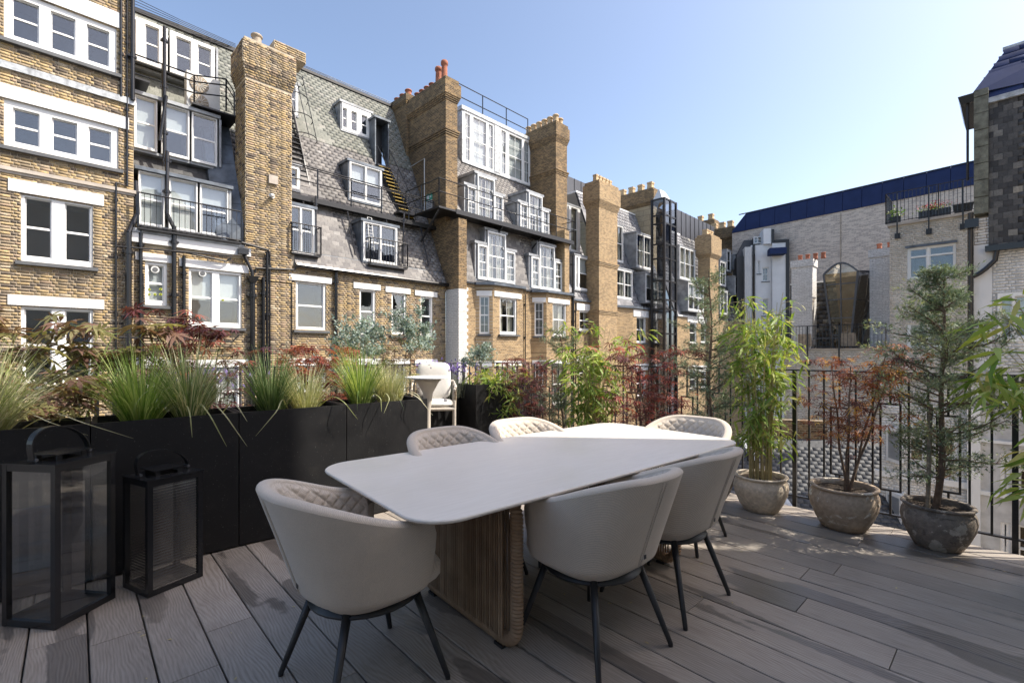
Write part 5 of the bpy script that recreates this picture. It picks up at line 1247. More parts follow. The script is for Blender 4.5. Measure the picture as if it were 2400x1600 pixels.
# ================================================================ THE DECK
DF = Frame(0, 0, R(43.0))      # local x = q (across the boards), local y = p (along the boards, away to the left)
BWID = .2075; Q0 = .047
def deckmat():
    m = NT('deck_board')
    tc = m.n('TexCoord').outputs['Object']; oi = m.n('ObjectInfo').outputs['Random']
    off = m.n('CombineXYZ'); m.l(m.math('MULTIPLY', oi, 37.0), off.inputs[0]); m.l(m.math('MULTIPLY', oi, 91.0), off.inputs[1])
    va = m.n('VectorMath', operation='ADD'); m.l(tc, va.inputs[0]); m.l(off.outputs[0], va.inputs[1])
    mp = m.n('Mapping'); mp.inputs['Scale'].default_value = (1, .3, 1); m.l(va.outputs[0], mp.inputs[0])
    warp = m.math('ADD', m.math('MULTIPLY', m.noise(3.2, 2, mp.outputs[0], .45), .22), m.math('MULTIPLY', m.noise(16, 2, mp.outputs[0]), .02))
    sx_ = m.n('SeparateXYZ'); m.l(va.outputs[0], sx_.inputs[0])
    ph_ = m.math('MULTIPLY', m.math('ADD', warp, m.math('MULTIPLY', sx_.outputs[0], .8)), 560.0)
    rg = m.math('MULTIPLY', m.math('ADD', m.math('SINE', ph_), 1.0), .5)
    mp2 = m.n('Mapping'); mp2.inputs['Scale'].default_value = (1, .05, 1); m.l(va.outputs[0], mp2.inputs[0])
    fine = m.noise(170, 3, mp2.outputs[0])
    amp = m.ramp(m.noise(5, 3, mp.outputs[0]), [(.35, (.25,)*3), (.65, (1,)*3)])
    grain = m.math('ADD', m.math('MULTIPLY', m.math('MULTIPLY', rg, amp), .34), m.math('MULTIPLY', fine, .66))
    c = m.ramp(grain, [(.2, (.23, .20, .168)), (.5, (.345, .308, .268)), (.85, (.43, .39, .345))])
    c = m.mix(1.0, c, m.ramp(oi, [(0, (.86,)*3), (1, (1.12, 1.1, 1.08))]), 'MULTIPLY')
    # wet streaks: world position turned into the board direction and stretched along it
    pr = m.n('Mapping'); pr.inputs['Rotation'].default_value = (0, 0, R(-43)); m.l(m.n('NewGeometry').outputs['Position'], pr.inputs[0])
    ps = m.n('Mapping'); ps.inputs['Scale'].default_value = (1, .13, 1); oz = m.n('CombineXYZ'); m.l(m.math('MULTIPLY', oi, .9), oz.inputs[2]); pa = m.n('VectorMath', operation='ADD'); m.l(pr.outputs[0], pa.inputs[0]); m.l(oz.outputs[0], pa.inputs[1]); m.l(pa.outputs[0], ps.inputs[0])
    n1 = m.noise(2.9, 2, ps.outputs[0], .5, .4); n2 = m.noise(14, 4, pr.outputs[0])
    n1 = m.math('ADD', n1, m.math('MULTIPLY', m.math('SUBTRACT', n2, .5), .06)); n1 = m.math('ADD', n1, m.math('MULTIPLY', oi, .05))
    wet = m.ramp(n1, [(.575, (0,)*3), (.587, (1,)*3)])
    dust = m.ramp(m.noise(90, 2), [(.71, (0,)*3), (.76, (.5,)*3)])
    c = m.mix(1.0, c, m.ramp(m.noise(1.1, 5), [(.3, (.85,)*3), (.7, (1.12,)*3)]), 'MULTIPLY')
    c = m.mix(wet, c, m.mix(.5, c, (.028, .026, .025)))
    c = m.mix(m.math('MULTIPLY', dust, .25), c, (.35, .34, .32))
    m.col(c)
    m.l(m.ramp(wet, [(0, (.62,)*3), (1, (.3,)*3)]), m.b.inputs['Roughness'])
    m.set(Specular_IOR_Level=.5)
    m.bump(grain, .55, .0035); MATS['deck_board'] = m.m
deckmat()
DK = bpy.data.objects.new('deck', None); C.objects.link(DK); DK['kind'] = 'structure'; DK.rotation_euler = (0, 0, DF.a)
QE = 4.61; PE = 5.42
joints = {16: [.754], 13: [.78], 12: [.367, 3.2], 19: [.75], 2: [2.66], 1: [2.35], 0: [2.9], 3: [1.9, 4.4], 10: [1.6], 14: [2.9], 17: [2.6], 18: [-.8, 3.4], 20: [2.1], 9: [.1, 3.6]}
for r in range(-13, 22):
    qa = Q0+BWID*r; qb = qa+BWID
    js = joints.get(r) or [random.uniform(-.5, 1.2)+2.4*i for i in range(2)]
    ps = [-2.7]+sorted(js)+[PE]
    for a, b in zip(ps[:-1], ps[1:]):
        if b-a < .1: continue
        m = MB(); g = .0035; t = .003; zt_ = random.uniform(-.0006, .0006)
        X0, X1, Y0, Y1 = qa+g, qb-g, a+.0015, b-.0015; cx, cy = (X0+X1)/2, (Y0+Y1)/2
        pts = [(X0, Y0, -.03), (X1, Y0, -.03), (X1, Y1, -.03), (X0, Y1, -.03), (X0, Y0, -t), (X1, Y0, -t), (X1, Y1, -t), (X0, Y1, -t), (X0+t, Y0+t*.3, zt_), (X1-t, Y0+t*.3, zt_), (X1-t, Y1-t*.3, zt_), (X0+t, Y1-t*.3, zt_)]
        m.add([(p[0]-cx, p[1]-cy, p[2]) for p in pts], [(0, 3, 2, 1), (0, 1, 5, 4), (1, 2, 6, 5), (2, 3, 7, 6), (3, 0, 4, 7), (4, 5, 9, 8), (5, 6, 10, 9), (6, 7, 11, 10), (7, 4, 8, 11), (8, 9, 10, 11)])
        o = link('deck_board', mk(m, 'deck_board'), DK); o.location = (cx, cy, 0)
m = MB(); m.box(Q0-13*BWID, QE, -2.7, PE, -.3, -.034); link('joist_frame', mk(m, 'black_iron'), DK)
m = MB(); m.box(Q0-13*BWID+.1, QE-.25, -2.6, PE-.2, ZB, -.301); link('terrace_base', mk(m, 'brick_far'), DK)

# ---- deck railings
def greek_rail(name, label, axis, fixed, a0, a1, ztop=1.19, out=.1, grp='black deck railings'):
    """top and bottom rails, posts, plain bars and bars broken by an open box, all separate pieces"""
    org = (fixed+out, a0, 0) if axis == 'y' else (a0, fixed+out, 0)
    T = Thing(name, label, 'railing', DF, org, grp)
    P = (lambda s, z, w=0: (fixed+out, s, z)) if axis == 'y' else (lambda s, z, w=0: (s, fixed+out, z))
    m = MB(); m.bar(P(a0, ztop), P(a1, ztop), .045, .012); T.part('top_rail', m, 'black_iron')
    m = MB(); m.bar(P(a0, .07), P(a1, .07), .035, .012); T.part('bottom_rail', m, 'black_iron')
    n = int((a1-a0)/.112); sq = .007
    def bar(z0, z1, s, w=.007): 
        m = MB()
        x, y, _ = P(s, 0); m.box(x-w, x+w, y-w, y+w, z0, z1); T.part('baluster', m, 'black_iron')
    i = 0
    while i < n:
        s = a0+.112*(i+.5); k = i % 12
        if k == 0: bar(-.18, ztop-.006, s, .016)
        elif k in (3, 6, 9):
            # open box between two half bars
            z0, z1 = (.32, .88) if k != 6 else (.26, .94)
            bar(z1+.007, ztop-.006, s); bar(.077, z0-.007, s)
            m = MB(); h_ = .062
            for q in (-h_, h_): x, y, _ = P(s+q, 0); m.box(x-.007, x+.007, y-.007, y+.007, z0, z1)
            for zz in (z0, z1): m.bar(P(s-h_-.007, zz), P(s+h_+.007, zz), .014, .014)
            T.part('box_motif', m, 'black_iron')
        else: bar(.077, ztop-.006, s)
        i += 1
    return T
greek_rail('railing', 'black railing with box motifs behind the potted plants, right edge of the deck', 'y', QE, -1.4, PE+.1)
greek_rail('railing', 'black railing behind the row of black planters, far left edge of the deck', 'x', PE, -2.6, QE+.05)

# ---- black planters
PF = Frame(-2.74, 2.515, math.atan2(.655, .755))       # planter fronts; x along the row, y away from the camera
def speck():
    m = NT('planter_black'); c = m.mix(m.ramp(m.noise(130, 1), [(.72, (0,)*3), (.78, (.35,)*3)]), (.011, .011, .012), (.3, .3, .28))
    c = m.mix(m.ramp(m.noise(7, 5), [(.55, (0,)*3), (.9, (.06,)*3)]), c, (.3, .28, .25)); m.col(c); m.set(Roughness=.5, Specular_IOR_Level=.35)
    m.l(m.ramp(m.noise(5, 4), [(.3, (.42,)*3), (.7, (.6,)*3)]), m.b.inputs['Roughness']); MATS['planter_black'] = m.m
speck()
def planter(x0, x1, y0, y1, h, label, fr=PF, grp='black box planters'):
    T = Thing('planter', label, 'planter', fr, ((x0+x1)/2, y0, 0), grp)
    m = MB(); t = .025; m.box(x0, x1, y0, y0+t, .012, h); m.box(x0, x1, y1-t, y1, .012, h); m.box(x0, x0+t, y0+t, y1-t, .012, h); m.box(x1-t, x1, y0+t, y1-t, .012, h); m.box(x0+t, x1-t, y0+t, y1-t, .012, .04)
    T.part('box', m, 'planter_black')
    m = MB(); m.grid(lambda a, b: (x0+t+(x1-x0-2*t)*a, y0+t+(y1-y0-2*t)*b, h-.05+.012*math.sin(a*17+b*9)), 12, 6); T.part('soil', m, 'soil')
    return T
ph = .93
labs = ['black box planter behind the tall lantern holding pale striped grass', 'black box planter behind the small lantern with bright green and striped grass', 'black box planter with dark green grass, left of the dining table', 'black box planter at the right end of the row, half in sunlight']
xs = [-.402, .358, 1.124, 1.88, 2.62]
for i in range(4): planter(xs[i]+.003, xs[i+1]-.003, 0, .42, ph, labs[i])
planter(-1.165, -.408, 0, .42, ph, 'black box planter cut off by the left edge of the picture')
# far planters beside the bar chair
FP = Frame(-.46, 6.0, math.atan2(.655, .755))
planter(0, 1.15, 0, .45, .93, 'black box planter beyond the bar chair with baluster shadows on its sunlit side', FP)
planter(-1.75, -.05, .3, .7, .8, 'long low black planter of lavender behind the bar chair', FP)
planter(-4.4, -1.85, .3, .7, .75, 'long low black planter by the rail behind the pale stem trees', FP)

# ================================================================ PLANTS
def blades(n, cx, cy, z, spread, h, lean, wdt, rad=.05, droop=1.0, seg=6):
    """grass: curved tapering blades"""
    th_ = rng.uniform(0, 2*np.pi, n); r0 = rad*np.sqrt(rng.uniform(0, 1, n)); L = h*rng.uniform(.55, 1.15, n)
    d = np.c_[np.cos(th_), np.sin(th_), np.zeros(n)]; le = lean*rng.uniform(.1, 1.0, n)**1.0
    B_ = np.c_[cx+r0*d[:, 0], cy+r0*d[:, 1], np.full(n, z)]
    t = np.linspace(0, 1, seg+1)
    ang0 = le*.5; bend = le*droop*rng.uniform(.5, 1.5, n)
    a = ang0[:, None]+bend[:, None]*t[None]**1.6; a = np.minimum(a, 2.75)
    dx = np.sin(a)*(L/seg)[:, None]; dz = np.cos(a)*(L/seg)[:, None]
    X = np.cumsum(np.c_[np.zeros(n), dx[:, :-1]], 1); Z = np.cumsum(np.c_[np.zeros(n), dz[:, :-1]], 1)
    ctr = B_[:, None, :]+X[..., None]*d[:, None, :]; ctr[..., 2] += Z
    side = np.c_[-d[:, 1], d[:, 0], np.zeros(n)]; tw = rng.uniform(-.7, .7, n)
    side = side*np.cos(tw)[:, None]+d*np.sin(tw)[:, None]
    ww = wdt*rng.uniform(.6, 1.3, n)[:, None]*np.clip(1-t[None]**2.2, .04, 1)
    Lp = ctr-side[:, None]*ww[..., None]/2; Rp = ctr+side[:, None]*ww[..., None]/2
    V = np.stack([Lp, Rp], 2).reshape(-1, 3)
    q = np.array([[2*i, 2*i+1, 2*i+3, 2*i+2] for i in range(seg)])
    F = (q[None]+(2*(seg+1))*np.arange(n)[:, None, None]).reshape(-1, 4)
    return V, F
def grass(label, px_, py_, h, mat, n=420, lean=.9, wdt=.006, rad=.08, droop=1.0, z=ph-.05, fr=PF, name='grass_clump', cat='grass plant', extra=()):
    p = fr.world(px_, py_, z); T = Thing(name, label, cat, WORLD, tuple(p))
    V, F = blades(n, 0, 0, 0, 0, h, lean, wdt, rad, droop); link('blades', fastmesh(V, F, mat), T.o, kind='stuff')
    for (m2, n2, h2, l2) in extra:
        V, F = blades(n2, 0, 0, 0, 0, h2, l2, wdt, rad, droop*1.6, 9); link('trailing_blades', fastmesh(V, F, m2), T.o, kind='stuff')
    return T
grass('pale cream striped grass spilling from the planter at the left edge', -.12, .2, .58, 'grass_cream', 640, 1.5, .005, .12, 1.0, extra=[('grass_green', 120, .6, 1.0)])
grass('green striped grass at the very left edge of the picture', -.62, .2, .66, 'grass_cream', 500, 1.3, .007, .12, extra=[('grass_green', 200, .6, .8)])
grass('bright green upright grass clump behind the small lantern', .60, .2, .52, 'grass_green', 560, 1.35, .0055, .09, .9)
grass('grey green striped grass leaning right beside the bright green clump', .86, .2, .54, 'grass_cream', 330, 1.3, .005, .08, 1.0, extra=[('grass_dark', 260, .62, 1.2)])
grass('dark green spiky grass left of the rusty red maple', 1.38, .2, .52, 'grass_dark', 460, 1.35, .0055, .08, .8)
grass('low cream striped grass right of the dark spiky clump', 1.62, .18, .40, 'grass_cream', 420, 1.3, .0045, .08, 1.0)
grass('tall vivid green grass in the sunlit end planter', 2.08, .2, .52, 'grass_green', 400, 1.1, .006, .07, .9, extra=[('grass_dark', 80, .7, 1.5)])
grass('yellow cream fine grass at the right end of the planter row', 2.34, .18, .40, 'grass_cream', 600, .85, .004, .09, 1.0)
# single long blades hanging over the planter fronts
def hang(x, y, L, sx, h0=.12, mat='grass_cream', w=.008):
    V = []; n = 14
    for i in range(n+1):
        t = i/n; a = t*2.5
        q = PF.world(x+sx*t, y-.30*min(1, t*1.9)-.02*t, ph-.03+h0*math.sin(min(1, t*2.2)*math.pi/2)-max(0, t-.3)*L)
        ww = w*(1-t**3)*.5+.0006; s_ = Vector((PF.e[0]*ww, PF.e[1]*ww, 0)); V += [tuple(q-s_), tuple(q+s_)]
    return V, [(2*i, 2*i+1, 2*i+3, 2*i+2) for i in range(n)]
for lab, hs_ in (('loose cream blades drooping over the fronts of the planters', [(.0, .2, .2, .35), (.05, .2, .26, .5), (-.35, .2, .1, .8), (.85, .2, .42, .18), (.9, .2, .44, .25), (.82, .2, .3, .02), (1.05, .2, .2, .1), (1.5, .2, .35, -.3), (1.72, .2, .28, .2), (2.12, .2, .22, .0), (2.26, .2, .24, -.12), (2.4, .2, .14, .1), (2.34, .2, .32, .26)]),):
    m = MB()
    for a in hs_: v, f_ = hang(*a); m.add(v, f_)
    o = link('trailing_grass', mk(m, 'grass_cream'), None, lab, 'grass', kind='stuff')

def branch(m, p, d, L, r, depth, tips, spread=.6, nseg=4, curl=.15, kids=(2, 3), shrink=.72, up=.15, all_pts=None):
    pts = [Vector(p)]; d = Vector(d).normalized(); rs = [r]
    for i in range(nseg):
        d = (d+Vector((random.gauss(0, curl), random.gauss(0, curl), random.gauss(0, curl)+up*.3))).normalized()
        pts.append(pts[-1]+d*L/nseg); rs.append(r*(1-.35*(i+1)/nseg))
        if all_pts is not None: all_pts.append((pts[-1].copy(), d.copy(), depth))
    m.tube(pts, rs, 6 if r > .004 else 4)
    if depth == 0: tips.append((pts[-1], d)); return
    for k in range(random.randint(*kids)):
        a = random.uniform(0, 2*math.pi); perp = d.orthogonal().normalized(); perp.rotate(Matrix.Rotation(a, 3, d))
        nd = (d+perp*spread*random.uniform(.6, 1.3)).normalized()
        q = pts[random.randint(max(1, nseg-2), nseg)]
        branch(m, q, nd, L*shrink*random.uniform(.75, 1.2), r*.62, depth-1, tips, spread, nseg, curl, kids, shrink, up, all_pts)
def palmate(nl=7, w_=.09, droop=.25):
    V = [(0, 0, 0)]; F = []
    for k in range(nl):
        a = R(-125+250*k/(nl-1)); L = 1.0-.5*abs(k-(nl-1)/2)/((nl-1)/2); 
        ca, sa = math.cos(a), math.sin(a); o = len(V)
        for (s, wv, zz) in ((.45, w_, -.02), (1.0, 0, -droop), (.45, -w_, -.02)): V.append((s*L*ca-wv*sa, s*L*sa+wv*ca, zz*L))
        F.append((0, o, o+1, o+2))
    return V, F
def maple(label, base, height, spread, mat, nleaf=900, leaf=.075, stems=3, lobes=7, lw=.07, layers=5, z0f=.25, seed=1, lean=(0, 0), bark='bark', name='japanese_maple', fill=1.0, droop=.45):
    random.seed(seed); bx_, by_, bz_ = base; T = Thing(name, label, 'maple tree', WORLD, base)
    m = MB(); pts = []
    for s_ in range(stems):
        a = 2*math.pi*s_/stems+random.random(); 
        p = Vector((.015*math.cos(a), .015*math.sin(a), 0)); top = Vector((lean[0]+.35*spread*math.cos(a), lean[1]+.35*spread*math.sin(a), height*random.uniform(.8, 1.0)))
        n = 10; path = [p.lerp(top, i/n)+Vector((math.sin(i*1.3+s_)*.012, math.cos(i*1.1+s_)*.012, 0))*(1 if 0 < i < n else 0)+Vector((0, 0, 0)) for i in range(n+1)]
        m.tube(path, [.009*(1-.75*i/n)+.0015 for i in range(n+1)], 6)
        for i in range(2, n+1):
            f = i/n
            if f < z0f: continue
            for _ in range(layers//2+1):
                a2 = random.uniform(0, 2*math.pi); L = spread*random.uniform(.35, .75)*(1.0-.45*f)
                q0 = path[i]; pr = [q0]
                dvec = Vector((math.cos(a2), math.sin(a2), random.uniform(.05, .45)))
                for j in range(5):
                    dvec = (dvec+Vector((random.gauss(0, .16), random.gauss(0, .16), -.05))).normalized(); pr.append(pr[-1]+dvec*L/5)
                    if j > 0: pts.append(pr[-1])
                m.tube(pr, [.0028, .0024, .002, .0016, .0012, .001], 4, False)
    T.part2 = None
    link('stems', mk(m, bark), T.o)
    P = np.array([tuple(random.choice(pts)) for _ in range(nleaf)])+rng.normal(size=(nleaf, 3))*[.045, .045, .025]*fill
    th_ = rng.uniform(0, 2*np.pi, nleaf); Dv = np.c_[np.cos(th_), np.sin(th_), rng.uniform(-droop-.3, .1, nleaf)]
    N = rng.normal(size=(nleaf, 3))*.35+[0, 0, 1]
    V, F = scatter(*palmate(lobes, lw), P, Dv, N, rng.uniform(.6, 1.15, nleaf)*leaf)
    link('foliage', fastmesh(V, F, mat), T.o, kind='stuff'); return T
def bamboo(label, base, height, spread, mat, ncane=22, nleaf=1500, leaf=.15, seed=2, topbias=.6, z0f=.2, lean=(0, 0), name='bamboo', lw=.075, cane='cane'):
    random.seed(seed); T = Thing(name, label, 'bamboo plant', WORLD, base); m = MB(); pts = []; ds = []
    for c in range(ncane):
        a = random.uniform(0, 2*math.pi); r0 = .09*math.sqrt(random.random()); h_ = height*random.uniform(.6, 1.0)
        ox, oy = r0*math.cos(a), r0*math.sin(a); n = 9; k = random.uniform(.1, .5)*spread
        path = [Vector((ox+math.cos(a)*k*(i/n)**2.2+lean[0]*(i/n)**1.5, oy+math.sin(a)*k*(i/n)**2.2+lean[1]*(i/n)**1.5, h_*(i/n)**(.97)-.12*spread*(i/n)**4)) for i in range(n+1)]
        m.tube(path, [.0045*(1-.6*i/n) for i in range(n+1)], 5, False)
        for _ in range(5):
            f = random.random()**(topbias); f = max(z0f, f); i = min(n-1, int(f*n)); q = path[i].lerp(path[i+1], f*n-i)
            a2 = random.uniform(0, 2*math.pi); L = spread*random.uniform(.2, .5)
            tw = [q]; dv = Vector((math.cos(a2), math.sin(a2), .9))
            for j in range(4): dv = (dv+Vector((random.gauss(0, .15), random.gauss(0, .15), -.38))).normalized(); tw.append(tw[-1]+dv*L/4); pts.append(tw[-1]); ds.append(dv.copy())
            m.tube(tw, [.0018, .0015, .0012, .001, .0008], 4, False)
    link('canes', mk(m, cane), T.o)
    idx = rng.integers(0, len(pts), nleaf); P = np.array([tuple(p) for p in pts])[idx]+rng.normal(size=(nleaf, 3))*.022
    D0 = np.array([tuple(d) for d in ds])[idx]; th_ = rng.uniform(0, 2*np.pi, nleaf)
    Dv = D0*.5+np.c_[np.cos(th_), np.sin(th_), np.zeros(nleaf)]*.9; Dv[:, 2] -= rng.uniform(-.1, 1.1, nleaf)
    N = rng.normal(size=(nleaf, 3))*.5+[0, 0, 1]
    tv = [(0, 0, 0), (.3, -lw, .03), (.3, lw, .03), (.65, -lw*.75, 0), (.65, lw*.75, 0), (1, 0, -.16)]
    V, F = scatter(tv, [(0, 1, 3), (0, 3, 4), (0, 4, 2), (3, 5, 4)], P, Dv, N, rng.uniform(.55, 1.2, nleaf)*leaf)
    link('foliage', fastmesh(V, F, mat), T.o, kind='stuff'); return T
def juniper(label, base, height, spread, n=9000, seed=3, tipmat=True, lean=(0, 0), prof=None, name='juniper', stake=False, nb=70, size=.035):
    random.seed(seed); T = Thing(name, label, 'juniper tree', WORLD, base); m = MB(); pts = []; ds = []
    ntr = 12; path = [Vector((lean[0]*(i/ntr)+.02*math.sin(i*.9), lean[1]*(i/ntr)+.02*math.cos(i*.7), height*i/ntr)) for i in range(ntr+1)]
    m.tube(path, [.02*(1-.85*i/ntr)+.002 for i in range(ntr+1)], 8)
    for b in range(nb):
        f = random.uniform(.12, .98); i = min(ntr-1, int(f*ntr)); q = path[i].lerp(path[i+1], f*ntr-i)
        a = b*2.4+random.gauss(0, .3); wid = prof(f) if prof else (1-f)**.7
        L = spread*wid*random.uniform(.35, 1.05); dv = Vector((math.cos(a), math.sin(a), random.uniform(.05, .55))); br = [q]
        for j in range(6):
            dv = (dv+Vector((random.gauss(0, .14), random.gauss(0, .14), random.gauss(.03, .1)))).normalized(); br.append(br[-1]+dv*L/6)
            for _ in range(3):
                d2 = (dv+Vector((random.gauss(0, .7), random.gauss(0, .7), random.gauss(.1, .5)))).normalized(); l2 = random.uniform(.03, .12)*min(1.0, .5+L)
                e = br[-1]+d2*l2
                if L > .12: m.tube([br[-1], e], [.0015, .0008], 3, False)
                for s_ in (.35, .7, 1.0): pts.append(br[-1].lerp(e, s_)); ds.append(d2)
        m.tube(br, [.006*(1-.8*j/6)*min(1, L*2+.3)+.0008 for j in range(7)], 5, False)
    link('trunk', mk(m, 'bark'), T.o)
    if stake: mm = MB(); mm.tube([(-.09, -.02, -.05), (-.05, .0, .75)], .013, 8); link('stake', mk(mm, 'bark_grey'), T.o)
    idx = rng.integers(0, len(pts), n); P = np.array([tuple(p) for p in pts])[idx]+rng.normal(size=(n, 3))*.012
    D0 = np.array([tuple(d) for d in ds])[idx]; Dv = D0+rng.normal(size=(n, 3))*.75
    N = rng.normal(size=(n, 3))
    tv = [(0, 0, 0), (.5, -.06, 0), (1, 0, 0), (.5, .06, 0), (.25, 0, 0), (.7, .32, .1), (.62, .2, 0), (.3, 0, 0), (.75, -.3, -.08), (.65, -.18, 0)]
    V, F = scatter(tv, [(0, 1, 2, 3), (4, 6, 5, 4), (7, 8, 9, 7)] if False else [(0, 1, 2, 3), (4, 6, 5, 3), (4, 8, 9, 1)], P, Dv, N, rng.uniform(.6, 1.3, n)*size)
    F = F.reshape(-1, 3, 4)
    tipsel = (P[:, 0] < -spread*.25) & (P[:, 2] > height*.3) & (rng.random(n) < .75) if tipmat else np.zeros(n, bool)
    link('foliage', fastmesh(V, F[~tipsel].reshape(-1, 4), 'juniper_leaf'), T.o, kind='stuff')
    if tipsel.any(): link('young_foliage', fastmesh(V, F[tipsel].reshape(-1, 4), 'juniper_tip'), T.o, kind='stuff')
    return T
def eucalyptus(label, base, stem, crown, n=2600, seed=4, leaf=.032, mat='eucalyptus_leaf'):
    random.seed(seed); T = Thing('eucalyptus_tree', label, 'eucalyptus tree', WORLD, base); m = MB(); ap = []; tips = []
    m.tube([(0, 0, 0), (.01, 0, stem*.5), (0, .01, stem)], [.011, .009, .008], 7)
    for k in range(13):
        a = k*2.4; e = random.uniform(.1, 1.4)
        branch(m, (0, 0, stem-.02*k*.4), (math.cos(a)*math.cos(e), math.sin(a)*math.cos(e), math.sin(e)), crown*.72*random.uniform(.7, 1.25), .0035, 2, tips, .7, 4, .12, (2, 3), .62, .1, ap)
    link('stem', mk(m, 'bark_grey'), T.o)
    q = [(p, d) for p, d, dep in ap if dep < 2]; idx = rng.integers(0, len(q), n)
    P = np.array([tuple(q[i][0]) for i in idx])+rng.normal(size=(n, 3))*.02; D0 = np.array([tuple(q[i][1]) for i in idx])
    Dv = D0*.6+rng.normal(size=(n, 3))*.8; N = rng.normal(size=(n, 3))
    V, F = scatter([(0, 0, 0), (.3, -.24, .02), (.75, -.2, 0), (1, 0, -.05), (.75, .2, 0), (.3, .24, .02)], [(0, 1, 2, 3), (0, 3, 4, 5)], P, Dv, N, rng.uniform(.55, 1.25, n)*leaf)
    link('foliage', fastmesh(V, F, mat), T.o, kind='stuff'); return T
def fl(u, Y, z=0): return ((u-1200)/FOC*Y, Y, z)
# clay pots
def clay(name, label, c, rx_, h, mat, seed, fill='soil'):
    random.seed(seed); T = Thing(name, label, 'plant pot', WORLD, (c[0], c[1], 0), 'weathered clay pots')
    prof = [(.0, .004), (.60, .004), (.64, .02), (.80, .22), (.95, .48), (1.0, .66), (.975, .8), (.90, .9), (.885, .925), (.95, .94), (.985, .965), (.97, .995), (.90, 1.0), (.845, .985), (.835, .93), (.86, .8), (.86, .79)]
    m = MB(); m.lathe([(a*rx_, b*h) for a, b in prof[1:]], 56, (c[0], c[1], 0), wob=.012); m.f.pop(); T.part('body', m, mat, smooth=True)
    m = MB(); m.grid(lambda a, b: (c[0]+rx_*.86*a*math.cos(b*2*math.pi), c[1]+rx_*.86*a*math.sin(b*2*math.pi), h*.86+.008*math.sin(a*9+b*20)), 6, 24); T.part('soil', m, fill)
    return T
def claymat(name, c1, c2, c3, sc=6, br=.6, hard=True):
    m = NT(name); f = m.noise(sc, 6, rough=.6, dist=.3); w_ = .02 if hard else .15
    c = m.ramp(f, [(.40, c1), (.40+w_, c2), (.58, c2), (.58+w_, c3)]); c = m.mix(1.0, c, m.ramp(m.noise(35, 5), [(.3, (.75,)*3), (.7, (1.15,)*3)]), 'MULTIPLY')
    m.col(c); m.set(Roughness=.9, Specular_IOR_Level=.2); m.bump(m.noise(28, 6, rough=.7), br, .012); MATS[name] = m.m
claymat('clay_cream', (.58, .49, .37), (.68, .59, .47), (.74, .66, .54), 4, .55, False)
claymat('clay_patched', (.62, .56, .47), (.44, .35, .26), (.72, .68, .60), 4.2, .35)
claymat('clay_dark', (.15, .13, .11), (.24, .205, .17), (.50, .45, .38), 9, 1.0)
pc = [fl(1783, 4.03), fl(1977, 3.63), fl(2198, 3.27)]
clay('clay_pot', 'cream clay pot holding tall bamboo, farthest of the three pots by the railing', pc[0], .213, .30, 'clay_cream', 1)
clay('clay_pot', 'patchy whitewashed clay pot under the orange maple, middle of the three', pc[1], .232, .325, 'clay_patched', 2)
clay('clay_pot', 'dark mottled rough clay pot holding the juniper, nearest of the three', pc[2], .205, .30, 'clay_dark', 3)
bamboo('tall sunlit bamboo in the cream pot by the railing', (pc[0][0], pc[0][1], .26), 1.62, .40, 'bamboo_leaf', 44, 1350, .14, 11, .6, .22)
maple('orange and purple leaved maple in the patchy middle pot', (pc[1][0]+.03, pc[1][1], .28), 1.15, .62, 'maple_orange', 640, .08, 4, 7, .055, 5, .32, 21, lean=(.12, 0))
juniper('dark green juniper in the dark mottled pot', (pc[2][0], pc[2][1], .24), 1.72, .62, 11500, 31, True, (.06, 0), prof=lambda f: .55+.75*f if f < .5 else .93*(1-(f-.5)*1.75)+.05, stake=True, nb=95, size=.04)
# far right plants at the picture edge
p4 = fl(2480, 2.75)
clay('clay_pot', 'clay pot just outside the right edge of the picture', (3.25, 2.62, 0), .2, .28, 'clay_cream', 4)
bamboo('green bamboo leaning into the picture at the right edge', (3.25, 2.62, .24), 1.5, .75, 'bamboo_leaf', 12, 420, .2, 12, .8, .2, lean=(-.1, .05))
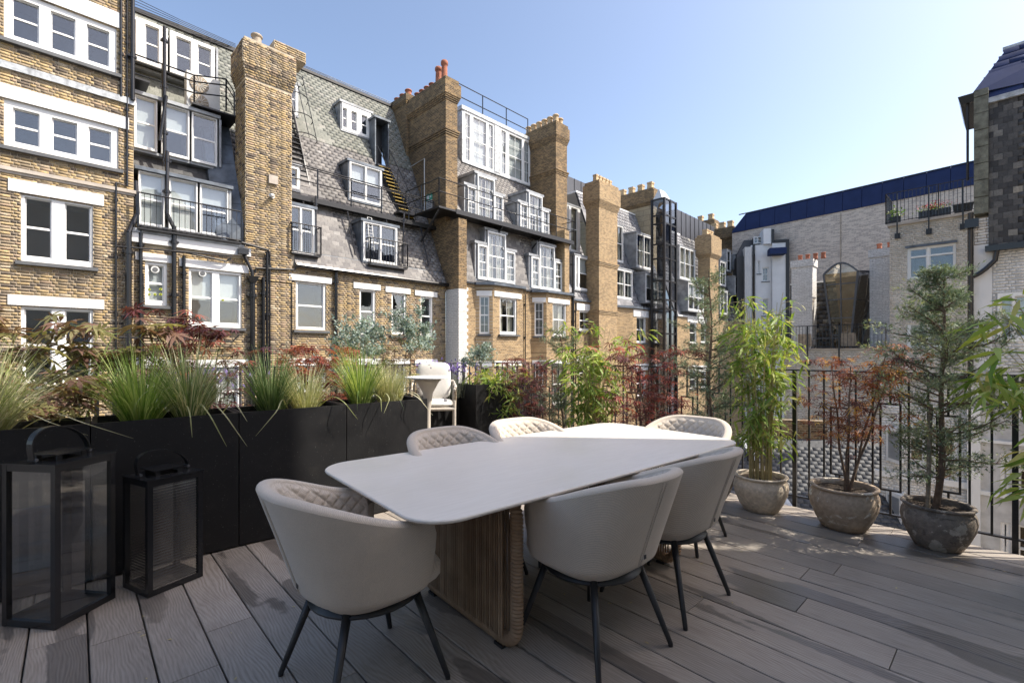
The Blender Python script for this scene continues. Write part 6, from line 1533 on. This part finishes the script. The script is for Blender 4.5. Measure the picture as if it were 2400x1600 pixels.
# row along the right rail beyond the table
def pf(u, inset=.28):   # a point inside the right rail seen at image column u
    k = (u-1200)/FOC; q = QE-inset
    # world = q*(cos a, sin a)+p*(-sin a, cos a)
    ca, sa = math.cos(DF.a), math.sin(DF.a); p = (q*ca-k*q*sa)/(sa+k*ca); return (q*ca-p*sa, q*sa+p*ca)
row = [('bamboo', 1172, 'bamboo with drooping leaves behind the farthest chairs, left of the purple maple', 1.28), ('maple', 1243, 'dark purple maple between two bamboos beyond the table', 1.35),
       ('juniper', 1318, 'sparse grey juniper between the purple maple and the middle bamboo', 1.55), ('bamboo', 1398, 'bamboo with arching bright top in the middle of the far railing', 1.75),
       ('maple2', 1525, 'red leaved maple beyond the head of the table', 1.45), ('juniper2', 1665, 'tall grey green juniper just left of the sunlit potted bamboo', 2.1)]
for i, (k_, u, lab, hh) in enumerate(row):
    x, y = pf(u, .3)
    clay('clay_pot', f"clay pot hidden behind the table under the {['left bamboo', 'purple maple', 'sparse juniper', 'middle bamboo', 'red maple', 'tall grey juniper'][i]}", (x, y), .2, .3, ['clay_cream', 'clay_patched', 'clay_dark'][i % 3], 40+i)
    b_ = (x, y, .26)
    if k_ == 'bamboo': bamboo(lab, b_, hh-.26, .68, 'bamboo_leaf', 26, 1350, .15, 50+i, .7, .12)
    elif k_ == 'maple': maple(lab, b_, hh-.3, .62, 'maple_purple', 560, .085, 5, 7, .06, 6, .15, 60+i)
    elif k_ == 'maple2': maple(lab, b_, hh-.28, .85, 'maple_red', 520, .10, 5, 7, .06, 6, .12, 60+i)
    elif k_ == 'juniper': juniper(lab, b_, hh-.26, .45, 5000, 70+i, False, nb=45, prof=lambda f: .7, size=.035)
    else: juniper(lab, b_, hh-.26, .5, 8000, 70+i, False, nb=60, prof=lambda f: .85 if f < .6 else 1.3*(1-f)+.3, size=.036)
# back row on the left: maples, pale stem trees, lavender (roots stand in low planters or pots behind the front row)
def lp(u, off):    # point behind the planter fronts by off, at image column u
    k = (u-1200)/FOC; ox, oy = PF.world(0, off, 0)[:2]; t = (k*oy-ox)/(PF.e[0]-k*PF.e[1]); w_ = PF.world(t, off, 0); return (w_.x, w_.y)
def lowpot(label, xy, r=.19, h=.34):
    return clay('clay_pot', label, xy, r, h, 'clay_dark', int(abs(xy[0])*100))
for (u, off, lab, hh, sp, mat, n, lf, lobes, lw_, sd_) in (
        (118, .75, 'bronze leaved maple in front of the lower left window', 1.62, .95, 'maple_bronze', 330, .16, 7, .085, 81),
        (455, .85, 'dark purple maple above the green grasses near the drainpipes', 1.62, .62, 'maple_purple', 380, .11, 7, .07, 82),
        (748, .8, 'rusty red maple in the sun behind the dark spiky grass', 1.36, .62, 'maple_rust', 800, .07, 7, .08, 83),
        (925, 1.25, 'thin yellow green maple under the pale stem trees', 1.5, .5, 'maple_bronze', 160, .09, 7, .07, 84)):
    x, y = lp(u, off); lowpot('dark clay pot behind the planters under the '+lab.split(' maple')[0]+' maple', (x, y)); maple(lab, (x, y, .3), hh-.3, sp, mat, n, lf, 2 if u < 200 else 3, lobes, lw_, 4, .42, sd_, bark='bark_green' if u < 200 else 'bark')
for (u, off, lab, stem, cr, n, sd_) in ((832, 1.3, 'grey leaved eucalyptus standard tree, leftmost of the three', 1.12, .36, 2600, 91), (962, 1.25, 'grey leaved eucalyptus standard tree in the middle with the tallest shoots', 1.18, .42, 2900, 92), (1100, 1.75, 'small grey leaved eucalyptus tree right of the cream painted wall', 1.1, .25, 1200, 93)):
    x, y = lp(u, off) if u < 1050 else FP.world(.25, .25, 0)[:2]
    z = .0 if u < 1050 else .88
    if u < 1050: lowpot('dark clay pot at the foot of the '+('left' if u < 900 else 'middle')+' eucalyptus', (x, y))
    eucalyptus(lab, (x, y, .28 if u < 1050 else z), stem-.1 if u < 1050 else .35, cr, n, sd_, leaf=.036)
for x_, lab in ((-.12, 'lavender in flower right of the bar chair'), (-1.3, 'lavender in flower behind the bar chair'), (-2.9, 'lavender seen through the rails left of the bar table')):
    q = FP.world(x_, .5, .75); T = Thing('lavender', lab, 'lavender plant', WORLD, tuple(q))
    V, F = blades(420, 0, 0, 0, 0, .4, .5, .004, .28, .3, 4); link('stems', fastmesh(V, F, 'lavender_leaf'), T.o, kind='stuff')
    P = rng.normal(size=(260, 3))*[.2, .16, .05]+[0, 0, .36]; V, F = scatter(*LEAFQ, P, rng.normal(size=(260, 3))*.3+[0, 0, 1], rng.normal(size=(260, 3)), rng.uniform(.03, .05, 260)); link('flowers', fastmesh(V, F, 'lavender_flower'), T.o, kind='stuff')

# fallen leaves and crumbs on the boards
P = np.c_[rng.uniform(-2.4, 3.2, 150), rng.uniform(1.5, 5.5, 150), np.full(150, .004)]; al = rng.uniform(0, 6.28, 150)
V, F = scatter([(0, 0, 0), (.5, -.2, .06), (1, 0, .02), (.5, .2, .06)], [(0, 1, 2, 3)], P, np.c_[np.cos(al), np.sin(al), np.zeros(150)], np.tile([0., 0, 1], (150, 1)), rng.uniform(.008, .03, 150))
link('leaf_litter', fastmesh(V, F, 'cane'), None, 'small dry leaves and crumbs scattered over the deck boards', 'leaf litter', kind='stuff')

# ================================================================ FURNITURE
def fabric(name, c, sc=900):
    m = NT(name); n = m.noise(4, 3); c_ = m.ramp(n, [(.3, tuple(x*.93 for x in c)), (.7, tuple(x*1.05 for x in c))])
    wv = m.n('TexWave', wave_type='BANDS', bands_direction='DIAGONAL'); wv.inputs['Scale'].default_value = 95; wv.inputs['Distortion'].default_value = 1.5; wv.inputs['Detail'].default_value = 1
    m.l(m.n('TexCoord').outputs['Object'], wv.inputs['Vector'])
    c_ = m.mix(1.0, c_, m.ramp(wv.outputs['Fac'], [(0, (.9,)*3), (1, (1.06,)*3)]), 'MULTIPLY')
    c_ = m.mix(1.0, c_, m.ramp(m.noise(400, 2), [(.3, (.88,)*3), (.7, (1.08,)*3)]), 'MULTIPLY')
    m.col(c_); m.set(Roughness=.92, Specular_IOR_Level=.15, Sheen_Weight=.25); m.bump(m.math('ADD', m.math('MULTIPLY', m.noise(7, 4, rough=.6), 9.0), m.math('ADD', wv.outputs['Fac'], m.noise(500, 2))), .25, .0022); MATS[name] = m.m
fabric('taupe_fabric', (.61, .53, .435)); fabric('quilted_fabric', (.66, .58, .49)); fabric('white_cushion', (.74, .72, .68))
simple('leg_black', (.022, .023, .025), .38, var=.15)
def rope():
    m = NT('rope'); c = m.ramp(m.noise(12, 4), [(.3, (.30, .20, .125)), (.7, (.40, .285, .19))]); m.col(c); m.set(Roughness=.85, Specular_IOR_Level=.25); m.bump(m.noise(500, 2), .5, .002); MATS['rope'] = m.m
rope()
def strand():
    m = NT('rope_strand'); c = m.ramp(m.rand(), [(0, (.26, .175, .11)), (1, (.42, .30, .20))])
    m.col(m.mix(1.0, c, m.ramp(m.noise(9, 4), [(.3, (.75,)*3), (.7, (1.15,)*3)]), 'MULTIPLY')); m.set(Roughness=.85, Specular_IOR_Level=.25); m.bump(m.noise(300, 2), .4, .002); MATS['rope_strand'] = m.m
strand()
def ceramic():
    m = NT('table_ceramic'); ps = m.pos((1, 9, 1), obj=True); c = m.ramp(m.noise(7, 5, ps), [(.3, (.76, .70, .61)), (.7, (.82, .76, .67))]); m.col(c); m.l(m.ramp(m.noise(3.2, 5, rough=.65), [(.35, (.30,)*3), (.65, (.52,)*3)]), m.b.inputs['Roughness']); m.set(Specular_IOR_Level=.5)
    m.bump(m.noise(120, 3), .05, .001); MATS['table_ceramic'] = m.m
ceramic()
# chair: origin on the floor under the seat centre; +y is where the sitter looks
def ss(a, b, x): t = min(1, max(0, (x-a)/(b-a))); return t*t*(3-2*t)
def make_chair():
    T = Thing('dining_chair', 'x', 'chair', WORLD, (0, 0, 0))
    AM = R(122)
    def rimz(ph_): a = abs(ph_); return lerp(.83, .692, ss(R(20), R(110), a))
    def plan(ph_, t, inn=0):
        # direction measured from the back (-y); t 0 bottom .. 1 rim
        sx, cy = math.sin(ph_), -math.cos(ph_)
        fk = ss(R(60), R(120), abs(ph_)); A_ = lerp(lerp(.262, .298, fk), lerp(.335, .318, fk), t**.9)-inn; Bb = lerp(.235, .385, t**1.05)-inn; Bf = .30-inn*.7
        n_ = 2.5; B_ = Bb if cy < 0 else Bf*lerp(.97, 1.0, t)
        r = 1/((abs(sx)/A_)**n_+(abs(cy)/B_)**n_)**(1/n_)
        return r*sx, r*cy-.0
    zb_ = .378
    def zlow(ph_): return zb_+.02*ss(R(60), R(125), abs(ph_))
    def outer(a, b):
        ph_ = (2*a-1)*AM; t = b; z = lerp(zlow(ph_), rimz(ph_), t)
        e = 1-math.sqrt(max(0, 1-(max(0, (abs(2*a-1)-.91)/.09))**2)); z -= .06*e*ss(.3, 1, t); z += .06*e*ss(.7, 0, t)
        x, y = plan(ph_, t, 0); 
        u_ = .055*(1-ss(0, .14, t)); 
        k = math.hypot(x, y); x *= (k-u_)/k; y *= (k-u_)/k
        return (x, y, z)
    m = MB(); m.grid(outer, 72, 22); sh = link('shell', mk(m, 'taupe_fabric', True), T.o)
    # rim roll and inner quilted lining
    TH = .052
    def inner(a, b):
        ph_ = (2*a-1)*(AM-R(1.5)); zr = rimz(ph_); z = lerp(.435, zr, b)
        e = 1-math.sqrt(max(0, 1-(max(0, (abs(2*a-1)-.91)/.09))**2)); z -= .06*e*ss(.3, 1, b)
        t = (z-zb_)/(zr-zb_); x, y = plan(ph_, t, TH)
        s_ = ph_*.27; zz = z; p1 = (s_/.062+zz/.062); p2 = (s_/.062-zz/.062)
        g = min(abs(p1-round(p1)), abs(p2-round(p2)))*2; puff = .011*(min(1, g*2.2)**.6)*ss(0, .06, 1-b)*ss(0, .1, b)
        k = math.hypot(x, y); x *= (k-puff)/k; y *= (k-puff)/k
        return (x, y, z)
    m = MB(); m.grid(inner, 220, 56, True); link('quilted_lining', mk(m, 'quilted_fabric', True), T.o)
    def rim(a, b):
        ph_ = (2*a-1)*AM; e = 1-math.sqrt(max(0, 1-(max(0, (abs(2*a-1)-.91)/.09))**2)); z = rimz(ph_)-.06*e
        xo, yo = plan(ph_, 1, 0); xi, yi = plan(ph_, 1, TH)
        th_ = b*math.pi; f = (1-math.cos(th_))/2; return (lerp(xo, xi, f), lerp(yo, yi, f), z+.018*math.sin(th_))
    m = MB(); m.grid(rim, 72, 8); 
    # front ends of the arms
    for s_ in (0, 1):
        m.grid(lambda a, b: tuple(Vector(outer(s_, a)).lerp(Vector(inner(s_, max(0, min(1, a)))), b)+Vector((0, .022*math.sin(b*math.pi), 0))), 12, 6, flip=bool(s_))
    link('rim', mk(m, 'taupe_fabric', True), T.o)
    # cushion
    def cush(a, b):
        an = a*2*math.pi; n_ = 3.2; c_, s_ = math.cos(an), math.sin(an); r = 1/((abs(c_)/.262)**n_+(abs(s_)/.262)**n_)**(1/n_)
        k = [(0, .41), (.9, .41), (1.0, .43), (1.0, .462), (.94, .482), (.6, .49), (0, .492)]
        i = min(5, int(b*6)); f = b*6-i; rr = lerp(k[i][0], k[i+1][0], f); z = lerp(k[i][1], k[i+1][1], f); return (rr*r*c_, rr*r*s_+.03, z)
    m = MB(); m.grid(cush, 40, 18, True); link('seat_cushion', mk(m, 'quilted_fabric', True), T.o)
    m = MB()
    def under(a, b): an = a*2*math.pi; return ((.165+.01*0)*b*math.cos(an)*1.05, .165*b*math.sin(an)+.02, .36+.004*(1-b))
    m.lathe([(.02, .350), (.2, .350), (.225, .358), (.228, .368), (.1, .38)], 28, (0, .015, 0)); link('under_frame', mk(m, 'leg_black', True), T.o)
    for sx in (-1, 1):
        for sy in (-1, 1):
            m = MB(); m.tube([(sx*.15, sy*.14+.01, .385), (sx*.245, sy*.25+.005, .012), (sx*.2455, sy*.2505+.005, .0)], [.0175, .0115, .0105], 14); link('leg', mk(m, 'leg_black', True), T.o)
    # back seams and the small tag
    for s_ in (-1, 1):
        ph_ = s_*R(1.6); pts = []
        for i in range(13):
            t = .06+.92*i/12; a = (ph_/AM+1)/2; p = Vector(outer(a, t)); n_ = Vector((p.x, p.y, 0)).normalized(); pts.append(p+n_*.0012)
        m = MB(); m.tube(pts, .0022, 5); link('seam', mk(m, 'taupe_fabric', True), T.o)
    a = (R(4)/AM+1)/2; p = Vector(outer(a, .2)); n_ = Vector((p.x, p.y, 0)).normalized(); t_ = Vector((-n_.y, n_.x, 0))
    m = MB(); q = p+n_*.002; m.hexa([q+t_*-.006, q+t_*.012, q+t_*.012+n_*.003, q+t_*-.006+n_*.003, q+t_*-.006+Vector((0, 0, .055)), q+t_*.012+Vector((0, 0, .055)), q+t_*.012+n_*.003+Vector((0, 0, .055)), q+t_*-.006+n_*.003+Vector((0, 0, .055))]); tg = link('tag', mk(m, 'white_paint'), T.o)
    m = MB(); q = q+n_*.0032; m.hexa([q+t_*-.006, q+t_*.012, q+t_*.012+n_*.001, q+t_*-.006+n_*.001, q+t_*-.006+Vector((0, 0, .02)), q+t_*.012+Vector((0, 0, .02)), q+t_*.012+n_*.001+Vector((0, 0, .02)), q+t_*-.006+n_*.001+Vector((0, 0, .02))]); link('tag_print', mk(m, 'leg_black'), tg)
    return T.o
TA = R(40.0); TC = Vector((.27, 2.83, 0)); te = Vector((math.cos(TA), math.sin(TA), 0)); tn = Vector((-math.sin(TA), math.cos(TA), 0))
ch0 = make_chair()
def facing(v): return math.atan2(v.y, v.x)-math.pi/2
chairs = [((-.62, 1.95), te, 'grey tub chair at the near left end of the table, seen from behind'),
          ((.385, 2.20), tn, 'grey tub chair nearest on the right side of the table, tucked beside the rope base'),
          ((.86, 2.63), tn, 'grey tub chair farther along the right side, next to the potted bamboo'),
          ((-.265, 2.875), -tn, 'tub chair on the far side in shade with its quilted back toward the planters'),
          ((.214, 3.30), -tn, 'tub chair on the far side with sunlit quilted back'),
          ((1.22, 3.44), -te, 'tub chair at the far end of the table in sunlight')]
for i, (p, f_, lab) in enumerate(chairs):
    o = ch0 if i == 0 else copy_tree(ch0)
    o.location = (p[0], p[1], 0); o.rotation_euler = (0, 0, facing(f_)+[.05, -.03, .04, .06, -.04, .1][i]); o['label'] = lab; o['group'] = 'tub chairs round the dining table'
# table
TF = Frame(TC.x, TC.y, TA)
TT = Thing('dining_table', 'long pale stone topped dining table on two brown rope wrapped bases', 'table', TF, (0, 0, 0))
Lx, Ly, rc = 1.225, .575, .17
def rrect(hx, hy, r, n=8):
    out = []
    for cx, cy, a0 in ((hx-r, hy-r, 0), (-hx+r, hy-r, 90), (-hx+r, -hy+r, 180), (hx-r, -hy+r, 270)):
        for i in range(n+1): a = R(a0+90*i/n); out.append((cx+r*math.cos(a), cy+r*math.sin(a)))
    return out
m = MB(); rings = []
for ins, z in ((.03, .728), (.004, .735), (0, .741), (0, .746), (.003, .7495), (.008, .75)):
    rr_ = rrect(Lx-ins, Ly-ins, rc-ins*.5, 10); rings.append([(x, y, z) for x, y in rr_])
n = len(rings[0]); V = [p for r_ in rings for p in r_]; F = [tuple(range(n))[::-1], tuple(range(n*5, n*6))]
for k in range(5): F += [(k*n+i, k*n+(i+1) % n, (k+1)*n+(i+1) % n, (k+1)*n+i) for i in range(n)]
m.add(V, F); TT.part('tabletop', m, 'table_ceramic')
m = MB(); m.box(-.8, .8, -.03, .03, .70, .727); m.box(-.7, -.62, -.35, .35, .705, .7275); m.box(.62, .7, -.35, .35, .705, .7275); TT.part('under_beam', m, 'leg_black')
for bxp in (-.66, .66):
    hw, zlo, zhi, rr0 = .40, .035, .695, .09
    path = []
    for (cy, cz, a0) in ((hw-rr0, zhi-rr0, 0), (-hw+rr0, zhi-rr0, 90), (-hw+rr0, zlo+rr0, 180), (hw-rr0, zlo+rr0, 270)):
        for i in range(9): a = R(a0+90*i/8); path.append(Vector((bxp, cy+rr0*math.cos(a), cz+rr0*math.sin(a))))
    path.append(path[0])
    # resample the loop finely and wrap it with a rope coil: radius swells along a helix
    L = [0]
    for a, b in zip(path[:-1], path[1:]): L.append(L[-1]+(b-a).length)
    tot = L[-1]; nn = int(tot/.0018); pitch = .017; turns = round(tot/pitch); V = []; ns = 14
    pts = []; j = 0
    for i in range(nn):
        s = tot*i/nn
        while L[j+1] < s: j += 1
        pts.append(path[j].lerp(path[j+1], (s-L[j])/(L[j+1]-L[j])))
    for i in range(nn):
        tg = (pts[(i+1) % nn]-pts[i-1]).normalized(); u_ = Vector((1, 0, 0)); w_ = tg.cross(u_)
        for k in range(ns):
            a = 2*math.pi*k/ns; phs = (i/nn*turns+a/(2*math.pi)) % 1; rad = .0225+.0085*abs(math.sin(phs*math.pi))
            V.append(tuple(pts[i]+(u_*math.cos(a)+w_*math.sin(a))*rad))
    F = [(i*ns+k, i*ns+(k+1) % ns, ((i+1) % nn)*ns+(k+1) % ns, ((i+1) % nn)*ns+k) for i in range(nn) for k in range(ns)]
    m = MB(); m.v = V; m.f = F; b_o = TT.part('rope_wrapped_frame', m, 'rope', smooth=True)
    m = MB(); ystr = np.arange(-hw+.075, hw-.07, .0175)
    for side in (-.027, .027):
        for y in ystr:
            wob = random.uniform(-.0015, .0015); m.tube([(bxp+side*.6, y, zlo-.02), (bxp+side, y+wob, zlo+.03), (bxp+side, y-wob, (zlo+zhi)/2), (bxp+side, y+wob, zhi-.03), (bxp+side*.6, y, zhi+.02)], .0055, 6, False)
    o = TT.part('rope_strands', m, 'rope_strand', b_o, kind='stuff', smooth=True)
    for y in (-.3, .3): m = MB(); m.box(bxp-.03, bxp+.03, y-.03, y+.03, 0, .012); TT.part('foot_pad', m, 'leg_black', b_o)

# ---- lanterns
def lantern(name, label, corner, ex, wx_, wy_, h, glassm, ribs=False):
    """corner: near bottom corner on the floor, ex: direction of one side away to the right"""
    a = math.atan2(ex[1], ex[0]); fr = Frame(corner[0], corner[1], a); T = Thing(name, label, 'lantern', fr, (wx_/2, wy_/2, 0), 'black metal floor lanterns'); t = .026; zt_ = h
    for cx, cy in ((0, 0), (wx_-t, 0), (wx_-t, wy_-t), (0, wy_-t)): m = MB(); m.box(cx, cx+t, cy, cy+t, .003, zt_-.004); T.part('corner_post', m, 'black_metal')
    for z0, z1 in ((.003, .035), (zt_-.035, zt_-.004)):
        m = MB(); m.box(t, wx_-t, .001, t-.001, z0, z1); m.box(t, wx_-t, wy_-t+.001, wy_-.001, z0, z1); m.box(.001, t-.001, t, wy_-t, z0, z1); m.box(wx_-t+.001, wx_-.001, t, wy_-t, z0, z1); T.part('rim_bars', m, 'black_metal')
    def pane(f):
        m = MB()
        if ribs:
            n = int((h-.07)/.016); m.grid(lambda u_, v_: f(u_, .035+(h-.07)*v_, .0007*math.sin(v_*n*2*math.pi)), 1, n*8); T.part('ribbed_pane', m, glassm, smooth=True)
        else: m.grid(lambda u_, v_: f(u_, .035+(h-.07)*v_, 0), 1, 1); T.part('pane', m, glassm)
    pane(lambda u_, z, w_: (t+(wx_-2*t)*u_, .012+w_, z)); pane(lambda u_, z, w_: (t+(wx_-2*t)*u_, wy_-.012+w_, z)); pane(lambda u_, z, w_: (.012+w_, t+(wy_-2*t)*u_, z)); pane(lambda u_, z, w_: (wx_-.012+w_, t+(wy_-2*t)*u_, z))
    m = MB(); m.box(.01, wx_-.01, .01, wy_-.01, .004, .012); T.part('floor_plate', m, 'black_metal')
    # top: sheet with an opening, raised vent plate
    v0, v1 = .26, .74; m = MB()
    for p, q, c, e in cells(-.004, wx_+.004, -.004, wy_+.004, [(wx_*v0, wx_*v1, wy_*v0, wy_*v1)]): m.box(p, q, c, e, zt_-.003, zt_+.003)
    T.part('top_plate', m, 'black_metal')
    m = MB(); m.box(wx_*.2, wx_*.8, wy_*.2, wy_*.8, zt_+.034, zt_+.038); T.part('vent_cover', m, 'black_metal')
    m = MB()
    for cx, cy in ((.3, .3), (.7, .3), (.7, .7), (.3, .7)): m.box(wx_*cx-.012, wx_*cx+.012, wy_*cy-.004, wy_*cy+.004, zt_+.0031, zt_+.0339)
    T.part('vent_legs', m, 'black_metal')
    # strap handle across the long diagonal of the top
    V = []; F = []; n = 22; hh = .13*h/.8+.02; wdt = .016
    for i in range(n+1):
        a_ = math.pi*i/n; xx = wx_/2-wx_*.44*math.cos(a_)-.05*math.sin(a_); zz = zt_+.018+hh*math.sin(a_)**.75; yy = wy_/2
        for sy, tz in ((-wdt, 0), (wdt, 0), (wdt, .006), (-wdt, .006)):
            nn_ = Vector((-math.cos(a_), 0, math.sin(a_))); V.append((xx+nn_.x*tz, yy+sy, zz+nn_.z*tz))
    for i in range(n): F += [(4*i+k, 4*i+(k+1) % 4, 4*i+4+(k+1) % 4, 4*i+4+k) for k in range(4)]
    F += [(0, 1, 2, 3), (4*n+3, 4*n+2, 4*n+1, 4*n)]
    m = MB(); m.add(V, F); ho = T.part('strap_handle', m, 'black_metal')
    for xx in (wx_*.07, wx_*.93): m = MB(); m.tube([(xx, wy_/2-.022, zt_+.018), (xx, wy_/2+.022, zt_+.018)], .008, 10); T.part('rivet', m, 'grey_steel', ho)
    return T
lantern('lantern', 'tall black metal lantern with clear glass at the left edge', (-2.215, 2.275), (.12, .99), .305, .30, .80, 'clear_glass')
lantern('lantern', 'smaller black lantern with horizontally ribbed glass beside the tall one', (-1.995, 2.57), (.46, .888), .29, .27, .64, 'smoke_glass', True)

# ---- bar chair and round bar table by the far railing
simple('cream_metal', (.58, .53, .46), .5, var=.05)
bc = fl(1016, 5.75); SFr = Frame(bc[0], bc[1], math.pi+.15)
ST = Thing('bar_chair', 'cream high bar chair with white cushions and rope sides beyond the planters', 'chair', SFr, (0, 0, 0))
for sx in (-.25, .25):
    for sy in (-.24, .24): m = MB(); m.tube([(sx, sy, 0), (sx, sy, .78 if sy > 0 else .98)], .017, 8); ST.part('leg', m, 'cream_metal')
m = MB()
for z, w_ in ((.68, .02), (.30, .014)):
    for sy in (-.24, .24): m.tube([(-.25, sy, z), (.25, sy, z)], w_, 8)
    for sx in (-.25, .25): m.tube([(sx, -.24, z), (sx, .24, z)], w_, 8)
m.tube([(-.25, .24, .9), (-.27, 0, .93), (-.25, -.24, .98), (.25, -.24, .98), (.27, 0, .93), (.25, .24, .9)], .016, 8); ST.part('frame', m, 'cream_metal')
def cushion(T, cx, cy, cz, hx, hy, hz, name, tilt=0):
    def f(a, b):
        th_ = a*2*math.pi; ph_ = (b-.5)*math.pi; e1, e2 = .45, .5
        sp = lambda v, e: math.copysign(abs(v)**e, v)
        x = hx*sp(math.cos(ph_), e2)*sp(math.cos(th_), e1); y = hy*sp(math.cos(ph_), e2)*sp(math.sin(th_), e1); z = hz*sp(math.sin(ph_), 1.0)
        y, z = y*math.cos(tilt)-z*math.sin(tilt), y*math.sin(tilt)+z*math.cos(tilt); return (cx+x, cy+y, cz+z)
    m = MB(); m.grid(f, 36, 14); T.part(name, m, 'white_cushion', smooth=True)
cushion(ST, 0, .02, .73, .235, .23, .045, 'seat_cushion'); cushion(ST, 0, -.2, .99, .215, .235, .05, 'back_cushion', R(100))
for sx in (-.262, .262):
    for k in range(9): y = -.22+.05*k; m = MB(); m.tube([(sx, y, .69), (sx*1.02, y+.01, .8), (sx, y, .93)], .011, 6); ST.part('rope', m, 'bark_grey')
bt = fl(1003, 5.2)
BT = Thing('bar_table', 'round cream bar table with trumpet pedestal in front of the bar chair', 'table', WORLD, (bt[0], bt[1], 0))
zt_ = 1.08
m = MB(); m.lathe([(.05, zt_-.02), (.25, zt_-.018), (.252, zt_-.012), (.252, zt_-.003), (.245, zt_)], 48, (bt[0], bt[1], 0)); BT.part('tabletop', m, 'white_stucco')
m = MB(); m.lathe([(.2, 0), (.19, .02), (.06, .12), (.03, .4), (.028, .7), (.055, .9), (.12, 1.02), (.16, 1.058)], 40, (bt[0], bt[1], 0)); BT.part('pedestal', m, 'cream_metal', smooth=True)
BT.part
